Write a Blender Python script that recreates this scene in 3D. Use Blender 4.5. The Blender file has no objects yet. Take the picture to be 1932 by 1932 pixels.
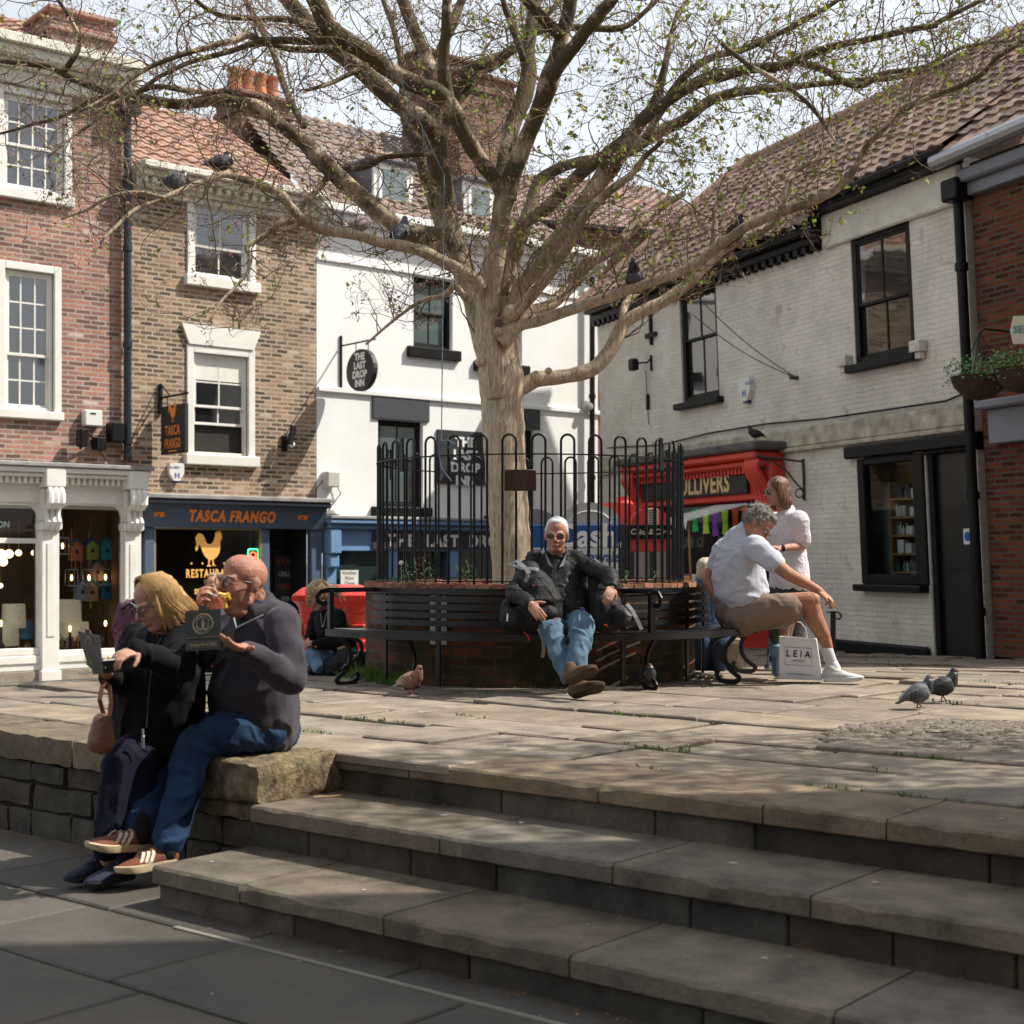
import bpy,bmesh,math,random
from mathutils import Vector,Matrix,Euler,noise
R=math.radians
random.seed(7)
scene=bpy.context.scene
COL=scene.collection

# ------------------------------------------------------------------ camera, sky, sun
F=2760.0;CX=966.0;HY=1055.0;W=1932.0;ZC=0.93  # focal length, centre and horizon in picture units; eye height above the terrace
cam_d=bpy.data.cameras.new('camera');cam=bpy.data.objects.new('camera',cam_d);COL.objects.link(cam)
cam.location=(0,0,ZC);cam.rotation_euler=(R(90),0,0)
cam_d.sensor_width=56.0;cam_d.lens=56.0*F/W
cam_d.shift_y=(HY-CX)/W
cam_d.clip_end=800;cam_d.clip_start=0.05
cam_d.dof.use_dof=True;cam_d.dof.focus_distance=10.2;cam_d.dof.aperture_fstop=5.0
scene.camera=cam
SUN_AZ=Vector((0.99,0.08,0)).normalized();SUN_EL=R(50)
world=bpy.data.worlds.new('World');scene.world=world;world.use_nodes=True
nt=world.node_tree;nt.nodes.clear()
sky=nt.nodes.new('ShaderNodeTexSky');sky.sky_type='NISHITA';sky.sun_disc=False
sky.sun_elevation=SUN_EL;sky.sun_rotation=math.atan2(SUN_AZ.x,SUN_AZ.y)
sky.dust_density=3.0;sky.ozone_density=1.0;sky.air_density=1.0
bg=nt.nodes.new('ShaderNodeBackground');bg.inputs['Strength'].default_value=0.10
# thin bright cloud veil over the blue
tc=nt.nodes.new('ShaderNodeTexCoord');mp=nt.nodes.new('ShaderNodeMapping');mp.inputs['Scale'].default_value=(1.0,1.0,2.6)
nz=nt.nodes.new('ShaderNodeTexNoise');nz.inputs['Scale'].default_value=2.1;nz.inputs['Detail'].default_value=6;nz.inputs['Roughness'].default_value=.6
cr=nt.nodes.new('ShaderNodeValToRGB');cr.color_ramp.elements[0].position=.33;cr.color_ramp.elements[0].color=(.6,.6,.6,1);cr.color_ramp.elements[1].position=.58
mx=nt.nodes.new('ShaderNodeMix');mx.data_type='RGBA';mx.inputs[7].default_value=(6.7,7.15,7.7,1)
out=nt.nodes.new('ShaderNodeOutputWorld')
L=nt.links.new
L(tc.outputs['Generated'],mp.inputs['Vector']);L(mp.outputs[0],nz.inputs['Vector']);L(nz.outputs['Fac'],cr.inputs[0])
# the cloud bank stands ahead, the sky is clearer overhead and behind
mr_=nt.nodes.new('ShaderNodeMapRange');mr_.interpolation_type='SMOOTHSTEP';mr_.inputs['From Min'].default_value=-.1;mr_.inputs['From Max'].default_value=.75;mr_.inputs['To Min'].default_value=.55;mr_.inputs['To Max'].default_value=1;vd=nt.nodes.new('ShaderNodeVectorMath');vd.operation='DOT_PRODUCT';vd.inputs[1].default_value=(-.55,.83,0);L(tc.outputs['Generated'],vd.inputs[0]);L(vd.outputs['Value'],mr_.inputs[0])
mm_w=nt.nodes.new('ShaderNodeMath');mm_w.operation='MULTIPLY';L(cr.outputs[0],mm_w.inputs[0]);L(mr_.outputs[0],mm_w.inputs[1]);L(mm_w.outputs[0],mx.inputs[0]);hs_w=nt.nodes.new('ShaderNodeHueSaturation');hs_w.inputs['Saturation'].default_value=.55;L(sky.outputs[0],hs_w.inputs['Color']);L(hs_w.outputs[0],mx.inputs[6]);L(mx.outputs[2],bg.inputs[0]);L(bg.outputs[0],out.inputs[0])
sd=bpy.data.lights.new('sun','SUN');sd.energy=4.8;sd.angle=R(.6);sd.color=(1,.95,.86)
sun=bpy.data.objects.new('sun',sd);COL.objects.link(sun)
sdir=Vector((SUN_AZ.x*math.cos(SUN_EL),SUN_AZ.y*math.cos(SUN_EL),math.sin(SUN_EL)))
sun.rotation_euler=(-sdir).to_track_quat('-Z','Y').to_euler()
sun.location=(12,0,20)
scene.view_settings.view_transform='Standard';scene.view_settings.look='None'
scene.view_settings.exposure=0.55;scene.view_settings.gamma=1.0
scene.cycles.max_bounces=6;scene.cycles.diffuse_bounces=3;scene.cycles.glossy_bounces=3
scene.cycles.transparent_max_bounces=12;scene.cycles.use_denoising=True
scene.cycles.sample_clamp_indirect=4.0

def at(x,y,d):
    return Vector(((x-CX)/F*d,d,ZC-(y-HY)/F*d))

# ------------------------------------------------------------------ materials
MATS={}
def mat(name,col=(.5,.5,.5),rough=.7,metal=0,bump=0,bscale=20,var=.0,vscale=3,spec=.5,emit=None,estr=0,tint=False,sheen=0,stretch=None,coat=0):
    if name in MATS:return MATS[name]
    m=bpy.data.materials.new(name);m.use_nodes=True;n=m.node_tree;p=n.nodes['Principled BSDF']
    p.inputs['Base Color'].default_value=(*col,1);p.inputs['Roughness'].default_value=rough
    p.inputs['Metallic'].default_value=metal;p.inputs['Specular IOR Level'].default_value=spec
    if sheen:p.inputs['Sheen Weight'].default_value=sheen
    if coat:p.inputs['Coat Weight'].default_value=coat
    if emit:p.inputs['Emission Color'].default_value=(*emit,1);p.inputs['Emission Strength'].default_value=estr
    t=n.nodes.new('ShaderNodeTexCoord');vec=t.outputs['Object']
    if stretch:
        mpn=n.nodes.new('ShaderNodeMapping');mpn.inputs['Scale'].default_value=stretch;n.links.new(vec,mpn.inputs[0]);vec=mpn.outputs[0]
    src=None
    if var:
        z=n.nodes.new('ShaderNodeTexNoise');z.inputs['Scale'].default_value=vscale;z.inputs['Detail'].default_value=7;z.inputs['Roughness'].default_value=.62
        n.links.new(vec,z.inputs['Vector'])
        c=n.nodes.new('ShaderNodeMapRange');c.inputs['From Min'].default_value=.3;c.inputs['From Max'].default_value=.7
        c.inputs['To Min'].default_value=1-var;c.inputs['To Max'].default_value=1+var
        n.links.new(z.outputs['Fac'],c.inputs['Value'])
        v=n.nodes.new('ShaderNodeVectorMath');v.operation='SCALE';v.inputs[0].default_value=col
        n.links.new(c.outputs[0],v.inputs['Scale']);src=v.outputs[0]
    if tint:
        a=n.nodes.new('ShaderNodeAttribute');a.attribute_name='tint'
        if src is not None:  # fine mineral speckle
            zs=n.nodes.new('ShaderNodeTexNoise');zs.inputs['Scale'].default_value=75;zs.inputs['Detail'].default_value=4;zs.inputs['Roughness'].default_value=.8;n.links.new(vec,zs.inputs['Vector'])
            cs=n.nodes.new('ShaderNodeMapRange');cs.inputs['From Min'].default_value=.35;cs.inputs['From Max'].default_value=.65;cs.inputs['To Min'].default_value=.78;cs.inputs['To Max'].default_value=1.22;n.links.new(zs.outputs['Fac'],cs.inputs[0])
            vs_=n.nodes.new('ShaderNodeVectorMath');vs_.operation='SCALE';n.links.new(src,vs_.inputs[0]);n.links.new(cs.outputs[0],vs_.inputs['Scale']);src=vs_.outputs[0]
        v2=n.nodes.new('ShaderNodeVectorMath');v2.operation='MULTIPLY'
        if src is None:v2.inputs[0].default_value=col
        else:n.links.new(src,v2.inputs[0])
        n.links.new(a.outputs['Color'],v2.inputs[1]);src=v2.outputs[0]
    if src is not None:n.links.new(src,p.inputs['Base Color'])
    if bump:
        z=n.nodes.new('ShaderNodeTexNoise');z.inputs['Scale'].default_value=bscale;z.inputs['Detail'].default_value=6;z.inputs['Roughness'].default_value=.65
        n.links.new(vec,z.inputs['Vector'])
        b=n.nodes.new('ShaderNodeBump');b.inputs['Strength'].default_value=min(1,bump);b.inputs['Distance'].default_value=.02
        n.links.new(z.outputs['Fac'],b.inputs['Height']);n.links.new(b.outputs[0],p.inputs['Normal'])
    if tint:m['tinted']=1
    MATS[name]=m;return m

def brick_mat(name,c1,c2,mortar,bw=.225,bh=.072,ms=.011,polar=0,bumps=.5,dirt=.35,msmooth=.1,third=None,pale=None,grime=None,warp=.018):
    m=bpy.data.materials.new(name);m.use_nodes=True;n=m.node_tree;p=n.nodes['Principled BSDF'];lk=n.links.new
    p.inputs['Roughness'].default_value=.88;p.inputs['Specular IOR Level'].default_value=.25
    t=n.nodes.new('ShaderNodeTexCoord');s=n.nodes.new('ShaderNodeSeparateXYZ');lk(t.outputs['Object'],s.inputs[0])
    cmb=n.nodes.new('ShaderNodeCombineXYZ')
    if polar:
        a=n.nodes.new('ShaderNodeMath');a.operation='ARCTAN2';lk(s.outputs['Y'],a.inputs[0]);lk(s.outputs['X'],a.inputs[1])
        b=n.nodes.new('ShaderNodeMath');b.operation='MULTIPLY';b.inputs[1].default_value=polar;lk(a.outputs[0],b.inputs[0]);lk(b.outputs[0],cmb.inputs[0])
    else:
        g=n.nodes.new('ShaderNodeNewGeometry')
        a=n.nodes.new('ShaderNodeMath');a.operation='ADD';lk(s.outputs['X'],a.inputs[0]);lk(s.outputs['Y'],a.inputs[1]);lk(a.outputs[0],cmb.inputs[0])
    lk(s.outputs['Z'],cmb.inputs[1])
    wz=n.nodes.new('ShaderNodeTexNoise');wz.inputs['Scale'].default_value=9;wz.inputs['Detail'].default_value=2;lk(t.outputs['Object'],wz.inputs['Vector'])
    ws=n.nodes.new('ShaderNodeVectorMath');ws.operation='MULTIPLY_ADD';ws.inputs[1].default_value=(warp,warp,0);lk(wz.outputs['Color'],ws.inputs[0]);lk(cmb.outputs[0],ws.inputs[2])
    br=n.nodes.new('ShaderNodeTexBrick');br.inputs['Scale'].default_value=1;br.inputs['Brick Width'].default_value=bw;br.inputs['Row Height'].default_value=bh
    br.inputs['Mortar Size'].default_value=ms;br.inputs['Mortar Smooth'].default_value=msmooth;br.inputs['Bias'].default_value=0
    br.inputs['Color1'].default_value=(0,0,0,1);br.inputs['Color2'].default_value=(1,1,1,1);br.inputs['Mortar'].default_value=(0,0,0,1)
    lk(ws.outputs[0],br.inputs['Vector'])
    rmp=n.nodes.new('ShaderNodeValToRGB');e=rmp.color_ramp.elements
    e[0].color=(*c1,1);e[1].color=(*c2,1)
    if third:q=e.new(.55);q.color=(*third,1)
    if pale:q=e.new(.93);q.color=(*c2,1);e[len(e)-1].color=(*pale,1)
    lk(br.outputs['Color'],rmp.inputs[0])
    mm=n.nodes.new('ShaderNodeMix');mm.data_type='RGBA';lk(br.outputs['Fac'],mm.inputs[0]);lk(rmp.outputs[0],mm.inputs[6]);mm.inputs[7].default_value=(*mortar,1)
    z=n.nodes.new('ShaderNodeTexNoise');z.inputs['Scale'].default_value=1.3;z.inputs['Detail'].default_value=9;z.inputs['Roughness'].default_value=.7;lk(t.outputs['Object'],z.inputs['Vector'])
    c=n.nodes.new('ShaderNodeMapRange');c.inputs['From Min'].default_value=.3;c.inputs['From Max'].default_value=.7;c.inputs['To Min'].default_value=1-dirt;c.inputs['To Max'].default_value=1+dirt*.6
    lk(z.outputs['Fac'],c.inputs[0])
    v=n.nodes.new('ShaderNodeVectorMath');v.operation='SCALE';lk(mm.outputs[2],v.inputs[0]);lk(c.outputs[0],v.inputs['Scale'])
    fin=v.outputs[0]
    if grime:  # damp moss and soot, patchy
        z2=n.nodes.new('ShaderNodeTexNoise');z2.inputs['Scale'].default_value=2.6;z2.inputs['Detail'].default_value=8;z2.inputs['Roughness'].default_value=.72;lk(t.outputs['Object'],z2.inputs['Vector'])
        r2=n.nodes.new('ShaderNodeMapRange');r2.inputs['From Min'].default_value=grime[1];r2.inputs['From Max'].default_value=grime[2];lk(z2.outputs['Fac'],r2.inputs[0])
        g2=n.nodes.new('ShaderNodeMix');g2.data_type='RGBA';lk(r2.outputs[0],g2.inputs[0]);lk(fin,g2.inputs[6]);g2.inputs[7].default_value=(*grime[0],1);fin=g2.outputs[2]
    lk(fin,p.inputs['Base Color'])
    zz=n.nodes.new('ShaderNodeTexNoise');zz.inputs['Scale'].default_value=30;zz.inputs['Detail'].default_value=5;lk(t.outputs['Object'],zz.inputs['Vector'])
    inv=n.nodes.new('ShaderNodeMath');inv.operation='MULTIPLY_ADD';inv.inputs[1].default_value=-1.0;lk(br.outputs['Fac'],inv.inputs[0])
    m2=n.nodes.new('ShaderNodeMath');m2.operation='MULTIPLY';m2.inputs[1].default_value=.8;lk(zz.outputs['Fac'],m2.inputs[0]);lk(m2.outputs[0],inv.inputs[2])
    b=n.nodes.new('ShaderNodeBump');b.inputs['Strength'].default_value=bumps;b.inputs['Distance'].default_value=.012;lk(inv.outputs[0],b.inputs['Height']);lk(b.outputs[0],p.inputs['Normal'])
    MATS[name]=m;return m

def glass_mat(name,col=(.9,.95,.95),refl=.12,dark=False):
    m=bpy.data.materials.new(name);m.use_nodes=True;n=m.node_tree
    if dark:
        p=n.nodes['Principled BSDF'];p.inputs['Base Color'].default_value=(*col,1);p.inputs['Roughness'].default_value=.04;p.inputs['Specular IOR Level'].default_value=refl;p.inputs['IOR'].default_value=1.9
        t=n.nodes.new('ShaderNodeTexCoord');z=n.nodes.new('ShaderNodeTexNoise');z.inputs['Scale'].default_value=1.4
        b=n.nodes.new('ShaderNodeBump');b.inputs['Strength'].default_value=.12;b.inputs['Distance'].default_value=.03
        n.links.new(t.outputs['Object'],z.inputs['Vector']);n.links.new(z.outputs['Fac'],b.inputs['Height']);n.links.new(b.outputs[0],p.inputs['Normal'])
    else:
        n.nodes.clear();o=n.nodes.new('ShaderNodeOutputMaterial');tr=n.nodes.new('ShaderNodeBsdfTransparent');tr.inputs[0].default_value=(*col,1)
        g=n.nodes.new('ShaderNodeBsdfGlossy');g.inputs['Roughness'].default_value=.02;fr=n.nodes.new('ShaderNodeFresnel');fr.inputs[0].default_value=1.45
        mxs=n.nodes.new('ShaderNodeMixShader');n.links.new(fr.outputs[0],mxs.inputs[0]);n.links.new(tr.outputs[0],mxs.inputs[1]);n.links.new(g.outputs[0],mxs.inputs[2]);n.links.new(mxs.outputs[0],o.inputs[0])
    MATS[name]=m;return m

# ------------------------------------------------------------------ mesh collector
class MB:
    def __init__(s):s.v=[];s.f=[];s.t=[];s.cur=(1,1,1)
    def add(s,vs,fs,tint=None):
        b=len(s.v);s.v+=[Vector(q) for q in vs];s.f+=[tuple(i+b for i in q) for q in fs];s.t+=[tint or s.cur]*len(fs);return s
    def quad(s,a,b,c,d):return s.add([a,b,c,d],[(0,1,2,3)])
    def poly(s,pts):return s.add(pts,[tuple(range(len(pts)))])
    def box(s,lo,hi,bev=0,M=None,jit=0,tint=None):
        lo=Vector(lo);hi=Vector(hi)
        for i in range(3):
            if lo[i]>hi[i]:lo[i],hi[i]=hi[i],lo[i]
        b=min(bev,*(.49*(hi[i]-lo[i]) for i in range(3))) if bev else 0
        if not b:
            vs=[Vector((x,y,z)) for x in (lo.x,hi.x) for y in (lo.y,hi.y) for z in (lo.z,hi.z)]
            fs=[(0,1,3,2),(4,6,7,5),(0,4,5,1),(2,3,7,6),(0,2,6,4),(1,5,7,3)]
        else:
            vs=[];ix={}
            for cx in (0,1):
                for cy in (0,1):
                    for cz in (0,1):
                        for ax in range(3):
                            c=[(lo,hi)[k][j] for j,k in enumerate((cx,cy,cz))]
                            for j,k in enumerate((cx,cy,cz)):
                                if j != ax:c[j]+=(b if k==0 else-b)
                            ix[(cx,cy,cz,ax)]=len(vs);vs.append(Vector(c))
            fs=[]
            q=lambda a:[ix[k] for k in a]
            for k in (0,1):
                fs.append(q([(k,0,0,0),(k,0,1,0),(k,1,1,0),(k,1,0,0)][::1 if k==0 else-1]))
                fs.append(q([(0,k,0,1),(1,k,0,1),(1,k,1,1),(0,k,1,1)][::1 if k==0 else-1]))
                fs.append(q([(0,0,k,2),(0,1,k,2),(1,1,k,2),(1,0,k,2)][::1 if k==0 else-1]))
            for a in (0,1):
                for c in (0,1):
                    fs.append(q([(0,a,c,1),(1,a,c,1),(1,a,c,2),(0,a,c,2)]))
                    fs.append(q([(a,0,c,0),(a,1,c,0),(a,1,c,2),(a,0,c,2)]))
                    fs.append(q([(a,c,0,0),(a,c,1,0),(a,c,1,1),(a,c,0,1)]))
            for cx in (0,1):
                for cy in (0,1):
                    for cz in (0,1):fs.append(q([(cx,cy,cz,0),(cx,cy,cz,1),(cx,cy,cz,2)]))
        if jit:vs=[v+Vector((random.uniform(-jit,jit),random.uniform(-jit,jit),random.uniform(-jit,jit))) for v in vs]
        if M:vs=[M@v for v in vs]
        return s.add(vs,fs,tint)
    def tube(s,pts,rad,seg=8,cap=True,closed=False):
        pts=[Vector(p) for p in pts];n=len(pts)
        if not hasattr(rad,'__len__'):rad=[rad]*n
        vs=[];fs=[];up=None
        for i,p in enumerate(pts):
            if closed:t=(pts[(i+1)%n]-pts[i-1])
            else:t=pts[min(i+1,n-1)]-pts[max(i-1,0)]
            if t.length<1e-9:t=Vector((0,0,1))
            t.normalize()
            if up is None:up=t.orthogonal().normalized()
            else:
                up=up-t*up.dot(t)
                up=up.normalized() if up.length>1e-6 else t.orthogonal().normalized()
            bn=t.cross(up)
            for k in range(seg):
                a=2*math.pi*k/seg;vs.append(p+(up*math.cos(a)+bn*math.sin(a))*rad[i])
        for i in range(n if closed else n-1):
            j=(i+1)%n
            for k in range(seg):fs.append((i*seg+k,i*seg+(k+1)%seg,j*seg+(k+1)%seg,j*seg+k))
        if cap and not closed:fs.append(tuple(range(seg))[::-1]);fs.append(tuple((n-1)*seg+k for k in range(seg)))
        return s.add(vs,fs)
    def strip(s,pts,w,h,up=(0,0,1),closed=False):  # flat bar swept along pts: w across, h along up
        pts=[Vector(p) for p in pts];n=len(pts);vs=[];fs=[];upv=Vector(up)
        for i,p in enumerate(pts):
            t=(pts[(i+1)%n]-pts[i-1]) if closed else (pts[min(i+1,n-1)]-pts[max(i-1,0)]);t.normalize()
            sd_=t.cross(upv).normalized()
            u2=sd_.cross(t).normalized()
            for a,b in ((-1,-1),(1,-1),(1,1),(-1,1)):vs.append(p+sd_*a*w/2+u2*b*h/2)
        for i in range(n if closed else n-1):
            j=(i+1)%n
            for k in range(4):fs.append((i*4+k,i*4+(k+1)%4,j*4+(k+1)%4,j*4+k))
        if not closed:fs.append((3,2,1,0));fs.append(tuple((n-1)*4+k for k in range(4)))
        return s.add(vs,fs)
    def lathe(s,prof,c=(0,0,0),seg=24,M=None,a0=0,a1=2*math.pi):
        c=Vector(c);vs=[];fs=[];n=len(prof);full=abs(a1-a0-2*math.pi)<1e-6;m=seg if full else seg+1
        for k in range(m):
            a=a0+(a1-a0)*k/seg
            for r,z in prof:vs.append(Vector((r*math.cos(a),r*math.sin(a),z))+c)
        for k in range(seg):
            k2=(k+1)%m
            for i in range(n-1):fs.append((k*n+i,k2*n+i,k2*n+i+1,k*n+i+1))
        if M:vs=[M@v for v in vs]
        return s.add(vs,fs)
    def ball(s,c,r,M=None,u=12,v=8):
        r=(r,r,r) if not hasattr(r,'__len__') else r
        prof=[(math.sin(math.pi*i/v),-math.cos(math.pi*i/v)) for i in range(v+1)]
        vs=[];fs=[]
        for k in range(u):
            a=2*math.pi*k/u
            for q,z in prof:vs.append(Vector((q*math.cos(a)*r[0],q*math.sin(a)*r[1],z*r[2])))
        n=v+1
        for k in range(u):
            k2=(k+1)%u
            for i in range(v):fs.append((k*n+i,k2*n+i,k2*n+i+1,k*n+i+1))
        if M:vs=[M.to_3x3()@q for q in vs]
        return s.add([q+Vector(c) for q in vs],fs)
    def prism(s,pts2,y0,y1,M=None):  # outline in x,z pushed along y
        n=len(pts2);vs=[Vector((p[0],y0,p[1])) for p in pts2]+[Vector((p[0],y1,p[1])) for p in pts2]
        fs=[tuple(range(n)),tuple(range(2*n-1,n-1,-1))]+[(i,(i+1)%n+0,(i+1)%n+n,i+n) for i in range(n)]
        if M:vs=[M@q for q in vs]
        return s.add(vs,fs)
    def build(s,name,m,parent=None,smooth=None,world=False,tint=False,M=None):
        me=bpy.data.meshes.new(name);tint=tint or bool(m and m.get('tinted'))
        vs=s.v
        if M is not None:vs=[M@v for v in vs]
        if world and parent is not None:
            inv=wm(parent).inverted();vs=[inv@v for v in vs]
        me.from_pydata([tuple(v) for v in vs],[],s.f)
        bm=bmesh.new();bm.from_mesh(me);bmesh.ops.remove_doubles(bm,verts=bm.verts,dist=1e-6) if len(s.v)<60000 and not tint else None
        if not tint:bmesh.ops.recalc_face_normals(bm,faces=bm.faces)
        bm.to_mesh(me);bm.free()
        if tint:
            ca=me.color_attributes.new('tint','FLOAT_COLOR','CORNER');buf=[]
            for pl in me.polygons:buf+=[*s.t[pl.index],1.0]*pl.loop_total
            ca.data.foreach_set('color',buf)
            b2=bmesh.new();b2.from_mesh(me);bmesh.ops.recalc_face_normals(b2,faces=b2.faces);b2.to_mesh(me);b2.free()
        if smooth is not None:
            me.polygons.foreach_set('use_smooth',[True]*len(me.polygons))
            if smooth<180:me.set_sharp_from_angle(angle=R(smooth))
        if m:me.materials.append(m)
        o=bpy.data.objects.new(name,me);COL.objects.link(o)
        if parent:o.parent=parent
        return o

def wm(o):
    m=o.matrix_basis.copy()
    while o.parent:o=o.parent;m=o.matrix_basis@m
    return m
def tag(o,label=None,cat=None,group=None,kind=None):
    if label:o['label']=label
    if cat:o['category']=cat
    if group:o['group']=group
    if kind:o['kind']=kind
    return o
def thing(name,label,cat,loc=(0,0,0),rz=0,group=None):
    o=bpy.data.objects.new(name,None);COL.objects.link(o);o.location=loc;o.rotation_euler=(0,0,rz);o.empty_display_size=.1
    return tag(o,label,cat,group)
def copy_tree(o,parent=None):
    c=o.copy();COL.objects.link(c)
    if parent:c.parent=parent
    for ch in list(o.children):copy_tree(ch,c)
    return c
def text(body,m,parent,M,size=1,ext=.004,sx=1.0,bold=0,name='lettering',align='CENTER',shear=0,spacing=1.0,serif=False):
    cu=bpy.data.curves.new(name,'FONT');cu.body=body;cu.size=size;cu.extrude=ext;cu.align_x=align;cu.align_y='CENTER';cu.offset=bold
    cu.space_character=spacing;cu.shear=shear;cu.resolution_u=3;cu.materials.append(m)
    o=bpy.data.objects.new(name,cu);COL.objects.link(o);bpy.context.view_layer.update();me=bpy.data.meshes.new_from_object(o);bpy.data.objects.remove(o)
    me.name=name;o=bpy.data.objects.new(name,me);COL.objects.link(o);o.parent=parent
    o.matrix_basis=M@Matrix.Diagonal((sx,1,1,1));return o
def face_M(p,xdir,up=(0,0,1)):  # matrix whose local x runs along xdir and local y is up: text faces xdir x up
    x=Vector(xdir).normalized();y=Vector(up);y=(y-x*y.dot(x)).normalized();z=x.cross(y)
    m=Matrix.Identity(4)
    for i in range(3):m[i][0]=x[i];m[i][1]=y[i];m[i][2]=z[i];m[i][3]=p[i]
    return m

M_=mat
white=M_('white_paint',(.74,.72,.66),.5,bump=.12,bscale=40,var=.08,vscale=4)
cream=M_('cream_paint',(.66,.63,.53),.55,bump=.2,bscale=30,var=.15,vscale=5)
black_paint=M_('black_paint',(.004,.004,.004),.5,spec=.25,bump=.15,bscale=25,var=.3)
iron=M_('black_iron',(.005,.005,.006),.42,bump=.12,bscale=60,var=.3,vscale=20,spec=.3)
slate_blue=M_('slate_blue_paint',(.075,.11,.165),.5,var=.08)
pale_blue=M_('pale_blue_paint',(.16,.29,.48),.5,var=.08)
red_paint=M_('red_paint',(.62,.045,.022),.35,var=.1,bump=.08)
orange_letter=M_('orange_letter',(.85,.25,.05),.6)
white_letter=M_('white_letter',(.8,.8,.78),.6)
gold_letter=M_('gold_letter',(.7,.52,.24),.5)
grey_metal=M_('grey_metal',(.35,.36,.37),.4,metal=.6)
plastic_white=M_('white_plastic',(.7,.7,.66),.4)
lead=M_('lead_flashing',(.28,.27,.26),.6,bump=.3,bscale=12,var=.35)
dark_int=M_('dark_interior',(.02,.017,.014),.9)
wood_int=M_('interior_wood',(.12,.06,.03),.7,var=.3)
pane_m=glass_mat('window_glass',(.012,.014,.017),.9,True)
shop_glass=glass_mat('shop_glass')
brickA=brick_mat('weathered_red_brick',(.15,.085,.07),(.44,.20,.135),(.40,.34,.28),bh=.068,third=(.34,.18,.14),pale=(.56,.45,.40),dirt=.4)
brickB=brick_mat('brown_brick',(.075,.06,.05),(.38,.25,.175),(.44,.35,.25),bh=.068,bw=.2,ms=.013,third=(.25,.165,.12),pale=(.52,.43,.33))
brickE=brick_mat('red_brick',(.05,.015,.008),(.22,.055,.022),(.10,.08,.06),bh=.063,third=(.15,.036,.015))
brickP=brick_mat('mossy_planter_brick',(.045,.026,.016),(.26,.09,.045),(.10,.085,.06),bh=.075,polar=1.337,third=(.12,.05,.03),grime=((.035,.038,.018),.42,.6))
paintedB=brick_mat('painted_white_brick',(.70,.655,.56),(.75,.70,.61),(.67,.62,.525),bh=.066,bw=.22,ms=.006,bumps=.6,dirt=.28,msmooth=.8,warp=.034,grime=((.22,.17,.11),.55,.76))
render_white=M_('white_render',(.80,.80,.77),.75,bump=.12,bscale=15,var=.06,vscale=1.2)
# ------------------------------------------------------------------ ground: terrace, steps, lower pavement, street
U=Vector((.773,-.634,0)).normalized();N=Vector((.634,.773,0)).normalized()  # along the steps, and up the flight
def tn(t,n,z=0):return U*t+N*n+Vector((0,0,z))
def to_tn(p):return p.x*U.x+p.y*U.y,p.x*N.x+p.y*N.y
LOW=-.54
def ground_z(x,y):return-max(0,y-11.5)*.036
EA=Vector((-4.25,10.2,0));EB=Vector((-1.2,13.3,0));EC=Vector((1.72,26.5,0))  # back edge of the terrace
def side(a,b,p):return (b.x-a.x)*(p.y-a.y)-(b.y-a.y)*(p.x-a.x)  # > 0 left of a->b
def clip(poly,a,b):
    outp=[]
    for i,p in enumerate(poly):
        q=poly[(i+1)%len(poly)];sp,sq=side(a,b,p),side(a,b,q)
        if sp<=0:outp.append(p)
        if (sp<0<sq) or (sq<0<sp):outp.append(p+(q-p)*(sp/(sp-sq)))
    return outp
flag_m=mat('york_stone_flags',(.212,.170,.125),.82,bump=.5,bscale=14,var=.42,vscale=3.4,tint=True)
def slabs(rows,t0,t1,lens,mb,zf,th=.04,gap=.012,clipf=None,seed=1,tilt=.006,sp=.05,wob=.012):
    rnd=random.Random(seed)
    for n0,n1 in rows:
        t=t0+rnd.uniform(-.6,0)
        while t<t1:
            Ln=rnd.uniform(*lens);w=lambda:rnd.uniform(-wob,wob)
            g=gap*rnd.uniform(.6,1.5)
            P=[tn(t+g/2+w(),n0+g+w()),tn(t+Ln*.5,n0+g*.7+w()*.7),tn(t+Ln-g/2+w(),n0+g+w()),tn(t+Ln-g/2+w(),n1-g+w()),tn(t+Ln*.5,n1-g*.7+w()*.7),tn(t+g/2+w(),n1-g+w())]
            c=sum(P,Vector())/6;t+=Ln
            if clipf:
                P=clipf(P,c)
                if not P or len(P)<3:continue
            dz=rnd.uniform(-tilt,tilt);ax=rnd.uniform(-tilt,tilt);ay=rnd.uniform(-tilt,tilt)
            top=[Vector((p.x,p.y,zf(p.x,p.y)+dz+(p.x-c.x)*ax+(p.y-c.y)*ay)) for p in P]
            m=len(top);ins=[q+(Vector((c.x,c.y,q.z))-q).normalized()*.012 for q in top]
            ring=[q-Vector((0,0,.007)) for q in top];bot=[q-Vector((0,0,th)) for q in top]
            b=rnd.choice([.82,.9,.95,1,1.04,1.08,.88]);wv=rnd.uniform(-sp,sp)*.6
            tint=(b*(1+wv),b,b*(1-wv*1.4))
            fs=[tuple(range(m))]+[(i,m+i,m+(i+1)%m,(i+1)%m) for i in range(m)]+[(m+i,2*m+i,2*m+(i+1)%m,m+(i+1)%m) for i in range(m)]
            mb.add(ins+ring+bot,fs,tint)
def plaza_clip(P,c):
    bt=lambda a,b:(c-a).dot((b-a).normalized())
    if side(EA,EB,c)>1.2 and side(EB,EC,c)>1.2:return None
    # reflex corner: keep what lies right of either edge, cut by the nearer one
    if bt(EA,EB)<(EB-EA).length:
        return clip(P,EA,EB)
    return clip(P,EB,EC)
rows=[];n=5.13+.28;rr=random.Random(5)
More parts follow.
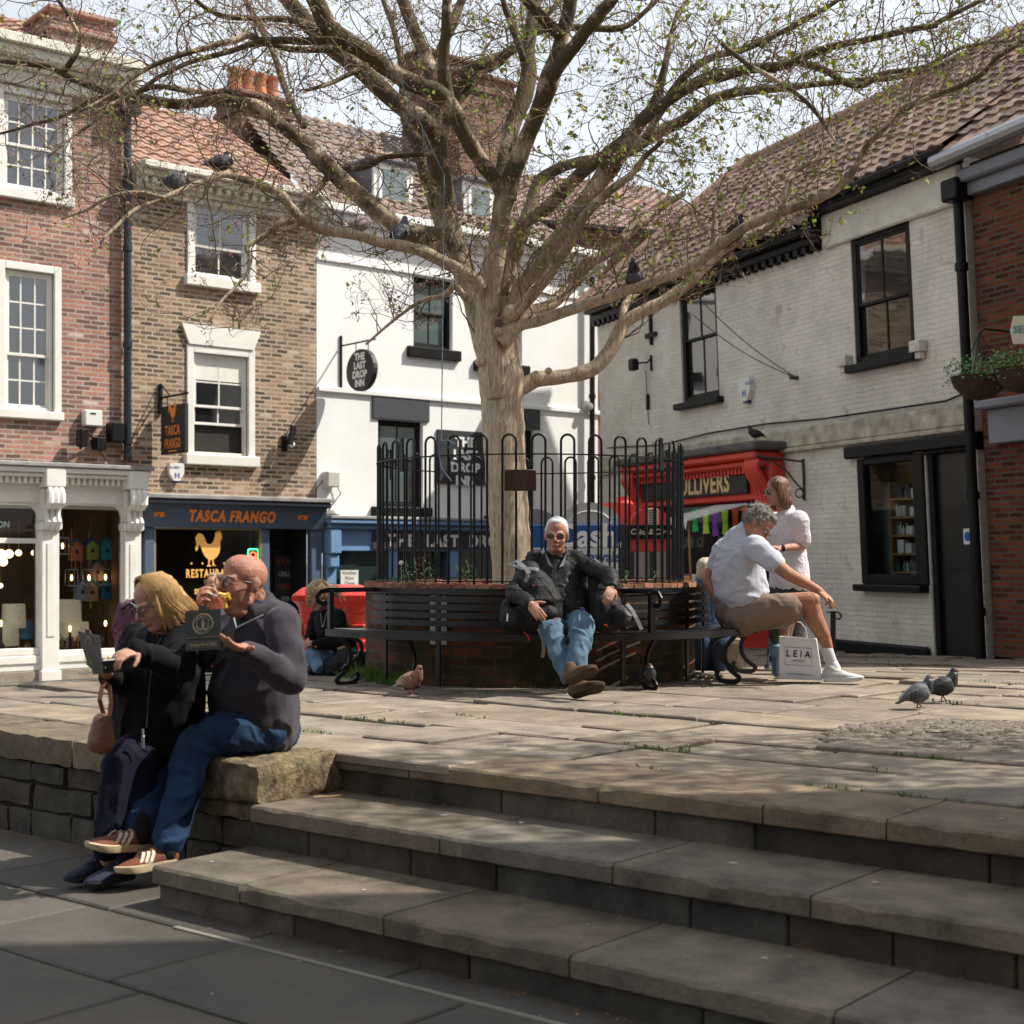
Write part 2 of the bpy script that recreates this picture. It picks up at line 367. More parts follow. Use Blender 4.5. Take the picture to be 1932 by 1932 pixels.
# the terrace starts at the nosing of the top step
while n<24:
    w_=rr.choice([.34,.42,.5,.56,.62,.7]);rows.append((n,n+w_));n+=w_
mb=MB()
slabs(rows,-10.5,13,(.4,1.2),mb,ground_z,clipf=plaza_clip,seed=11,tilt=.011,gap=.022,wob=.02)
slabs([(4.87,5.41)],-14,-5.2,(.7,1.2),mb,ground_z,clipf=plaza_clip,seed=3)
o=mb.build('terrace_paving',flag_m,tint=True);tag(o,kind='structure')
mb=MB();P=[tn(-14,4.8),tn(7,4.97),tn(16,14),tn(10,24),EC,EB,EA,tn(-14.4,5.2)]
soil=mat('joint_soil',(.045,.038,.024),.95,bump=.5,var=.5,vscale=9)
for poly in ([tn(-14.5,4.8),tn(13,4.97),tn(13,14),EC+Vector((7,-3,0)),EC,EB,EA],):
    mb=MB();bm_=[]
    ctr=Vector((3,12,0))
    # fan with the ground's own fall
    gridN=26
    for i in range(gridN):
        for j in range(gridN):
            q=[Vector((-9+24*(i+a)/gridN,1+27*(j+b)/gridN,0)) for a,b in ((0,0),(1,0),(1,1),(0,1))]
            c=sum(q,Vector())/4
            q=clip(q,tn(13,4.97),tn(-14.5,4.97)) if True else q
            if len(q)<3:continue
            if side(EA,EB,c)>2 and side(EB,EC,c)>2:continue
            bt=(c-EA).dot((EB-EA).normalized())
            q=clip(q,EA,EB) if bt<(EB-EA).length else clip(q,EB,EC)
            if len(q)>=3:mb.poly([Vector((p.x,p.y,ground_z(p.x,p.y)-.022)) for p in q])
    o=mb.build('terrace_ground',soil);tag(o,kind='structure')
# kerb round the back edge of the terrace, dropping to the street
kerb_m=mat('kerb_stone',(.26,.225,.17),.85,bump=.4,var=.3,vscale=4,tint=True)
mb=MB()
for a,b in ((EA+(EA-EB).normalized()*8,EA),(EA,EB),(EB,EC)):
    Ln=(b-a).length;k=int(Ln/.9);d=(b-a).normalized();nn=Vector((-d.y,d.x,0))
    for i in range(k):
        s0,s1=i*Ln/k,(i+1)*Ln/k-.012
        p0,p1=a+d*s0,a+d*s1;z0,z1=ground_z(p0.x,p0.y)+.005,ground_z(p1.x,p1.y)+.005
        q=random.uniform(.8,1.1)
        mb.add([p0+Vector((0,0,z0)),p1+Vector((0,0,z1)),p1+nn*.28+Vector((0,0,z1-.01)),p0+nn*.28+Vector((0,0,z0-.01)),
                p0+Vector((0,0,-1)),p1+Vector((0,0,-1)),p1+nn*.28+Vector((0,0,-1)),p0+nn*.28+Vector((0,0,-1))],
               [(0,1,2,3),(0,4,5,1),(3,2,6,7),(0,3,7,4),(1,5,6,2)],(q,q,q))
o=mb.build('terrace_kerb',kerb_m,tint=True);tag(o,kind='structure')
# street beyond, falling gently away
street_m=mat('street_setts',(.16,.145,.125),.85,bump=.6,bscale=22,var=.25,vscale=8)
mb=MB();mb.quad((-60,5,-.80),(60,5,-.80),(60,15,-.80),(-60,15,-.80));mb.quad((-60,15,-.80),(60,15,-.80),(60,24,-.90),(-60,24,-.90));mb.quad((-60,24,-.90),(60,24,-.90),(60,60,-.95),(-60,60,-.95))
tag(mb.build('street',street_m),kind='structure')
mb=MB();mb.quad((-400,-300,-1.02),(400,-300,-1.02),(400,500,-1.02),(-400,500,-1.02))
tag(mb.build('ground',mat('far_ground',(.15,.14,.12),.9,var=.2)),kind='structure')

# steps: three risers, overhanging slabs
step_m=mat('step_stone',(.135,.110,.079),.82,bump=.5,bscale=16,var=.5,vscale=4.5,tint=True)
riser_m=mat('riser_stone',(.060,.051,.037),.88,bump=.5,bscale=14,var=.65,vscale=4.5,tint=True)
def chipped_slab(mb,t0,t1,n0,n1,z1,th,tint,seed):
    rnd=random.Random(seed);k=max(4,int((t1-t0)/.045));vs=[];fs=[]
    for i in range(k+1):
        t=t0+(t1-t0)*i/k
        ch=max(0,noise.noise(Vector((t*6,seed*3.7,0)))-.1)*.035+max(0,noise.noise(Vector((t*23,seed,5))))*.012
        sg=.004*noise.noise(Vector((t*1.3,seed,9)))
        vs+=[tn(t,n1,z1),tn(t,n0+.012+ch,z1+sg),tn(t,n0+.002,z1-.010-ch*.8+sg),tn(t,n0+.002,z1-th+.006+ch*.3),tn(t,n0+.012,z1-th),tn(t,n1,z1-th)]
    for i in range(k):
        for j in range(6):fs.append((i*6+j,i*6+(j+1)%6,(i+1)*6+(j+1)%6,(i+1)*6+j))
    fs+=[tuple(range(6)),tuple(k*6+j for j in range(5,-1,-1))]
    mb.add(vs,fs,tint)
mt=MB();mr=MB();rs=random.Random(21)
tread_joints={0:[-5.17,-4.62,-3.55,-2.78,-2.28,-1.0+.0,.35,1.3,2.5,3.8,5.2,6.6],1:[-5.10,-3.95,-3.1,-2.3,-1.25,-.35,.75,1.7,2.8,4.1,5.5,6.8],2:[-5.12,-4.55,-3.75,-2.9,-1.95,-1.1,-.1,1.0,2.1,3.3,4.6,6.0,7.4]}
tops=[0.0,-.18,-.37];n_nose=[4.885,4.355,3.83]
for s in range(3):
    J=tread_joints[s]
    for i in range(len(J)-1):
        b=rs.uniform(.84,1.10);wv=rs.choice([.0,.02,-.05,.05,.0]) if s else rs.choice([.02,.1,.08,-.02])
        if s==0 and 1<=i<=3:wv=.12;b=1.12
        chipped_slab(mt,J[i]+.004,J[i+1]-.004,n_nose[s],n_nose[s]+(.56 if s else .53),tops[s]-(.001 if s else 0),.078,(b*(1+wv),b,b*(1-wv*1.3)),10*s+i)
    t=-5.11;nf=n_nose[s]+.032;zb=(tops[s+1] if s<2 else LOW)-.02
    while t<7:
        Ln=rs.uniform(.35,1.05);b=rs.uniform(.5,1.35);wv=rs.choice([0,.10,-.10,.18,-.03])
        mr.box((0,0,0),(Ln-.006,.12,tops[s]-.078-zb),.006,M=Matrix.Translation(tn(t,nf,zb))@Matrix(((U.x,N.x,0,0),(U.y,N.y,0,0),(0,0,1,0),(0,0,0,1))),tint=(b*(1+wv),b,b*(1-wv)))
        t+=Ln
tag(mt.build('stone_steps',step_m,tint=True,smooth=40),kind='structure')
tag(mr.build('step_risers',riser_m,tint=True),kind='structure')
# lower pavement
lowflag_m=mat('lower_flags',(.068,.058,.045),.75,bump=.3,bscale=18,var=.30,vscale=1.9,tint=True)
mb=MB()
rws=[(3.68,4.42),(3.055,3.655),(2.42,3.05),(1.75,2.42),(1.1,1.75),(.4,1.1),(-.4,.4),(-1.2,-.4),(-2.2,-1.2)]
slabs(rws,-16,9,(.72,1.15),mb,lambda x,y:LOW,th=.03,gap=.007,seed=8,tilt=.0015,sp=.03,wob=.003)
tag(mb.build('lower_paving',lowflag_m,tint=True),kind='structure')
mb=MB();mb.poly([tn(-18,4.45,LOW-.012),tn(-18,-14,LOW-.012),tn(18,-14,LOW-.012),tn(18,4.45,LOW-.012)]);tag(mb.build('lower_ground',soil),kind='structure')
mb=MB();mb.box((0,0,0),(11,.024,.03),0,M=Matrix.Translation(tn(-4.75,3.656,LOW-.027))@Matrix(((U.x,N.x,0,0),(U.y,N.y,0,0),(0,0,1,0),(0,0,0,1))))
tag(mb.build('pale_stone_line',mat('pale_inlay',(.20,.18,.15),.7,var=.2)),kind='structure')

# retaining wall of rubble stone with worn coping, at the left of the steps
SF=Matrix(((U.x,N.x,0,0),(U.y,N.y,0,0),(0,0,1,0),(0,0,0,1)))
def rock(mb,lo,hi,amp=.012,seed=0,tint=None,div=.05,M=None,rnd_=.02):
    lo=Vector(lo);hi=Vector(hi);sz=hi-lo;k=[max(2,int(sz[i]/div)) for i in range(3)];ids={};vs=[];fs=[]
    def vid(i,j,l):
        if (i,j,l) not in ids:
            p=Vector((lo.x+sz.x*i/k[0],lo.y+sz.y*j/k[1],lo.z+sz.z*l/k[2]))
            c=(lo+hi)/2;q=Vector([max(lo[a]+rnd_,min(hi[a]-rnd_,p[a])) for a in range(3)]);d=p-q
            if d.length>1e-6:p=q+d.normalized()*min(d.length,rnd_)
            nv=noise.noise_vector(p*9+Vector((seed*7.3,0,0)));n2=noise.noise_vector(p*28+Vector((0,seed,0)))
            ids[(i,j,l)]=len(vs);vs.append(p+nv*amp+n2*amp*.35)
        return ids[(i,j,l)]
    for i in range(k[0]):
        for j in range(k[1]):
            for l,w in ((0,1),(k[2],0)):fs.append((vid(i,j,l),vid(i+1,j,l),vid(i+1,j+1,l),vid(i,j+1,l)))
        for l in range(k[2]):
            for j in (0,k[1]):fs.append((vid(i,j,l),vid(i+1,j,l),vid(i+1,j,l+1),vid(i,j,l+1)))
    for j in range(k[1]):
        for l in range(k[2]):
            for i in (0,k[0]):fs.append((vid(i,j,l),vid(i,j+1,l),vid(i,j+1,l+1),vid(i,j,l+1)))
    if M:vs=[M@v for v in vs]
    mb.add(vs,fs,tint)
wall_t=thing('retaining_wall','low rubble stone retaining wall with worn coping that the eating couple sits on','stone wall',tn(-5.1,4.42,LOW))
mb=MB();rs=random.Random(4)
zz=[LOW-.03,LOW+.13,LOW+.27,-.152]
for r in range(3):
    t=-13.0
    while t<-5.13:
        Ln=min(rs.uniform(.16,.42),-5.12-t);Ln=Ln if Ln>.08 else .08
        b=rs.uniform(.7,1.15);wv=rs.uniform(-.03,.08)
        rock(mb,(t+.002,4.42+rs.uniform(-.006,.014),zz[r]+.005+rs.uniform(-.01,.01)),(t+Ln-.002,4.75,zz[r+1]-.001),.012,rs.random()*50,(b*(1+wv),b,b*(1-wv)),M=SF,div=.06)
        t+=Ln
mb.box((-13,4.46,LOW),(-5.14,4.76,-.1),M=SF,tint=(.35,.33,.3))
wstone=mat('rubble_stone',(.065,.056,.042),.92,bump=.7,bscale=22,var=.45,vscale=7,tint=True)
mb.build('wall_face',wstone,wall_t,world=True,tint=True,smooth=50)
mb=MB();t=-13.0
while t<-5.75:
    Ln=rs.uniform(.5,.95)
    if t+Ln>-5.9:Ln=-5.66-t
    b=rs.uniform(.9,1.1);rock(mb,(t+.004,4.395,-.15),(t+Ln-.004,4.87,.0+rs.uniform(-.008,.008)),.012,rs.random()*40,(b*1.05,b,b*.9),M=SF,div=.05,rnd_=.02);t+=Ln
mb.build('coping',mat('coping_stone',(.125,.103,.072),.9,bump=.6,bscale=20,var=.4,vscale=6,tint=True),wall_t,world=True,tint=True,smooth=50)
mb=MB();rock(mb,(-5.66,4.385,-.19),(-5.085,4.93,.004),.022,3.3,(1.1,1.02,.86),M=SF,div=.03,rnd_=.018)
rock(mb,(-5.5,4.41,-.27),(-5.09,4.92,-.19),.014,8.1,(.95,.9,.76),M=SF,div=.04,rnd_=.02)
mb.build('corner_block',mat('corner_block_stone',(.165,.135,.088),.95,bump=1,bscale=30,var=.75,vscale=14,tint=True),wall_t,world=True,tint=True,smooth=60)

# ------------------------------------------------------------------ facades
class Fac:
    def __init__(s,x,d,vd,shear=0):
        s.O=Vector(((x-CX)/F*d,d,0));s.v=Vector((vd[0],vd[1],0)).normalized();s.n=Vector((s.v.y,-s.v.x,0));s.ang=math.atan2(s.v.y,s.v.x);s.sh=shear
    def pix(s,x,y,off=0):
        r=(x-CX)/F;P=s.O+s.n*off
        k=(r*P.y-P.x)/(s.v.x-r*s.v.y);d=P.y+s.v.y*k;z=ZC-(y-HY)/F*d
        return k+s.sh*z,z
    def W(s,k,off,z):return s.O+s.v*(k-s.sh*z)+s.n*off+Vector((0,0,z))
    def rect(s,x0,y0,x1,y1,off=0):  # from two opposite corners: left-top and right-bottom
        a=s.pix(x0,y0,off);b=s.pix(x1,y1,off);return a[0],b[0],b[1],a[1]
    def M(s):return Matrix.Translation(s.O)@Matrix.Rotation(s.ang,4,'Z')
    def thing(s,name,label,cat,k=None,off=0,z=0,group=None):
        return thing(name,label,cat,s.O if k is None else s.W(k,off,z),s.ang,group)
    def fb(s,mb,name,m,parent,smooth=None,tint=False):  # local facade coordinates (k, inward y, z) with the lean of the wall
        SH=Matrix.Identity(4);SH[0][2]=-s.sh
        A=wm(parent).inverted()@s.M()@SH
        return mb.build(name,m,parent,smooth=smooth,M=A,tint=tint)
LF=Fac(597,23.4,(.770,.638))
RF=Fac(1145,25.4,(.375,-.927),shear=.075)
RF.O=Vector((5.39,16.2,0))-RF.v*9.97

def wall_panel(mb,k0,k1,z0,z1,ops,depth=.13,back=5.0,sides=True):
    ks=sorted({k0,k1,*[a for o in ops for a in o[:2]]});zs=sorted({z0,z1,*[a for o in ops for a in o[2:4]]})
    ks=[k for k in ks if k0<=k<=k1];zs=[z for z in zs if z0<=z<=z1]
    for i in range(len(ks)-1):
        for j in range(len(zs)-1):
            ck,cz=(ks[i]+ks[i+1])/2,(zs[j]+zs[j+1])/2
            if any(o[0]<ck<o[1] and o[2]<cz<o[3] for o in ops):continue
            mb.quad((ks[i],0,zs[j]),(ks[i+1],0,zs[j]),(ks[i+1],0,zs[j+1]),(ks[i],0,zs[j+1]))
    for a,b,c,d in ops:
        a,b,c,d=max(a,k0),min(b,k1),max(c,z0),min(d,z1)
        mb.quad((a,0,c),(a,0,d),(a,depth,d),(a,depth,c));mb.quad((b,0,c),(b,0,d),(b,depth,d),(b,depth,c))
        mb.quad((a,0,d),(b,0,d),(b,depth,d),(a,depth,d));mb.quad((a,0,c),(b,0,c),(b,depth,c),(a,depth,c))
    if sides:
        mb.quad((k0,0,z0),(k0,back,z0),(k0,back,z1),(k0,0,z1));mb.quad((k1,0,z0),(k1,back,z0),(k1,back,z1),(k1,0,z1));mb.quad((k0,back,z0),(k1,back,z0),(k1,back,z1),(k0,back,z1))
    return mb

def sash(fac,parent,op,cols,rows_up,rows_lo,fm,gm,meet=.5,rec=.09,fw=.055,bar=.022,sill=None,raised=0,blind=0,sillm=None,surround=0,lintel=0):
    k0,k1,z0,z1=op;g=.004
    mb=MB();y0,y1=rec-.05,rec+.04
    def ring(mb,a,b,c,d,w,ya,yb,bev=.006):
        mb.box((a,ya,c),(a+w,yb,d),bev);mb.box((b-w,ya,c),(b,yb,d),bev);mb.box((a+w,ya,d-w),(b-w,yb,d),bev);mb.box((a+w,ya,c),(b-w,yb,c+w),bev)
    ring(mb,k0+g,k1-g,z0+g,z1-g,fw,y0,y1)
    if surround:
        s=surround
        mb.box((k0-s,-.03,z0),(k0+g,.03,z1+s),.008);mb.box((k1-g,-.03,z0),(k1+s,.03,z1+s),.008);mb.box((k0+g,-.03,z1-g),(k1-g,.03,z1+s),.008)
    w=fac.fb(mb,'window',fm,parent)
    zm=z0+(z1-z0)*meet;a,b=k0+fw,k1-fw
    up=MB();s=.04
    ring(up,a,b,zm-.02,z1-fw,s,rec-.035,rec-.008,.004)
    zl0,zl1=z0+fw+raised,zm+.02+raised
    lo=up;ring(lo,a,b,zl0,zl1,s,rec+.0,rec+.027,.004)
    for sx,(c,d,rn,ya,yb) in enumerate(((zm-.02,z1-fw,rows_up,rec-.03,rec-.012),(zl0,zl1,rows_lo,rec+.004,rec+.022))):
        for i in range(1,cols):kx=a+(b-a)*i/cols;up.box((kx-bar/2,ya,c+s),(kx+bar/2,yb,d-s))
        for i in range(1,rn):zx=c+s+(d-c-2*s)*i/rn;up.box((a+s,ya+.002,zx-bar/2),(b-s,yb-.002,zx+bar/2))
    fac.fb(up,'sash_bars',fm,w)
    gl=MB();gl.quad((a,rec-.02,zm),(b,rec-.02,zm),(b,rec-.02,z1-fw),(a,rec-.02,z1-fw));gl.quad((a,rec+.013,zl0),(b,rec+.013,zl0),(b,rec+.013,zl1),(a,rec+.013,zl1))
    fac.fb(gl,'pane',gm,w)
    if raised:
        dk=MB();dk.box((a,rec+.06,z0+.02),(b,rec+.9,z1));fac.fb(dk,'room_behind',dark_int,w)
    if blind:
        bl=MB();bl.quad((a+.01,rec-.026,z1-fw-blind),(b-.01,rec-.026,z1-fw-blind),(b-.01,rec-.026,z1-fw),(a+.01,rec-.026,z1-fw));fac.fb(bl,'blind',white,w)
    if sill:
        sb=MB();sb.box((k0-sill[0],-sill[1],z0-sill[2]),(k1+sill[0],rec,z0-.002),.012);fac.fb(sb,'sill',sillm or fm,w)
    if lintel:
        lb=MB();h,fl=lintel;lb.prism([(k0-.08,z1+surround+.004),(k1+.08,z1+surround+.004),(k1+.08+fl,z1+surround+h),(k0-.08-fl,z1+surround+h)],-.05,.02);fac.fb(lb,'lintel',fm,w)
    return w

tile_mats={}
def tile_roof(fac,parent,k0,k1,y0,z0,y1,z1,m,pw=.24,ph=.28,amp=.03,name='roof',k0t=None,k1t=None,seed=1,sag=0,droop=.012,rnd_tint=.25):
    """pantile slope: k across, from the eave (y0,z0) to the ridge (y1,z1); rippled rows, each tile with its own tone"""
    rnd=random.Random(seed);mb=MB();Ls=math.hypot(y1-y0,z1-z0);nr=max(2,int(Ls/ph));nc=max(2,int((k1-k0)/pw));ky=(y1-y0)/Ls;kz=(z1-z0)/Ls;ny,nz_=-kz,ky
    k0t=k0 if k0t is None else k0t;k1t=k1 if k1t is None else k1t
    for r in range(nr):
        s0,s1=r*Ls/nr-.03,(r+1)*Ls/nr+.02
        fa,fb_=(r+.5)/nr,(r+.5)/nr;a=k0+(k0t-k0)*fa;b=k1+(k1t-k1)*fa
        n_=max(1,int((b-a)/pw));w=(b-a)/n_
        for c in range(n_):
            x0=a+c*w;t=rnd.uniform(1-rnd_tint,1+rnd_tint);wv=rnd.uniform(-.08,.08);lift=rnd.uniform(0,droop);sk=rnd.uniform(-.008,.008)
            vs=[];prof=[(0,.15),(.18,.9),(.36,1),(.55,.45),(.75,0),(1.0,.1)]
            sg=-sag*math.sin(math.pi*(x0-k0)/max(.1,k1-k0))
            for q,(s_,hh) in enumerate(((s0+sk,.030+lift),(s1,.002))):
                for u,h in prof:
                    H=amp*h+hh
                    vs.append((x0+u*w*1.03,y0+ky*s_+ny*H,z0+kz*s_+nz_*H+sg))
            m_=len(prof);fs=[(i,i+1,m_+i+1,m_+i) for i in range(m_-1)]
            for u,h in prof:vs.append((x0+u*w*1.03,y0+ky*(s0+sk)+ny*(amp*h+.004),z0+kz*(s0+sk)+nz_*(amp*h+.004)+sg))
            fs+=[(i,i+1,2*m_+i+1,2*m_+i) for i in range(m_-1)]
            mb.add(vs,fs,(t*(1+wv),t,t*(1-wv)))
    return fac.fb(mb,name,m,parent,tint=True,smooth=50)
pant_orange=mat('orange_pantile',(.33,.20,.15),.85,bump=.4,bscale=20,var=.25,vscale=5,tint=True)
pant_brown=mat('brown_pantile',(.20,.135,.10),.9,bump=.5,bscale=18,var=.45,vscale=3,tint=True)
pant_grey=mat('grey_brown_tile',(.21,.155,.13),.9,bump=.4,bscale=18,var=.35,vscale=2,tint=True)
pant_pink=mat('pink_pantile',(.29,.19,.16),.9,bump=.4,bscale=18,var=.25,vscale=2,tint=True)
pot_m=mat('terracotta',(.45,.17,.09),.8,var=.2)
def chimney(fac,parent,k0,k1,y0,y1,z0,z1,bm,pots=3,cap=True):
    mb=MB();mb.box((k0,y0,z0),(k1,y1,z1));mb.box((k0-.05,y0-.05,z1-.28),(k1+.05,y1+.05,z1-.16),.01);mb.box((k0-.08,y0-.08,z1+.002),(k1+.08,y1+.08,z1+.09),.02)
    c=fac.fb(mb,'chimney',bm,parent)
    for i in range(pots):
        mp_=MB();x=k0+(k1-k0)*(i+.5)/pots;mp_.lathe([(.0,0),(.15,0),(.13,.25),(.12,.42),(.15,.46),(.15,.52),(.10,.53),(.09,.2),(0,.2)],(x,(y0+y1)/2,z1+.09),12);fac.fb(mp_,'chimney_pot',pot_m,c,smooth=40)
    return c
GZL=-1.0

# ---- building A : lamp shop, three storeys of red brick (left edge of the picture)
kA0=LF.pix(-110,700)[0];kA1=LF.pix(238,700)[0]
A=LF.thing('brick_house','red brick town house with a white painted lamp shop front at the left edge','house',(kA0+kA1)/2,0,GZL)
w1=LF.rect(8,505,102,778);w2=LF.rect(6,172,122,372)
zAtop=LF.pix(100,150)[1]
zfA=LF.pix(120,876)[1]
mb=wall_panel(MB(),kA0,kA1,zfA-.15,zAtop,[w1,w2]);LF.fb(mb,'wall',brickA,A)
sash(LF,A,w1,3,3,2,white,pane_m,meet=.40,sill=(.12,.08,.12),surround=.10,fw=.05)
sash(LF,A,w2,4,2,2,white,pane_m,meet=.48,sill=(.12,.08,.14),surround=.10,fw=.05)
mb=MB();h=.34
for i,(o_,zz0,zz1) in enumerate(((.10,-.55,-.36),(.16,-.357,-.22),(.30,-.217,-.08),(.38,-.077,.06))):mb.box((kA0,-o_,zAtop+zz0+.36),(kA1+.12,.1,zAtop+zz1+.36),.012)
LF.fb(mb,'cornice',cream,A)
tile_roof(LF,A,kA0,kA1,.2,zAtop+.3,3.2,zAtop+1.9,pant_orange,seed=4)
kc0=LF.pix(88,100,-1.8)[0];kc1=LF.pix(203,100,-1.8)[0];zc1=LF.pix(140,40,-1.8)[1]
chimney(LF,A,kc0,kc1,1.6,2.5,zAtop,zc1,brickA,pots=0)
# shop front of A
zt=LF.pix(140,875,.3)[1];zb=LF.pix(100,1300)[1]
sf=LF.thing('lamp_shop_front','white Victorian shop front with scrolled brackets and lit lamps inside','shop front',(kA0+kA1)/2,.15,zb)
mb=MB()
mb.box((kA0,-.42,zt-.06),(kA1+.25,.0,zt),.01)
LF.fb(mb,'lead_flashing',lead,sf)
mb=MB();mb.box((kA0,-.38,zt-.14),(kA1+.22,-.004,zt-.063),.012);mb.box((kA0,-.33,zt-.20),(kA1+.2,-.004,zt-.143),.015)
kk=kA0
while kk<kA1+.1:mb.box((kk,-.27,zt-.29),(kk+.045,-.1,zt-.203));kk+=.085
zfas0=LF.pix(170,948,.15)[1]
mb.box((kA0,-.12,zfas0-.02),(kA1+.12,-.004,zt-.2),.006)
LF.fb(mb,'fascia',white,sf)
cols_=[LF.pix(79,1000,.2)[0],LF.pix(236,1000,.2)[0]];cw=LF.pix(112,1000,.2)[0]-cols_[0]
for c0 in (cols_[0],cols_[1],cols_[0]-(cols_[1]-cols_[0])):
    c1=c0+cw;z98=LF.pix(90,984,.2)[1]
    mb=MB();mb.box((c0,-.2,zb),(c1,-.004,z98-.12),.008);mb.box((c0-.02,-.23,zb),(c1+.02,-.006,zb+.28),.01);mb.box((c0-.03,-.25,z98-.117),(c1+.03,-.006,z98),.02)
    mb.box((c0+.07,-.212,zb+.75),(c1-.07,-.198,z98-.3),.006);mb.box((c0-.02,-.40,zt-.34),(c1+.02,-.02,zt-.067),.015)
    cm=MB()
    for q in range(3):  # carved scroll bracket
        x=c0+.045+q*(cw-.09)/2
        prof=[(-.36,zt-.36),(-.41,zt-.44),(-.40,zt-.54),(-.33,zt-.60),(-.26,zt-.62),(-.25,zt-.72),(-.29,zt-.82),(-.27,zt-.90),(-.21,z98+.01)]
        cm.tube([(x,a_,b_) for a_,b_ in prof],[.045,.05,.055,.05,.042,.038,.045,.045,.03],8)
    cm.box((c0+.01,-.24,z98+.003),(c1-.01,-.01,zt-.35),.01)
    p_=LF.fb(mb,'pilaster',white,sf);LF.fb(cm,'scroll_bracket',white,p_,smooth=40)
# window bays with rounded heads
def bay(fac,parent,x0,y0,x1,y1,off=.08,rnd_=.16,fw=.05,m=white,transom=None,corner=True):
    k0,k1,z0,z1=fac.rect(x0,y0,x1,y1,off)
    mb=MB()
    for s_,a in ((1,k0),(-1,k1)):
        for i in range(6):
            a0,a1=math.pi/2*i/6,math.pi/2*(i+1)/6
            p0=(a+s_*rnd_*(1-math.sin(a0)),z1-rnd_*(1-math.cos(a0)));p1=(a+s_*rnd_*(1-math.sin(a1)),z1-rnd_*(1-math.cos(a1)))
            mb.prism([p0,p1,(a,z1) if True else p1],-off,-off+.05)
    mb.box((k0-fw,-off-.01,z0),(k0,-.01,z1),.006);mb.box((k1,-off-.01,z0),(k1+fw,-.01,z1),.006);mb.box((k0-fw,-off-.012,z1),(k1+fw,-.01,z1+fw),.006);mb.box((k0-fw,-off-.05,z0-.10),(k1+fw,-.01,z0),.012)
    if transom:zt_=fac.pix((x0+x1)/2,transom,off)[1];mb.box((k0,-off-.008,zt_-.035),(k1,-off+.04,zt_+.035),.006)
    w=fac.fb(mb,'window',m,parent)
    g=MB();g.quad((k0,-off+.02,z0),(k1,-off+.02,z0),(k1,-off+.02,z1),(k0,-off+.02,z1));fac.fb(g,'pane',shop_glass,w)
    return k0,k1,z0,z1
b1=bay(LF,sf,-60,951,70,1222,transom=1020);b2=bay(LF,sf,111,953,228,1222)
k_open0=kA0
mb=MB()  # stall riser, posts between the bays
mb.box((kA0,-.13,zb+.28),(cols_[1],-.01,b1[2]-.103),.01);mb.box((kA0,-.15,b1[2]-.22),(cols_[1],-.01,b1[2]-.105),.012)
mb.box((kA0,-.06,zfas0-.10),(kA1+.1,-.005,zfas0-.02),.006)
mb.box((b1[1]+.05,-.075,b1[2]),(cols_[0]+.01,-.012,zfas0),.006);mb.box((b2[1]+.05,-.075,b1[2]),(cols_[1]+.01,-.012,zfas0),.006)
LF.fb(mb,'stall_riser',white,sf)
mb=MB();mb.box((kA0,-.14,zb-.1),(cols_[1]-.005,-.012,zb+.277),.01);LF.fb(mb,'plinth',kerb_m,sf)
mb=MB();mb.box((kA0,.002,zb-.1),(kA1,.06,b1[2]-.12));mb.box((kA0,.0,b1[3]+.06),(kA1,.06,zfA-.15));mb.box((b1[1],0,b1[2]-.12),(b2[0],.06,b1[3]+.06));mb.box((b2[1],0,b1[2]-.12),(kA1,.06,b1[3]+.06))
room=MB();room.box((kA0,.1,zb),(kA1-.02,3.6,b1[3]+.3))
# room shell: open to the glass
rs_=MB();x0_,x1_,yb_,z0_,z1_=kA0,kA1-.02,2.4,b1[2]-.1,b1[3]+.1
rs_.quad((x0_,yb_,z0_),(x1_,yb_,z0_),(x1_,yb_,z1_),(x0_,yb_,z1_));rs_.quad((x0_,0.07,z0_),(x1_,.07,z0_),(x1_,yb_,z0_),(x0_,yb_,z0_));rs_.quad((x0_,.07,z1_),(x1_,.07,z1_),(x1_,yb_,z1_),(x0_,yb_,z1_));rs_.quad((x0_,.07,z0_),(x0_,yb_,z0_),(x0_,yb_,z1_),(x0_,.07,z1_));rs_.quad((x1_,.07,z0_),(x1_,yb_,z0_),(x1_,yb_,z1_),(x1_,.07,z1_))
LF.fb(mb,'backing',dark_int,sf);LF.fb(rs_,'shop_interior',mat('lamp_shop_walls',(.20,.13,.07),.9,var=.4,vscale=2),sf)
print('A',kA0,kA1,'tops',zAtop,zt,zb)

# ---- building B : brown brick with the restaurant
kB0=kA1+.004;kB1=0.0
B=LF.thing('brick_house','brown brick town house above the dark blue restaurant front','house',(kB0+kB1)/2,0,GZL)
zBtop=LF.pix(480,360)[1]
u1=LF.rect(365,378,470,534);l1=LF.rect(364,664,468,862)
zfB=LF.pix(430,935)[1]
mb=wall_panel(MB(),kB0,kB1,zfB-.2,zBtop,[u1,l1]);LF.fb(mb,'wall',brickB,B)
sash(LF,B,u1,2,1,1,white,pane_m,meet=.42,sill=(.16,.10,.16),surround=.11,fw=.04)
sash(LF,B,l1,2,2,2,white,pane_m,meet=.48,sill=(.16,.10,.16),surround=.11,fw=.04,raised=.42,blind=.36,lintel=(.30,.12))
mb=MB()
for i,(o_,a_,b_) in enumerate(((.06,-.36,-.27),(.14,-.267,-.12),(.30,-.117,-.03),(.40,-.027,.07))):mb.box((kB0+.1,-o_,zBtop+a_),(kB1-.02,.1,zBtop+b_),.012)
kk=kB0+.15
while kk<kB1-.1:mb.box((kk,-.25,zBtop-.215),(kk+.07,-.143,zBtop-.125));kk+=.15
LF.fb(mb,'cornice',cream,B)
tile_roof(LF,B,kB0,kB1,.1,zBtop+.02,3.3,zBtop+2.05,pant_orange,seed=6)
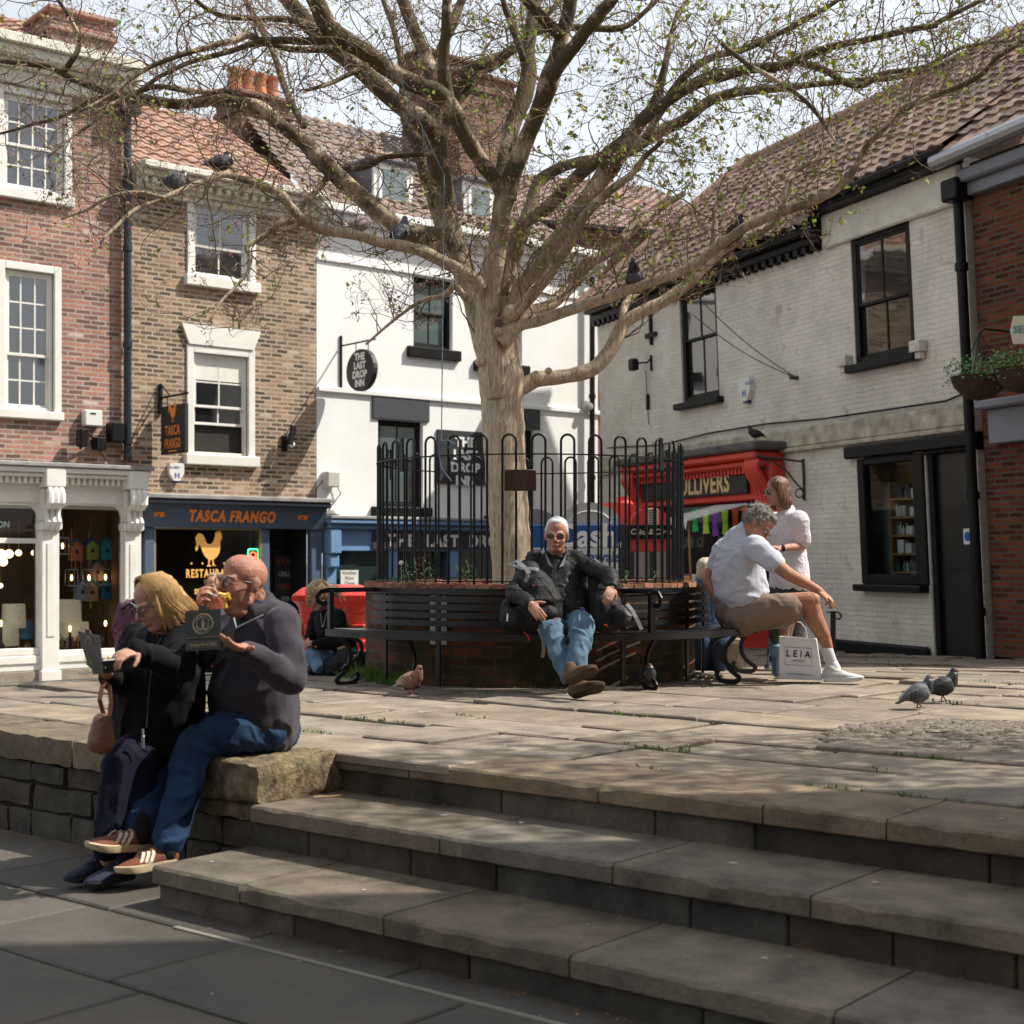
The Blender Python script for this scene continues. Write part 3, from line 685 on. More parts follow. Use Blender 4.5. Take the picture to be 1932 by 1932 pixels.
# restaurant front
z_l=LF.pix(435,938,.35)[1];z_p1=LF.pix(435,954,.22)[1];z_p0=LF.pix(435,996,.22)[1];zbB=LF.pix(430,1285)[1]
rf=LF.thing('restaurant_front','dark slate blue restaurant front with orange lettering','shop front',(kB0+kB1)/2,.15,zbB)
mb=MB();mb.box((kB0+.14,-.42,z_l-.045),(kB1+.05,0,z_l+.02),.01);LF.fb(mb,'lead_flashing',lead,rf)
mb=MB();mb.box((kB0+.14,-.40,z_l-.13),(kB1+.04,-.003,z_l-.048),.02);mb.box((kB0+.16,-.32,z_p1),(kB1+.02,-.003,z_l-.133),.02)
cor=LF.fb(mb,'cornice',mat('navy_black_paint',(.018,.022,.035),.4),rf)
mb=MB();ang_p=.06
mb.add([(kB0+.16,-.30,z_p1-.002),(kB1+.02,-.30,z_p1-.002),(kB1+.02,-.18,z_p0),(kB0+.16,-.18,z_p0),(kB0+.16,-.003,z_p1-.002),(kB1+.02,-.003,z_p1-.002),(kB1+.02,-.003,z_p0),(kB0+.16,-.003,z_p0)],
       [(0,1,2,3),(4,7,6,5),(0,3,7,4),(1,5,6,2),(3,2,6,7),(0,4,5,1)])
fas=LF.fb(mb,'fascia',slate_blue,rf)
def ftext(fac,parent,body,x,y,hpx,m,off=.02,sx=1,bold=0,ext=.004,spacing=1,serif=False,name='lettering',up=(0,0,1),szm=None,align='CENTER',shear=0):
    k,z=fac.pix(x,y,off);p=fac.W(k,off,z);d=p.y
    h=hpx/F*d/.70
    M=wm(parent).inverted()@face_M(p,fac.v,up);return text(body,m,parent,M,h,ext,sx,bold,name,align,shear,spacing)
ftext(LF,fas,'TASCA FRANGO',440,975.5,21,orange_letter,off=.255,sx=.72,bold=.012,spacing=1.18,up=(.22,-.26,1))
ftext(LF,fas,'Nº28',300,971,8.5,orange_letter,off=.255,sx=.8,bold=.006,up=(.22,-.26,1));ftext(LF,fas,'Nº28',571,977,8.5,orange_letter,off=.255,sx=.8,bold=.006,up=(.22,-.26,1))
wB=LF.rect(293,1004,490,1275,.1);kd0=LF.pix(508,1100,.1)[0];kd1=LF.pix(585,1100,.1)[0]
kpl0=LF.pix(271,1100,.1)[0]
mb=MB();mb.box((kpl0,-.14,zbB),(wB[0]-.03,-.003,z_p0),.01);mb.box((wB[1]+.02,-.12,zbB),(kd0,-.003,z_p0),.01);mb.box((kd1,-.14,zbB),(kB1+.02,-.003,z_p0),.01);mb.box((wB[0]-.03,-.11,zbB),(wB[1]+.02,-.003,zbB+.38),.01)
LF.fb(mb,'pilasters',slate_blue,rf)
mb=MB();e_=.02
for a_ in ((wB[0]-.03,zbB+.38,wB[0]+.0,z_p0-.004),(wB[1],zbB+.38,wB[1]+.02,z_p0-.004),(wB[0],z_p0-.03,wB[1],z_p0-.004)):mb.box((a_[0],-.12,a_[1]),(a_[2],-.05,a_[3]))
w_=LF.fb(mb,'window',mat('gilt_frame',(.30,.25,.14),.5),rf)
g=MB();g.quad((wB[0],-.08,zbB+.38),(wB[1],-.08,zbB+.38),(wB[1],-.08,z_p0-.03),(wB[0],-.08,z_p0-.03));LF.fb(g,'pane',shop_glass,w_)
amber=mat('amber_vinyl_glow',(.78,.40,.10),.6,emit=(.78,.36,.08),estr=.15)  # vinyl letters given a faint glow of their own, though no lamp
for body,x,y,hp,sx,sp_ in (('★ ★ ★ ★ ★',402,1063,6,1,1.0),('RESTAURANTE',402,1082.5,15,.66,1.25),('★',402,1100,5,1,1),('DELICIOSA COMIDA',402,1116,9,.6,1.1),('PORTUGUESA',402,1130,9,.6,1.1)):
    if '★' in body:
        ms=MB()
        for i in range(body.count('★')):
            n_=body.count('★');xx=x+(i-(n_-1)/2)*11.5*(2 if n_>1 else 1)*.9;k,z=LF.pix(xx,y,.075);rr_=.024 if n_>1 else .02
            ms.prism([(k+rr_*(1 if j%2==0 else .42)*math.sin(j*math.pi/5),z+rr_*(1 if j%2==0 else .42)*math.cos(j*math.pi/5)) for j in range(10)],-.088,-.083)
        LF.fb(ms,'star_lettering',amber,w_)
    else:ftext(LF,w_,body,x,y,hp,amber,off=.085,sx=sx,bold=.006,spacing=sp_,ext=.001)
def silhouette(fac,parent,pts,x,y,sc,m,off,name='rooster',th=.004):  # pts in picture-ish units, y down
    k,z=fac.pix(x,y,off);mb=MB();mb.prism([(k+a*sc,z-b*sc) for a,b in pts],-off-th,-off);return fac.fb(mb,name,m,parent)
ROOST=[(-22,-18),(-24,-27),(-19,-34),(-12,-33),(-8,-27),(-5,-19),(2,-17),(7,-22),(10,-31),(9,-36),(12,-34),(13,-39),(15,-35),(18,-40),(19,-34),(22,-35),(20,-30),(23,-28),(20,-26),(21,-22),(18,-24),(19,-14),(17,-4),(12,3),(7,6),(7,13),(12,16),(5,16),(5,7),(1,7),(0,14),(4,17),(-5,17),(-2,13),(-2,6),(-8,1),(-12,-6),(-14,-12),(-17,-18),(-19,-12),(-22,-6),(-24,-10)]
silhouette(LF,w_,ROOST,395,1048,.0098,amber,.083)
rs_=MB();x0_,x1_,yb_,z0_,z1_=wB[0],kd0,2.2,zbB+.1,z_p0
rs_.quad((x0_,yb_,z0_),(x1_,yb_,z0_),(x1_,yb_,z1_),(x0_,yb_,z1_));rs_.quad((x0_,0.03,z0_),(x1_,.03,z0_),(x1_,yb_,z0_),(x0_,yb_,z0_));rs_.quad((x0_,.03,z1_),(x1_,.03,z1_),(x1_,yb_,z1_),(x0_,yb_,z1_));rs_.quad((x0_,.03,z0_),(x0_,yb_,z0_),(x0_,yb_,z1_),(x0_,.03,z1_));rs_.quad((x1_,.03,z0_),(x1_,yb_,z0_),(x1_,yb_,z1_),(x1_,.03,z1_))
LF.fb(rs_,'room',mat('restaurant_room',(.06,.025,.015),.9,var=.5,vscale=1.5),rf)
mb=MB();mb.quad((kd0,.7,zbB),(kd1,.7,zbB),(kd1,.7,z_p0),(kd0,.7,z_p0));mb.quad((kd0,0,zbB),(kd0,.7,zbB),(kd0,.7,z_p0),(kd0,0,z_p0));mb.quad((kd1,0,zbB),(kd1,.7,zbB),(kd1,.7,z_p0),(kd1,0,z_p0));mb.quad((kd0,0,z_p0),(kd1,0,z_p0),(kd1,.7,z_p0),(kd0,.7,z_p0));mb.box((kd0+.05,.6,zbB),(kd1-.05,.66,z_p0-.3),.01)
LF.fb(mb,'door',mat('dark_door',(.02,.022,.03),.5),rf)
mb=MB();k,z=LF.pix(545,1095,-.5);mb.box((k-.25,.52,z-.75),(k+.22,.56,z+.42),.006);bd=LF.fb(mb,'menu_board',mat('chalkboard',(.02,.02,.02),.7),rf)
for i,(c_,t_) in enumerate((((.35,.08,.05),'OUR MENU'),((.5,.5,.45),'GRILLED'),((.35,.08,.05),'CHICKEN'),((.5,.5,.45),'WINE'),((.1,.25,.3),'TAPAS'))):
    p=LF.W(k-.02,-.51,z+.3-i*.2);text(t_,mat('chalk_%d'%i,c_,.8),bd,wm(bd).inverted()@face_M(p,LF.v),.11,.001,.8)

# ---- building C : white rendered inn
kC0=.004;kC1=LF.pix(1128,700)[0]
Cb=LF.thing('rendered_inn','white rendered inn with black window trims behind the tree','pub building',(kC0+kC1)/2,0,GZL)
zCtop=LF.pix(640,400)[1]
c1=LF.rect(780,520,854,662);c2=LF.rect(713,790,798,958);c3=LF.rect(905,560,985,690);c4=LF.rect(925,805,1008,975)
zfC=LF.pix(850,990)[1]
mb=wall_panel(MB(),kC0,kC1,zfC-.1,zCtop,[c1,c2,c3,c4],depth=.16);LF.fb(mb,'wall',render_white,Cb)
green_pane=glass_mat('greenish_pane',(.10,.135,.13),.7,True)
for c in (c1,c3):sash(LF,Cb,c,2,1,1,black_paint,green_pane,meet=.5,sill=(.14,.08,.18),fw=.06,rec=.13)
for c in (c2,c4):
    w=sash(LF,Cb,c,2,1,1,black_paint,green_pane,meet=.55,sill=(.14,.10,.16),fw=.06,rec=.13)
    mb=MB();mb.box((c[0]-.12,-.035,c[3]+.002),(c[1]+.12,.02,c[3]+.42),.008);LF.fb(mb,'lintel',mat('charcoal_paint',(.045,.047,.055),.7,bump=.3),w)
mb=MB();zb1=LF.pix(860,755)[1];mb.box((kC0+.01,-.05,zb1-.05),(kC1+.14,.0,zb1+.03),.01)
zb2=LF.pix(620,490)[1];mb.box((kC0+.01,-.035,zb2-.03),(kC1,.0,zb2+.03),.008)
for o_,a_,b_ in ((.08,-.3,-.18),(.2,-.177,-.06),(.3,-.057,.06)):mb.box((kC0+.01,-o_,zCtop+a_),(kC1+.05,.1,zCtop+b_),.012)
LF.fb(mb,'string_course',render_white,Cb)
tile_roof(LF,Cb,kC0,kC1,.1,zCtop+.05,4.2,zCtop+2.9,pant_grey,k0t=kC0+.8,k1t=kC1-1.6,seed=9)
for (x,y0,y1,w_px) in ((742,318,392,74),(905,352,425,60)):  # dormers
    ka,za=LF.pix(x-w_px/2,y1,-.9);kb,zb_=LF.pix(x+w_px/2,y0,-.9)
    mb=MB();mb.box((ka,.9,za),(kb,2.6,zb_),.01);mb.box((ka+.1,.87,za+.05),(kb-.1,.9,zb_-.06),.0)
    dm=LF.fb(mb,'dormer',render_white,Cb)
    g=MB();g.quad((ka+.16,.865,za+.12),(kb-.16,.865,za+.12),(kb-.16,.865,zb_-.12),(ka+.16,.865,zb_-.12));LF.fb(g,'pane',green_pane,dm)
    r=MB();r.box((ka-.1,.78,zb_+.002),(kb+.1,2.7,zb_+.07),.02);r.quad((ka-.004,.95,za),(ka-.004,2.6,za),(ka-.004,2.6,zb_),(ka-.004,.95,zb_));LF.fb(r,'lead_roof',mat('slate_lead',(.12,.13,.15),.6,var=.2),dm)
ck0=LF.pix(855,300,-2.6)[0];ck1=LF.pix(958,300,-2.6)[0]
ckz=LF.pix(905,155,-2.6)[1];brickCh=brick_mat('orange_chimney_brick',(.10,.05,.035),(.26,.13,.09),(.22,.17,.13),bh=.075,third=(.18,.085,.06))
chimney(LF,Cb,ck0,ck1,2.4,3.6,zCtop,ckz,brickCh,pots=0)
ck2=LF.pix(880,300,-3.9)[0];ckz2=LF.pix(870,118,-3.9)[1]
chimney(LF,Cb,ck0+.2,ck2+.5,3.9,4.6,zCtop,ckz2,brickCh,pots=0)
bk0=LF.pix(443,250,-3.6)[0];bk1=LF.pix(535,250,-3.6)[0];bkz=LF.pix(490,195,-3.6)[1]
chimney(LF,B,bk0,bk1,3.35,4.3,zBtop+.5,bkz,brickCh,pots=4)
# pub front in pale blue
zp_t=LF.pix(850,983,.3)[1];zp_b=LF.pix(850,1001,.2)[1];zf0=LF.pix(850,1040,.2)[1];zgb=LF.pix(700,1270)[1]
pf=LF.thing('pub_front','pale blue pub front with a black name board behind the railing','shop front',(kC0+kC1)/2,.15,zgb)
mb=MB();mb.box((kC0+.05,-.36,zp_t),(kC1-.05,0,zp_t+.05),.01);LF.fb(mb,'lead_flashing',lead,pf)
mb=MB();mb.box((kC0+.05,-.34,zp_t-.08),(kC1-.05,-.003,zp_t-.003),.02);mb.box((kC0+.08,-.26,zp_b),(kC1-.08,-.003,zp_t-.083),.02);mb.box((kC0+.1,-.16,zf0),(kC1-.1,-.003,zp_b-.003),.006)
LF.fb(mb,'fascia',pale_blue,pf)
kf0,kf1=LF.pix(702,1020,.18)[0],LF.pix(1060,1020,.18)[0]
mb=MB();mb.box((kf0,-.19,zf0+.03),(kf1,-.163,zp_b-.03),.004);nb=LF.fb(mb,'name_board',mat('board_charcoal',(.03,.03,.038),.6),pf)
ftext(LF,nb,'THE  LAST  DROP  INN',880,1022,21,white_letter,off=.195,sx=.98,bold=.012,spacing=1.22)
for xx in (626,745,858,965,1065):
    k,_=LF.pix(xx,1050,.15);mb=MB();mb.box((k-.09,-.15,zgb),(k+.09,-.003,zf0),.01)
    if xx==626:
        mb.box((k-.11,-.28,zf0-.05),(k+.11,-.003,zp_b-.01),.02);mb.box((k-.10,-.24,zf0-.28),(k+.10,-.003,zf0-.053),.03)
    LF.fb(mb,'pilaster',pale_blue,pf)
zst=zgb+.75
mb=MB();mb.box((kC0+.1,-.1,zgb),(kC1-.1,-.003,zst),.01);LF.fb(mb,'stall_riser',pale_blue,pf)
mb=MB();mb.quad((kC0+.3,-.05,zst),(kC1-.1,-.05,zst),(kC1-.1,-.05,zf0),(kC0+.3,-.05,zf0));LF.fb(mb,'pane',glass_mat('pub_pane',(.02,.035,.035),.5,True),pf)
k,z=LF.pix(659,1090,.12);mb=MB();mb.box((k-.17,-.13,z-.2),(k+.17,-.11,z+.12),.003);kb_=LF.fb(mb,'notice_board',white,pf)
text('Kitchen\nNow\nOpen',mat('grey_letter',(.3,.3,.3),.7),kb_,wm(kb_).inverted()@face_M(LF.W(k,.135,z),LF.v),.085,.001)
mb=MB();mb.box((kC1-.05,-.02,-1),(kC1,.3,3));

# ---- the gap: red brick house further back with a pink tiled roof
GF=Fac(940,31.5,(.93,.36))
g0,g1=GF.pix(925,800)[0],GF.pix(1330,800)[0];gz=GF.pix(1180,436)[1]
G=GF.thing('brick_house','far red brick house with a pink tiled roof seen in the gap beside the inn','house',(g0+g1)/2,0,GZL)
GF.fb(wall_panel(MB(),g0,g1,-1,gz,[]),'wall',brickCh,G)
tile_roof(GF,G,g0,g1+1.5,-.25,gz,4.5,gz+2.3,pant_pink,seed=14,k1t=g1+.9)
mb=MB();mb.box((g0,-.34,gz-.1),(g1,-.2,gz+.02),.02);GF.fb(mb,'gutter',black_paint,G)
mb=MB()
for yy in (715,745,775,860,900):k,z=GF.pix(1139,yy);mb.box((k-.06,-.06,z-.05),(k+.06,.0,z+.05),.01)
GF.fb(mb,'lamp_brackets',white,G)
# ------------------------------------------------------------------ building D: painted white brick, black timbers (right)
kD0=-.02;kD1=RF.pix(1853,1000)[0]-.02;kst=RF.pix(1556,430)[0]
D=RF.thing('whitewashed_house','old whitewashed brick house with leaning black windows and a brown pantile roof','house',(kD0+kD1)/2,0,-.5)
zE1=5.32;zE2=5.56
W1=RF.rect(1280,530,1358,748);k0_,zz1=RF.pix(1604,448);k1_,zz0=RF.pix(1727,663);zz1b=RF.pix(1712,416)[1];W2=(k0_,k1_,zz0-.02,(zz1+zz1b)/2)
k0_,zz1=RF.pix(1622,873);k1_,zz0=RF.pix(1741,1098);W3=(k0_,k1_,zz0,zz1)
kdr0=RF.pix(1752,1000)[0];kdr1=RF.pix(1848,1000)[0];zdt=RF.pix(1800,838)[1];zdb=RF.pix(1800,1247)[1]
G0,G1=RF.pix(1196,980)[0],RF.pix(1420,980)[0];zg1=RF.pix(1425,930)[1]
ops=[W1,W2,W3,(kdr0,kdr1,-.6,zdt),(G0,G1,-.6,zg1)]
mb=wall_panel(MB(),kD0,kst,-.6,zE1,ops,depth=.14,back=5.5,sides=False);wall_panel(mb,kst,kD1,-.6,zE2,ops,depth=.14,back=5.5,sides=False)
mb.quad((kD0,0,-.6),(kD0,5.5,-.6),(kD0,5.5,zE1),(kD0,0,zE1));mb.quad((kD1,0,-.6),(kD1,5.5,-.6),(kD1,5.5,zE2),(kD1,0,zE2));mb.quad((kst,0,zE1),(kst,5.5,zE1),(kst,5.5,zE2),(kst,0,zE2));mb.quad((kD0,5.5,-.6),(kD1,5.5,-.6),(kD1,5.5,zE2),(kD0,5.5,zE2))
RF.fb(mb,'wall',paintedB,D)
dark_pane=glass_mat('old_window_glass',(.02,.018,.016),.75,True)
sash(RF,D,W1,2,1,1,black_paint,dark_pane,meet=.50,sill=(.12,.12,.10),fw=.085,rec=.08,bar=.03)
sash(RF,D,W2,2,1,1,black_paint,dark_pane,meet=.46,sill=(.10,.12,.10),fw=.085,rec=.06,bar=.03)
# curtains and books seen in the upstairs room: a pale strip behind the left window
# rendered band, coved eaves and string course
mb=MB();zs=RF.pix(1500,806)[1];
mb.box((kD0,-.05,zs-.28),(kD1,-.002,zs-.02),.02)
mb.box((kD0,-.075,zs-.34),(kD1,-.004,zs-.284),.012)
RF.fb(mb,'string_course',mat('lichened_band',(.42,.38,.29),.9,bump=.6,bscale=14,var=.45,vscale=5),D)
mb=MB();mb.box((kst+.01,-.07,zE2-.55),(kD1-.02,-.002,zE2-.1),.02);RF.fb(mb,'rendered_panel',cream,D)
mb=MB();mb.box((kD0,-.26,zE1-.10),(kst-.01,-.002,zE1+.02),.02);mb.box((kD0,-.14,zE1-.22),(kst-.01,-.003,zE1-.103),.02)
mb.box((kst-.03,-.30,zE2-.10),(kD1+.05,-.002,zE2+.03),.02);mb.box((kst-.05,-.24,zE1-.18),(kst+.03,-.006,zE2-.1),.015)
kk=kD0+.05
while kk<kst-.1:mb.box((kk,-.13,zE1-.30),(kk+.10,-.006,zE1-.222));kk+=.2
RF.fb(mb,'eaves_board',black_paint,D)
mb=MB();mb.tube([RF_ for RF_ in [(kst,-.36,zE2+.0),(kD1+.1,-.36,zE2+.02)]],.055,8);RF.fb(mb,'gutter',black_paint,D)
kr=RF.pix(1414,307,-3.0);print('ridge z',kr,'E1',zE1,'kst',kst,'kD1',kD1)
zR=kr[1]
kr0=kr[0]
tile_roof(RF,D,kD0-.1,kst,-.32,zE1+.02,3.0,zR,pant_brown,k0t=kr0,k1t=kst,seed=31,rnd_tint=.35,amp=.035)
tile_roof(RF,D,kst,kD1+.15,-.36,zE2+.05,3.0,zR+.12,pant_brown,k0t=kst,k1t=kD1+.15,seed=32,rnd_tint=.35,amp=.035,name='roof')
mb=MB()
for i in range(46):  # ridge tiles
    x=kr0+i*.36
    if x>kD1:break
    mb.tube([(x,3.02,zR+.02+random.uniform(-.01,.01)),(x+.34,3.02,zR+.03)],[.11,.12],8)
for i in range(14):
    f0,f1=i/14,(i+.95)/14;q=lambda f:(kD0-.1+(kr0-kD0+.1)*f,-.32+3.32*f,zE1+.02+(zR-zE1)*f+.05)
    mb.tube([q(f0),q(f1)],[.10,.11],8)
RF.fb(mb,'ridge_tiles',pant_orange,D,smooth=50)
# back slope and hip end so the roof is a solid
mb=MB();mb.quad((kr0,3.0,zR-.05),(kD1,3.0,zR-.05),(kD1,5.7,zE1),(kD0,5.7,zE1));mb.add([(kD0-.05,-.28,zE1),(kD0-.05,5.7,zE1),(kr0,3.0,zR-.04)],[(0,1,2)]);mb.add([(kD1,-.2,zE2),(kD1,5.7,zE1),(kD1,3.0,zR)],[(0,1,2)])
RF.fb(mb,'roof_slope',pant_brown,D)
# plinth
mb=MB();zpl=RF.pix(1600,1207)[1];kp0=RF.pix(1578,1210)[0];mb.box((kp0,-.09,-.55),(kdr0-.04,-.003,zpl),.03);RF.fb(mb,'plinth',black_paint,D)
# door
mb=MB();mb.box((kdr0,.02,-.5),(kdr0+.09,.13,zdt-.08),.01);mb.box((kdr1-.07,.02,-.5),(kdr1,.13,zdt-.08),.01);mb.box((kdr0-.02,-.03,zdt-.09),(kdr1+.05,.12,zdt+.12),.012)
dr=RF.fb(mb,'door',black_paint,D)
mb=MB();mb.box((kdr0+.09,.08,-.5),(kdr1-.07,.12,zdt-.09))
for a_,b_ in ((.1,.9),(1.05,1.75)):mb.box((kdr0+.2,.07,zdb+a_),(kdr1-.18,.082,zdb+b_),.01)
RF.fb(mb,'door_leaf',mat('black_gloss_paint',(.008,.008,.008),.3),dr)
k,z=RF.pix(1817,1012);mb=MB();mb.box((k-.07,.063,z-.09),(k+.07,.068,z+.09));st=RF.fb(mb,'fire_notice',plastic_white,dr);mb=MB();mb.lathe([(0,0),(.055,0),(.055,.003),(0,.003)],(0,0,0),20,M=Matrix.Translation((k,.0625,z))@Matrix.Rotation(R(90),4,'X'));RF.fb(mb,'blue_disc',mat('notice_blue',(.02,.08,.35),.4),st)
mb=MB();mb.box((kdr0-.05,-.35,zdb-.16),(kdr1+.05,.13,zdb-.01),.02);RF.fb(mb,'doorstep',kerb_m,D)
# display window beside the door
mb=MB();a,b,c,d=W3;fw=.11
mb.box((a-.02,-.04,c-.04),(a+fw,.1,d+.04),.012);mb.box((b-fw*.6,-.04,c-.04),(kdr0-.02,.1,d+.04),.012);mb.box((a+fw,-.03,d-.04),(b-.06,.1,d+.05),.01);mb.box((a+fw,-.03,c-.04),(b-.06,.1,c+.08),.01)
mb.box((a-.22,-.10,d+.052),(kdr1+.06,-.004,d+.21),.02);mb.box((a-.06,-.16,c-.13),(kdr0-.03,-.004,c-.043),.015)
w=RF.fb(mb,'display_window',black_paint,D)
g=MB();g.quad((a+fw,.02,c+.08),(b-.06,.02,c+.08),(b-.06,.02,d-.04),(a+fw,.02,d-.04));RF.fb(g,'pane',shop_glass,w)
rm=MB();x0_,x1_,yb_=a-.45,b+.1,.75
for q in (((x0_,yb_,c),(x1_,yb_,c),(x1_,yb_,d),(x0_,yb_,d)),((x0_,.1,c),(x1_,.1,c),(x1_,yb_,c),(x0_,yb_,c)),((x0_,.1,d),(x1_,.1,d),(x1_,yb_,d),(x0_,yb_,d)),((x0_,.1,c),(x0_,yb_,c),(x0_,yb_,d),(x0_,.1,d)),((x1_,.1,c),(x1_,yb_,c),(x1_,yb_,d),(x1_,.1,d))):rm.quad(*q)
RF.fb(rm,'display_lining',mat('ochre_lining',(.55,.42,.12),.8,var=.3),w)
mb=MB();mb.box((a-.38,.40,c+.05),(a+.12,.43,d-.25));RF.fb(mb,'pale_poster',mat('pale_teal',(.55,.72,.75),.6,var=.15),w)
sh=RF.thing('shelf_unit','wooden shelf unit of small bottles and books inside the black display window','shelves',(a+b)/2+.12,-.45,c+.09)
mb=MB();wood=mat('shelf_wood',(.30,.18,.06),.6,var=.2)
sx0,sx1=a+.16,b-.32;nsh=5;hh=(d-c-.35)
for i in range(nsh):zc_=c+.09+hh*i/nsh;mb.box((sx0,.3,zc_+.001),(sx1,.6,zc_+.03),.004)
mb.box((sx0,.3,c+.09),(sx0+.025,.6,d-.25));mb.box((sx1-.025,.3,c+.09),(sx1,.6,d-.25))
RF.fb(mb,'frame',wood,sh)
rb=random.Random(9)
cols=[((.6,.6,.58),'pale_ware'),((.04,.05,.06),'dark_bottle'),((.45,.40,.3),'cream_card'),((.1,.22,.22),'teal_box'),((.4,.08,.12),'crimson_box')]
for i in range(nsh):
    zc_=c+.12+hh*i/nsh;x=sx0+.04
    while x<sx1-.1:
        cc=rb.choice([0,0,1,1,2,3]+([4] if i==0 else []));wd=rb.choice([.045,.05,.09,.13]);ht=hh/nsh*rb.uniform(.45,.75);mb=MB()
        if wd<.06:mb.lathe([(0,0),(wd/2,0),(wd/2,ht*.7),(wd/5,ht*.8),(wd/5,ht),(0,ht)],(x+wd/2,.38,zc_),10);nm='bottle'
        else:mb.box((x,.33,zc_),(x+wd-.01,.42,zc_+ht),.004);nm='box'
        RF.fb(mb,nm,mat(cols[cc][1],cols[cc][0],.5),sh);x+=wd+rb.uniform(.005,.03)

# red shop front with the gold name
gz0=RF.pix(1300,1205)[1];OFFG=.38
def gp(x,y,off=OFFG):return RF.pix(x,y,off)
ka,_=gp(1182,900);kb,_=gp(1438,880);kfa,_=gp(1212,928,.3);kfb,_=gp(1408,910,.3)
zt_=gp(1462,848)[1];zft=gp(1426,891,.3)[1];zfb=gp(1426,929,.3)[1];zsb=gp(1440,943,.25)[1];zcb=gp(1440,962,.3)[1]
gf=RF.thing('red_shop_front','bright red shop front with gold lettering on a black board','shop front',(ka+kb)/2,.1,gz0)
mb=MB();mb.box((ka-.06,-.56,zt_+.02),(kb+.12,-.003,zt_+.14),.03);RF.fb(mb,'lead_flat',mat('mossy_lead',(.10,.095,.085),.8,bump=.5,var=.5,vscale=4),gf)
mb=MB();mb.box((ka,-.50,zt_-.10),(kb,-.003,zt_+.017),.03);mb.box((ka+.03,-.42,zft+.07),(kb-.03,-.003,zt_-.103),.03)
x=kfa-.02
while x<kfb:mb.box((x,-.36,zft-.01),(x+.05,-.2,zft+.067));x+=.10
mb.box((ka+.05,-.24,zsb),(kb-.05,-.003,zft+.06),.01);mb.box((ka+.1,-.30,zsb-.0),(kb-.1,-.2,zfb-.02),.02)
RF.fb(mb,'cornice',red_paint,gf)
for k_ in (ka+.18,kb-.16):
    mb=MB()
    for q in range(4):
        x=k_-.135+q*.09
        mb.tube([(x,-.42,zt_-.12),(x,-.46,zt_-.22),(x,-.40,zt_-.34),(x,-.30,zfb+.05),(x,-.27,zfb-.1),(x,-.30,zcb+.02),(x,-.2,zcb-.08)],[.05,.055,.05,.045,.045,.05,.03],7)
    mb.box((k_-.17,-.28,zcb-.05),(k_+.17,-.01,zt_-.13),.03);mb.box((k_-.13,-.12,gz0),(k_+.13,-.002,zcb-.06),.01)
    RF.fb(mb,'console_bracket',red_paint,gf,smooth=50)
mb=MB();mb.box((kfa,-.30,zfb),(kfb,-.245,zft-.014),.004);nb=RF.fb(mb,'name_board',mat('board_black',(.018,.016,.016),.5),gf)
ftext(RF,nb,'GULLIVERS',1320,917,33,gold_letter,off=.305,sx=.90,bold=.010,spacing=1.08)
mb=MB();mb.quad((ka+.3,-.02,gz0),(kb-.3,-.02,gz0),(kb-.3,-.02,zsb),(ka+.3,-.02,zsb))
RF.fb(mb,'pane',glass_mat('dim_shop_pane',(.03,.025,.02),.5,True),gf)
mb=MB();mb.box((ka+.25,-.1,gz0-.1),(kb-.25,-.025,gz0+.5),.01);RF.fb(mb,'stall_riser',red_paint,gf)
RF.fb(MB().box((G0-.1,.10,-.6),(G1+.1,.3,zg1+.1)),'backing',dark_int,D)
# bunting under the red cornice
fl_cols=[('green',(.02,.35,.08)),('lime',(.38,.62,.02)),('purple',(.2,.03,.35)),('lime',(.38,.62,.02)),('vermilion',(.65,.08,.02)),('orange',(.75,.22,.02)),('blue',(.03,.06,.4))]
bn=RF.thing('bunting','string of coloured cloth flags hung under the red shop cornice','bunting',(ka+kb)/2,.3,zsb-.05)
mb=MB();pts=[]
for i,(nm,c_) in enumerate(fl_cols):
    x_=[1311,1331,1348.5,1368,1387,1406,1425][i];y_=[961,964,968,964,960,957,952][i]
    k,z=gp(x_,y_,.32);f=MB();f.add([(k-.09,-.32,z),(k+.09,-.32,z+.01),(k+.10,-.34,z-.17),(k+.085,-.31,z-.33),(k-.085,-.325,z-.34),(k-.1,-.30,z-.17)],[(0,1,2,5),(5,2,3,4)]);f.add([(k-.09,-.325,z),(k+.09,-.325,z+.01),(k+.10,-.345,z-.17),(k+.085,-.315,z-.33),(k-.085,-.33,z-.34),(k-.1,-.305,z-.17)],[(0,5,2,1),(5,4,3,2)])
    RF.fb(f,'flag',mat('flag_'+nm,c_,.8),bn);pts.append((k,-.32,z+.005))
mb.tube(pts,.006,5);RF.fb(mb,'cord',black_paint,bn)
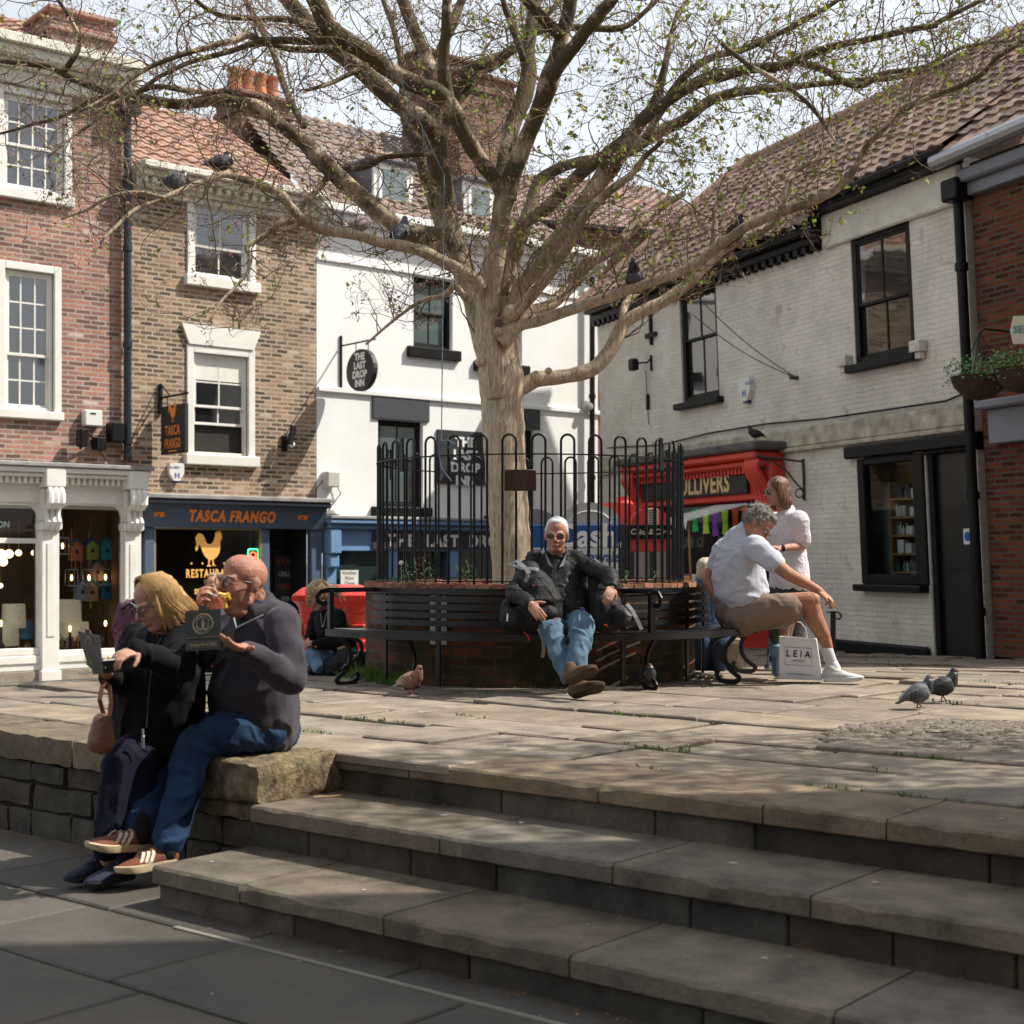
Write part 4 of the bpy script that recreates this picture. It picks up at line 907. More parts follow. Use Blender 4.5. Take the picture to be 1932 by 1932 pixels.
# crates of books and toys outside the red shop
rb=random.Random(12)
cr_cols=[(.5,.12,.06),(.1,.3,.45),(.55,.45,.12),(.55,.53,.48),(.15,.35,.15),(.6,.3,.1),(.3,.1,.3),(.5,.5,.5)]
for i in range(4):
    k_=G0+.35+i*.75;cr=RF.thing('display_crate',['crate of mixed coloured books nearest the kiosks outside the red shop','second crate of books below the red shop window','crate of bright books behind the curled bench leg','last crate of books outside the red shop, beside the white wall'][i],'crate',k_,.55,gz0+.02,group='display crates outside the red shop')
    mb=MB();mb.box((k_-.34,-.75,gz0+.02),(k_+.34,-.72,gz0+.22),.004);mb.box((k_-.34,-.4,gz0+.02),(k_+.34,-.37,gz0+.5),.004);mb.box((k_-.34,-.72,gz0+.02),(k_-.31,-.4,gz0+.3),.004);mb.box((k_+.31,-.72,gz0+.02),(k_+.34,-.4,gz0+.3),.004);mb.box((k_-.31,-.72,gz0+.02),(k_+.31,-.4,gz0+.05))
    RF.fb(mb,'crate_body',wood,cr)
    x=k_-.29
    while x<k_+.27:
        wd=rb.uniform(.03,.07);q=rb.randrange(len(cr_cols));mb=MB();mb.box((x,-.69,gz0+.05),(x+wd-.004,-.5,gz0+rb.uniform(.28,.42)),.003);RF.fb(mb,'book',mat('book_cover_%d'%q,cr_cols[q],.6),cr);x+=wd
# pale lace-edged awning stall left of the bunting
k0s,z0s=gp(1288,1000,1.0);k1s,z1s=gp(1352,1000,1.0)
stl=RF.thing('market_stall','small stall under a white lacy awning in front of the red shop','market stall',(k0s+k1s)/2,1.0,gz0+.02)
zt2=gp(1320,990,1.0)[1]
mb=MB()
nn_=14
for i in range(nn_):
    a_,b_=k0s+(k1s-k0s)*i/nn_,k0s+(k1s-k0s)*(i+1)/nn_
    for j in range(5):
        y_a,y_b=-.45-.2*j,-.45-.2*(j+1);za,zb_=zt2+.3-.05*j-.01*(i%2),zt2+.3-.05*(j+1)-.01*(i%2)
        mb.quad((a_,y_a,za),(b_,y_a,za),(b_,y_b,zb_),(a_,y_b,zb_))
    mb.add([(a_,-1.45,zt2+.05),(b_,-1.45,zt2+.05),((a_+b_)/2+.02,-1.47,zt2-.08),(a_+.01,-1.46,zt2-.05)],[(0,1,2,3)])
RF.fb(mb,'awning',mat('lace_white',(.72,.72,.68),.8,bump=.3),stl)
for kx in (k0s+.05,k1s-.05):
    mb=MB();mb.tube([(kx,-1.4,gz0),(kx,-1.4,zt2+.05)],.016,8);RF.fb(mb,'post',wood,stl)
mb=MB();mb.box((k0s+.05,-1.35,gz0+.7),(k1s-.05,-.6,gz0+.74),.01);mb.box((k0s+.05,-1.36,gz0+.35),(k1s-.05,-1.33,gz0+.7));RF.fb(mb,'table',mat('stall_cloth',(.25,.2,.22),.8,var=.4,vscale=9),stl)
for i in range(7):
    x=k0s+.12+i*(k1s-k0s-.24)/7;mb=MB();mb.box((x,-1.3,gz0+.742),(x+.13,-1.1,gz0+.742+rb.uniform(.12,.3)),.01);RF.fb(mb,'ware',mat('book_cover_%d'%rb.randrange(8),(.5,.5,.5)),stl)

# things fixed to the white wall
def alarm(fac,x,y,wpx,lab,off=.0):
    k,z=fac.pix(x,y);s=wpx/F*fac.W(k,0,z).y/1.0
    t=fac.thing('alarm_box',lab,'alarm box',k,0,z);o_=[(-.42,.5),(.42,.5),(.5,.38),(.5,-.15),(.2,-.62),(-.2,-.62),(-.5,-.15),(-.5,.38)]
    mb=MB();mb.prism([(k+a*s,z+b*s) for a,b in o_],-.085,-.003);c=fac.fb(mb,'cover',plastic_white,t)
    mb=MB();mb.prism([(k+a*s,z+b*s-.0) for a,b in ((-.22,-.62+.02),(.22,-.62+.02),(.18,-.74),(-.18,-.74))],-.07,-.01);fac.fb(mb,'strobe',mat('navy_lens',(.02,.03,.10),.3),t)
    mb=MB()
    for a in (-.16,.08):mb.box((k+a*s,-.088,z-.45*s),(k+(a+.10)*s,-.0855,z-.12*s))
    mb.box((k-.12*s,-.0882,z-.3*s),(k+.14*s,-.0857,z-.24*s));fac.fb(mb,'emblem',mat('alarm_blue',(.10,.13,.35),.5),c)
    ftext(fac,c,'ALARM',x,y-wpx*.24,wpx*.16,mat('alarm_blue'),off=.088,ext=.001)
alarm(RF,1413,732,30/.75,'white security alarm box on the whitewashed wall between its two upper windows')
alarm(LF,329,889,30,'white security alarm box on the brown brick above the dark blue restaurant front')
fl=RF.thing('floodlight','small black floodlight on a bracket near the left corner of the whitewashed wall','floodlight',*[RF.pix(1226,685)[0],0,RF.pix(1226,685)[1]])
k,z=RF.pix(1224,687);mb=MB();mb.box((k-.09,-.34,z-.12),(k+.09,-.22,z+.07),.02);RF.fb(mb,'lamp_head',black_paint,fl);mb=MB();mb.tube([(k,-.26,z),(k+.05,-.05,z+.02),(k+.12,-.01,z+.1)],.015,6);mb.tube([(k+.12,-.02,z+.13),(k+.12,-.02,z-.13)],.02,6);mb.tube([(k-.02,-.05,z-.1),(k-.02,-.03,z-1.0)],.008,5);mb.tube([(k-.02,-.03,z-.5),(k-.02,-.04,z-.75)],.03,6);RF.fb(mb,'bracket',black_paint,fl)
wt=RF.thing('wall_tie','black cross shaped iron wall tie on the whitewashed wall beside the left window','wall tie',*[RF.pix(1229,610)[0],0,RF.pix(1229,610)[1]])
k,z=RF.pix(1230,610);mb=MB();mb.box((k-.03,-.05,z-.36),(k+.03,-.003,z+.45),.008);mb.box((k-.17,-.056,z-.24),(k+.18,-.052,z-.16),.004);mb.box((k-.17,-.05,z-.235),(k-.032,-.004,z-.165));mb.box((k+.032,-.05,z-.235),(k+.18,-.004,z-.165));RF.fb(mb,'iron_cross',black_paint,wt)
br_=RF.thing('sign_bracket','empty wrought iron sign bracket on the white wall above the standing woman','bracket',*[RF.pix(1500,900)[0],0,RF.pix(1500,900)[1]])
k,z=RF.pix(1517,905);mb=MB();pp=lambda x,y,o_:(RF.pix(x,y)[0],-o_,RF.pix(x,y)[1])
mb.tube([pp(1517,866,.02),pp(1519,900,.02),pp(1519,944,.02)],.02,6)
k,z=RF.pix(1518,885);mb.tube([(k,-.02,z+.1),(k,-.75,z+.16)],.016,6);mb.tube([(k,-.02,z-.3),(k,-.12,z-.22),(k,-.3,z-.02),(k,-.5,z+.1),(k,-.62,z+.14)],.013,6)
mb.tube([(k,-.6+.06*math.cos(a),z+.04+.06*math.sin(a)) for a in [i*.5 for i in range(13)]],.01,5);mb.tube([(k,-.1+.06*math.cos(a),z-.33+.06*math.sin(a)) for a in [i*.5 for i in range(13)]],.01,5)
RF.fb(mb,'ironwork',mat('dull_iron',(.05,.05,.045),.6),br_)
wr=RF.thing('tie_cables','pair of thin cables stretched diagonally down to a bolt on the whitewashed wall','cables',*[RF.pix(1500,705)[0],0,RF.pix(1500,705)[1]])
mb=MB();e1=RF.pix(1505,713);
for (x,y) in ((1363,555),(1363,598)):
    s_=RF.pix(x,y);P0=Vector((s_[0],-.5,s_[1]));P1=Vector((e1[0],-.02,e1[1]));mb.tube([P0+(P1-P0)*i/10-Vector((0,0,.10*math.sin(math.pi*i/10))) for i in range(11)],.007,4)
mb.tube([(e1[0],.0,e1[1]),(e1[0],-.12,e1[1])],.03,6);mb.tube([(e1[0]-.12,-.06,e1[1]+.06),(e1[0]+.02,-.05,e1[1])],.02,6);RF.fb(mb,'cable',mat('dull_iron'),wr)
# drooping service cable along the band
cb=RF.thing('service_cable','black cable sagging along the whitewashed wall above the band','cable',*[RF.pix(1700,770)[0],0,RF.pix(1700,770)[1]])
mb=MB();mb.tube([pp(x,y,.04) for x,y in ((1150,845),(1250,840),(1340,818),(1450,800),(1560,790),(1700,770),(1790,757),(1835,738))],.013,5);RF.fb(mb,'cable',black_paint,cb)
for i,(x,y) in enumerate(((1601,695),(1740,668))):
    k,z=RF.pix(x,y);t=RF.thing('stone_corbel',['small whitewashed corbel under the left end of the right upper window sill','small whitewashed corbel at the right end of the upper window sill'][i],'corbel',k,0,z);mb=MB();mb.box((k-.10,-.12,z+.02),(k+.10,-.003,z+.16),.01);mb.box((k-.07,-.09,z-.06),(k+.07,-.003,z+.017),.01);RF.fb(mb,'corbel',paintedB,t)

# ------------------------------------------------------------------ building E: red brick at the right edge
EF=RF
kE0=kD1+.12;kE1=kE0+2.9
E=EF.thing('brick_house','dark red brick house with a blue grey fascia at the right edge','house',(kE0+kE1)/2,0,-.5)
zEt=EF.pix(1890,285)[1]
mb=wall_panel(MB(),kE0,kE1,-.5,zEt,[]);EF.fb(mb,'wall',brickE,E)
bg_p=mat('blue_grey_paint',(.19,.20,.23),.5,var=.1)
mb=MB();a_=EF.pix(1890,352)[1];mb.box((kE0,-.10,a_),(kE1,-.003,zEt-.25),.01);mb.box((kE0,-.2,zEt-.247),(kE1,-.003,zEt-.1),.02);EF.fb(mb,'fascia',bg_p,E)
mb=MB();mb.tube([(kE0-.2,-.34,zEt+.02),(kE1,-.34,zEt+.1)],.09,10);EF.fb(mb,'gutter',grey_metal,E)
tile_roof(EF,E,kE0-.1,kE1,-.3,zEt+.1,3.0,zR+.25,pant_brown,seed=40,rnd_tint=.35)
mb=MB();z1_=EF.pix(1895,752,.1)[1];z2_=EF.pix(1895,835,.1)[1];k3=EF.pix(1866,800,.1)[0];mb.box((k3,-.12,z2_),(kE1,-.003,z1_-.1),.01);mb.box((k3-.08,-.24,z1_-.097),(kE1,-.003,z1_),.02);EF.fb(mb,'shop_fascia',bg_p,E)
EF.fb(MB().box((kE0,.0,-.5),(kE1,.1,-.15),0),'plinth',black_paint,E)
dp=EF.thing('drainpipe','black cast iron drainpipe between the whitewashed house and the red brick','drainpipe',kE0-.05,.1,-.4)
mb=MB();kx=kE0-.08
mb.tube([(kx,-.12,-.4),(kx,-.12,2.3),(kx,-.12,5.0)],.058,10)
for z in (.3,1.6,2.9,4.2):mb.tube([(kx,-.12,z),(kx,-.12,z+.09)],.075,10)
mb.box((kx-.14,-.26,5.0),(kx+.14,-.01,5.25),.02);EF.fb(mb,'pipe',black_paint,dp,smooth=40)
hx=EF.thing('projecting_sign','cream six sided sign with teal letters at the right edge above the flower basket','sign',kE0+.4,.3,EF.pix(1925,620,.5)[1])
p0=at(1908,600,14.6);p1=at(1914,595,14.6)
mb=MB();cz=at(1932,622,14.6);n_=Vector((-.2,-1,0)).normalized();xd=Vector((1,-.2,0)).normalized()
hexa=[(-.13,.0),(-.10,.14),(.12,.14),(.16,0),(.12,-.14),(-.10,-.14)]
vs=[cz+xd*a+Vector((0,0,b)) for a,b in hexa];vs+=[v-n_*.03 for v in vs]
mb.add(vs,[tuple(range(6)),tuple(range(11,5,-1))]+[(i,(i+1)%6,(i+1)%6+6,i+6) for i in range(6)]);hs=mb.build('panel',cream,hx,world=True)
text('SEC',mat('teal_letter',(.05,.3,.3),.5),hs,wm(hs).inverted()@face_M(cz-xd*.02+n_*.004+Vector((0,0,-.0)),xd),.10,.001,1,.002)
mb=MB();mb.tube([cz+Vector((.1,0,.15)),cz+Vector((.3,.1,.3)),cz+Vector((.6,.3,.3))],.012,6);mb.build('bracket',black_paint,hx,world=True)

# ------------------------------------------------------------------ off to the right, out of frame: an unseen house added to shade the steps
SH=thing('shade_house','tall brick house added out of the picture to shade the steps','house',(7.5,-1.5,LOW))
mb=MB();mb.box((5.6,-12,LOW),(12,6.2,10.4));SHo=mb.build('wall',brickE,SH,world=True)
mb=MB();mb.prism([(5.3,10.402),(12.3,10.402),(8.8,13)],-12.2,6.25);mb.build('roof',pant_brown,SH,world=True)
mb=MB()
for y in (-8,-5,-2,1):
    for z in (.6,4.6):mb.box((5.54,y,z),(5.62,y+1.1,z+1.9),.02)
mb.build('window',white,SH,world=True)
ST=thing('dapple_tree','leafy tree added out of the picture to dapple the shade on the terrace','tree',(5.9,7.3,-.05))  # unseen tree added to break up and soften the edge of the shade
mb=MB();mb.tube([(5.9,7.3,-.05),(5.95,7.25,2.2),(5.8,7.2,4.6)],[.14,.11,.06],8);mb.build('trunk',wood,ST,world=True)
mb=MB();rq=random.Random(6)
for i in range(5200):
    u_=Vector((rq.gauss(0,1),rq.gauss(0,1),rq.gauss(0,1))).normalized()*rq.random() ** .45;q_=Vector((5.7+u_.x*1.9,7.1+u_.y*1.25,5.1+u_.z*1.6));a_=Vector((rq.gauss(0,1),rq.gauss(0,1),rq.gauss(0,1))).normalized();w_=a_.orthogonal().normalized()*.035;mb.add([q_-a_*.05,q_+w_,q_+a_*.05,q_-w_],[(0,1,2,3)])
mb.build('crown',mat('dapple_leaf',(.06,.12,.03),.6),ST,world=True)
# opposite side of the square (behind the camera): a plain terrace that the windows reflect
OB=thing('terrace_house','brick terrace behind the viewer, reflected in the windows','house',(2,-16,LOW))
mb=MB();mb.box((-16,-20,LOW),(14,-14,7.5));mb.build('wall',brickA,OB,world=True)
mb=MB();mb.prism([(-20.3,7.5),(-13.7,7.5),(-17,10.5)],-16.3,14.3,M=Matrix.Rotation(R(-90),4,'Z')@Matrix.Diagonal((-1,1,1,1)));mb.build('roof',pant_brown,OB,world=True)
# ------------------------------------------------------------------ planter, railing, curved bench
def cr_spline(P,m=5):
    o_=[]
    for i in range(len(P)-1):
        p0,p1,p2,p3=P[max(i-1,0)],P[i],P[i+1],P[min(i+2,len(P)-1)]
        for k in range(m):
            t=k/m;o_.append(tuple(.5*(2*b+(c-a)*t+(2*a-5*b+4*c-d)*t*t+(3*b-a-3*c+d)*t ** 3) for a,b,c,d in zip(p0,p1,p2,p3)))
    o_.append(tuple(P[-1]));return o_
PC=Vector((.147,11.94,0));RP=1.337
pl=thing('brick_planter','round mossy brick planter built around the tree','planter',PC)
mb=MB();NS=72
mb.lathe([(RP,-.06),(RP,.10),(RP-.0,.66),(RP,.668)],(0,0,0),NS);mb.build('brick_wall',brickP,pl,smooth=30)
mb=MB();rs=random.Random(2);nb_=84
for i in range(nb_):
    a0=2*math.pi*i/nb_;a1=2*math.pi*(i+.90)/nb_;b=rs.uniform(.6,1.2);r0,r1=RP-.23+rs.uniform(-.005,.005),RP+.012+rs.uniform(-.006,.008);z0,z1=.67,.748+rs.uniform(-.006,.006)
    vs=[(r*math.cos(a),r*math.sin(a),z) for a in (a0,a1) for r in (r0,r1) for z in (z0,z1)]
    mb.add(vs,[(0,1,3,2),(4,6,7,5),(0,4,5,1),(2,3,7,6),(0,2,6,4),(1,5,7,3)],(b*rs.uniform(.9,1.15),b,b*.95))
mb.lathe([(RP-.24,.66),(RP-.004,.665),(RP-.004,.738),(RP-.22,.738)],seg=NS)
mb.build('brick_coping',mat('worn_brick',(.30,.14,.085),.9,bump=.6,bscale=30,var=.45,vscale=9,tint=True),pl,tint=True)
mb=MB();mb.lathe([(0,.70),(.6,.69),(RP-.2,.67)],seg=36);mb.build('soil',soil,pl)
# railing of bow topped bars
RR=1.237;rl=thing('bow_top_railing','round black bow top railing standing on the planter around the trunk','railing',PC)
NH=36
def hoop(a,ztop=1.845):
    mb=MB();da=.0505/RR;r=.0095
    pts=[]
    for s in (-1,):pts.append((RR*math.cos(a-da),RR*math.sin(a-da),.72))
    hz=ztop-.052
    pts.append((RR*math.cos(a-da),RR*math.sin(a-da),1.3));
    for i in range(9):
        th=math.pi*(1-i/8);aa=a+da*math.cos(th);pts.append((RR*math.cos(aa),RR*math.sin(aa),hz+.052*math.sin(th)))
    pts.append((RR*math.cos(a+da),RR*math.sin(a+da),1.3));pts.append((RR*math.cos(a+da),RR*math.sin(a+da),.72))
    mb.tube(pts,r,7);return mb
for i in range(NH):
    a=2*math.pi*i/NH+R(-90)+R(2.2)
    hoop(a).build('hoop',iron,rl,smooth=60)
mb=MB()
for z in (.765,1.70):mb.strip([(RR*math.cos(t),RR*math.sin(t),z) for t in [2*math.pi*i/96 for i in range(96)]],.028 if z>1 else .03,.009,closed=True)
mb.build('ring_rail',iron,rl)
for ang in (-143,-37,20,160):  # joint plates
    a=R(ang);mb=MB();M=Matrix.Rotation(a+math.pi/2,4,'Z')
    mb.box((-.028,-RR-.012,1.60),(.028,-RR+.004,1.86),.006,M=Matrix.Rotation(a+math.pi/2,4,'Z'));mb.ball((0,0,0),.001)
    mb.build('joint_plate',iron,rl)
# memorial plaque
pq=thing('memorial_plaque','small brown memorial plaque with lines of text wired to the railing','plaque',at(981,905,10.68))
mb=MB();c=at(981.5,906,10.675);w_,h_=.117,.078;mb.box((c.x-w_,c.y-.006,c.z-h_),(c.x+w_,c.y+.004,c.z+h_),.004)
for sx in (-1,1):
    for sz in (-1,1):mb.ball((c.x+sx*(w_-.015),c.y-.008,c.z+sz*(h_-.013)),.006,u=8,v=5)
bz=mb.build('bronze_plate',mat('brown_bronze',(.06,.035,.025),.45,metal=.5,bump=.1),pq,world=True,smooth=40)
for i in range(9):
    text(['THIS CATALPA TREE','was planted in the square','in memory of those','who gave their time','to the care of the city','and its many gardens','by the people of York','and the local society','in the spring'][i],mat('plaque_letter',(.16,.10,.07),.5),bz,wm(bz).inverted()@Matrix.Translation((c.x,c.y-.0065,c.z+.058-i*.0145))@Matrix.Rotation(R(90),4,'X'),.0125,.0004,.95)
# blue cord tied to a hoop and running up to a limb
cd=thing('blue_cord','thin blue grey cord hanging from a limb and knotted to the railing','cord',at(833,835,10.72))
cordm=mat('blue_cord',(.10,.15,.19),.8)
mb=MB();p0=at(833,832,10.72);p1=at(838,330,11.0);p2=at(712,60,10.6);p3=at(640,-10,10.5)
mb.tube([p0,(p0+p1)/2,p1],.0045,5);mb.tube([p1,(p1+p2)/2,p2,p3],.0045,5)
for pts in ([(833,832),(825,838),(830,845),(838,838),(832,830)],[(833,834),(845,830),(857,838),(850,846),(836,838)],[(833,836),(829,862),(832,882),(842,896),(852,908)]):mb.tube([at(x,y,10.67) for x,y in pts],.0055,5)
mb.build('cord',cordm,cd,world=True)
# curved bench
bt=thing('curved_bench','black metal curved slatted bench wrapping the brick planter','bench',PC)
A0,A1=R(-146),R(12);ARC=lambda r,z,a0=A0,a1=A1,n=60:[(r*math.cos(a0+(a1-a0)*i/n),r*math.sin(a0+(a1-a0)*i/n),z) for i in range(n+1)]
gloss=mat('black_gloss_metal',(.006,.006,.007),.28,bump=.12,bscale=45,spec=.45)
for i in range(5):
    mb=MB();mb.strip(ARC(RP+.10+.006*(4-i),.462+i*.0585),.007,.042,up=(0,0,1));mb.build('back_slat',gloss,bt)
for i in range(6):
    mb=MB();mb.strip(ARC(1.46+i*.068,.402+.002*i),.052,.008);mb.build('seat_slat',gloss,bt)
mb=MB();mb.strip(ARC(1.852,.385),.01,.05);mb.strip(ARC(1.45,.375),.03,.03);mb.build('seat_rim',gloss,bt)
for ang in (-141,-119,-62,-33,2):
    a=R(ang);M=Matrix.Rotation(a,4,'Z');mb=MB()
    # S shaped leg in the radial plane
    pts=[(1.84,.37),(1.80,.33),(1.74,.25),(1.735,.17),(1.77,.10),(1.82,.06),(1.85,.035),(1.83,.006),(1.77,-.0),(1.70,.012),(1.665,.05),(1.68,.085)]
    if ang==-119:pts=pts
    pts=cr_spline(pts,4)
    mb.strip([M@Vector((r,0,z+.008)) for r,z in pts],.034,.012,up=M@Vector((0,1,0)))
    if ang in (-33,-141):mb.strip([M@Vector((r,0,z+.008)) for r,z in [(1.84,.37),(1.70,.34),(1.64,.30),(1.63,.25),(1.66,.20),(1.73,.15),(1.81,.10)]],.03,.011,up=M@Vector((0,1,0)))
    mb.build('scroll_leg',gloss,bt)
    mb=MB();mb.box((RP+.07,-.02,0),(RP+.09,.02,.72),.003,M=M);mb.box((RP+.07,-.02,.36),(1.84,.02,.375),.003,M=M);mb.build('bracket',gloss,bt)
for ang in (-145.5,-62.5,11.5):
    a=R(ang);M=Matrix.Rotation(a,4,'Z');mb=MB()
    mb.strip([M@Vector(p) for p in ((RP+.09,0,.70),(1.6,0,.70),(1.84,0,.70),(1.90,0,.69),(1.935,0,.655),(1.925,0,.615),(1.89,0,.60),(1.85,0,.608))],.035,.012,up=M@Vector((0,0,1)) if False else M@Vector((0,1,0)))
    mb.box((1.80,-.024,.385),(1.838,.024,.698),.004,M=M);mb.build('armrest',gloss,bt)
# pasted paper notice on the planter behind the slats
nt_=thing('paper_notice','torn white paper notice pasted low on the planter behind the bench slats','notice',PC)
mb=MB();a=R(-121);aw=.055
for zz0_,zz1_ in ((.30,.33),(.335,.66)):
    n_=6
    for i in range(n_):q0,q1=a-aw+2*aw*i/n_,a-aw+2*aw*(i+1)/n_;r=RP+.006;mb.quad((r*math.cos(q0),r*math.sin(q0),zz0_),(r*math.cos(q1),r*math.sin(q1),zz0_),(r*math.cos(q1),r*math.sin(q1),zz1_),(r*math.cos(q0),r*math.sin(q0),zz1_))
mb.build('paper',mat('notice_paper',(.62,.61,.6),.7,var=.15),nt_)
# second black post with a curled top by the right seated man's foot
ps=thing('curled_bench_end','black flat iron arm post with a curled top beyond the right seated man\'s knee','bench end',at(1572,1236,13.4))
mb=MB();q=at(1572,1236,13.4);zz=at(1572,1155,13.4).z;g_=-.07
mb.box((q.x-.025,q.y-.01,g_),(q.x+.022,q.y+.01,zz),.003);mb.strip([(q.x-.06,q.y,zz),(q.x+.02,q.y,zz+.005),(q.x+.06,q.y,zz-.01),(q.x+.075,q.y,zz-.04),(q.x+.055,q.y,zz-.065),(q.x+.03,q.y,zz-.055)],.012,.04,up=(0,1,0))
mb.build('post',gloss,ps,world=True)
mb=MB()
for i in range(6):mb.box((q.x-.03,q.y-.0+i*.07,.36),(q.x+.02+1.5,q.y+.05+i*.07,.372)) if False else None

# ------------------------------------------------------------------ the tree
bark=bpy.data.materials.new('bark');bark.use_nodes=True;n=bark.node_tree;p=n.nodes['Principled BSDF'];lk=n.links.new
p.inputs['Roughness'].default_value=.9;p.inputs['Specular IOR Level'].default_value=.2
t_=n.nodes.new('ShaderNodeTexCoord');mpn=n.nodes.new('ShaderNodeMapping');mpn.inputs['Scale'].default_value=(52,52,7);lk(t_.outputs['Object'],mpn.inputs[0])
z1=n.nodes.new('ShaderNodeTexNoise');z1.inputs['Scale'].default_value=1;z1.inputs['Detail'].default_value=7;z1.inputs['Roughness'].default_value=.68;z1.inputs['Distortion'].default_value=.8;lk(mpn.outputs[0],z1.inputs['Vector'])
r1=n.nodes.new('ShaderNodeValToRGB');e=r1.color_ramp.elements;e[0].position=.37;e[0].color=(.33,.25,.165,1);e[1].position=.60;e[1].color=(.70,.57,.41,1);lk(z1.outputs['Fac'],r1.inputs[0])
z2=n.nodes.new('ShaderNodeTexNoise');z2.inputs['Scale'].default_value=3.2;z2.inputs['Detail'].default_value=8;z2.inputs['Roughness'].default_value=.7;lk(t_.outputs['Object'],z2.inputs['Vector'])
r2=n.nodes.new('ShaderNodeMapRange');r2.inputs['From Min'].default_value=.36;r2.inputs['From Max'].default_value=.58;lk(z2.outputs['Fac'],r2.inputs[0])
sp=n.nodes.new('ShaderNodeSeparateXYZ');lk(t_.outputs['Object'],sp.inputs[0])
rz=n.nodes.new('ShaderNodeMapRange');rz.inputs['From Min'].default_value=2.2;rz.inputs['From Max'].default_value=3.3;rz.inputs['To Min'].default_value=.05;rz.inputs['To Max'].default_value=1.25;rz.clamp=False;lk(sp.outputs['Z'],rz.inputs[0])  # darker with height: moss, plus shade of the upper limbs put into colour
mu=n.nodes.new('ShaderNodeMath');mu.operation='MULTIPLY';mu.use_clamp=True;lk(r2.outputs[0],mu.inputs[0]);lk(rz.outputs[0],mu.inputs[1])
mxx=n.nodes.new('ShaderNodeMix');mxx.data_type='RGBA';lk(mu.outputs[0],mxx.inputs[0]);lk(r1.outputs[0],mxx.inputs[6]);mxx.inputs[7].default_value=(.10,.078,.045,1);lk(mxx.outputs[2],p.inputs['Base Color'])
b_=n.nodes.new('ShaderNodeBump');b_.inputs['Strength'].default_value=.55;b_.inputs['Distance'].default_value=.02;lk(z1.outputs['Fac'],b_.inputs['Height']);lk(b_.outputs[0],p.inputs['Normal'])
twig_m=mat('twig_bark',(.17,.125,.08),.9,var=.3,vscale=2)
TD=11.95
Q1=lambda l:[(x/2,y/2,r/2) for x,y,r in l]
Q2=lambda l:[(480+x/2,y/2,r/2) for x,y,r in l]
Q3=lambda l:[(966+x/2,y/2,r/2) for x,y,r in l]
tree=thing('catalpa_tree','large spreading tree just coming into leaf inside the round railing','tree',(0,TD,.68))
LIMBS=[]  # (world pts, radii)
def limb(px,d0,d1,name='limb',seg=12,wob=.010):
    P=cr_spline(px);n_=len(P);cum=[0]
    for i in range(1,n_):cum.append(cum[-1]+math.hypot(P[i][0]-P[i-1][0],P[i][1]-P[i-1][1]))
    pts,rad=[],[]
    for i,(x,y,r) in enumerate(P):
        f=cum[i]/cum[-1];d=TD+d0+(d1-d0)*f
        v=at(x,y,d)+noise.noise_vector(Vector((x*.021,y*.021,d0*3)))*wob;rr_=max(.0025,r/F*d)
        rr_ *= 1+.10*noise.noise(Vector((x*.035,y*.035,d0)))
        pts.append(v);rad.append(rr_)
    mb=MB();mb.tube(pts,rad,seg);
    inv=wm(tree).inverted();o_=mb.build(name,bark,tree,smooth=180,world=True)
    LIMBS.append((pts,rad));return pts
limb(Q2([(984,2280,92),(978,2200,80),(965,2000,76),(950,1800,78),(940,1650,80),(935,1500,84),(930,1420,84),(935,1330,66),(940,1220,52),(945,1120,40)]),0,.05,'trunk',24)
LM=limb(Q2([(925,1500,50),(905,1400,52),(880,1290,44),(878,1180,42),(895,1050,40),(920,900,37),(932,800,37),(945,735,38)]),-.05,-.2,seg=16)
limb(Q2([(948,760,34),(915,690,30),(850,600,30),(790,500,30),(745,410,33),(690,350,34),(600,315,34),(500,255,33),(400,185,33),(290,110,38),(235,10,34),(190,-90,30)]),-.2,-1.0,seg=14)
limb(Q2([(738,400,26),(715,300,26),(715,200,22),(725,60,20),(730,-100,18)]),-.4,-.6)
limb(Q2([(950,750,36),(975,650,34),(1020,540,33),(1070,420,33),(1110,310,38),(1145,200,30),(1165,120,28),(1195,0,26),(1215,-120,24)]),-.2,-.7,seg=14)
limb(Q2([(1150,130,24),(1090,70,22),(1020,-10,20),(960,-90,18)]),-.6,-.9)
limb(Q2([(1120,290,28),(1190,190,26),(1290,70,24),(1400,-60,20)]),-.6,-1.2)
limb(Q2([(930,700,28),(945,600,30),(975,470,30),(1010,380,32),(1035,290,32),(1035,190,26),(1050,80,26),(1070,-60,24)]),.1,.8)
limb(Q2([(1015,230,14),(985,130,14),(950,40,12),(925,-40,10)]),.3,.2)
limb(Q2([(905,1420,50),(860,1270,42),(820,1120,40),(775,980,40),(735,840,40),(708,700,42),(685,560,40),(683,430,36),(675,300,32),(640,200,26),(590,80,24),(540,-50,22)]),.1,.9,seg=16)
limb(Q2([(675,330,26),(705,200,20),(745,90,18),(800,-40,16)]),.6,1.2)
limb(Q2([(670,500,40),(620,445,38),(540,390,34),(440,300,34),(340,215,34),(240,125,36),(160,40,30),(90,-40,26)]),.4,.3,seg=14)
limb(Q2([(740,900,38),(690,890,36),(620,885,33),(550,860,33),(470,800,33),(400,740,33),(330,680,33),(255,610,33),(180,535,28),(100,475,26),(20,405,24),(-60,388,22),(-150,375,24),(-270,395,20),(-360,385,20),(-450,368,24),(-570,340,18),(-670,300,16),(-750,262,14),(-850,240,12),(-975,228,9)]),.2,.2,seg=12)
limb(Q1([(960,400,14),(870,350,12),(790,345,11),(700,340,11),(600,325,10),(520,350,9),(430,390,8),(330,440,6)]),.3,-.2)
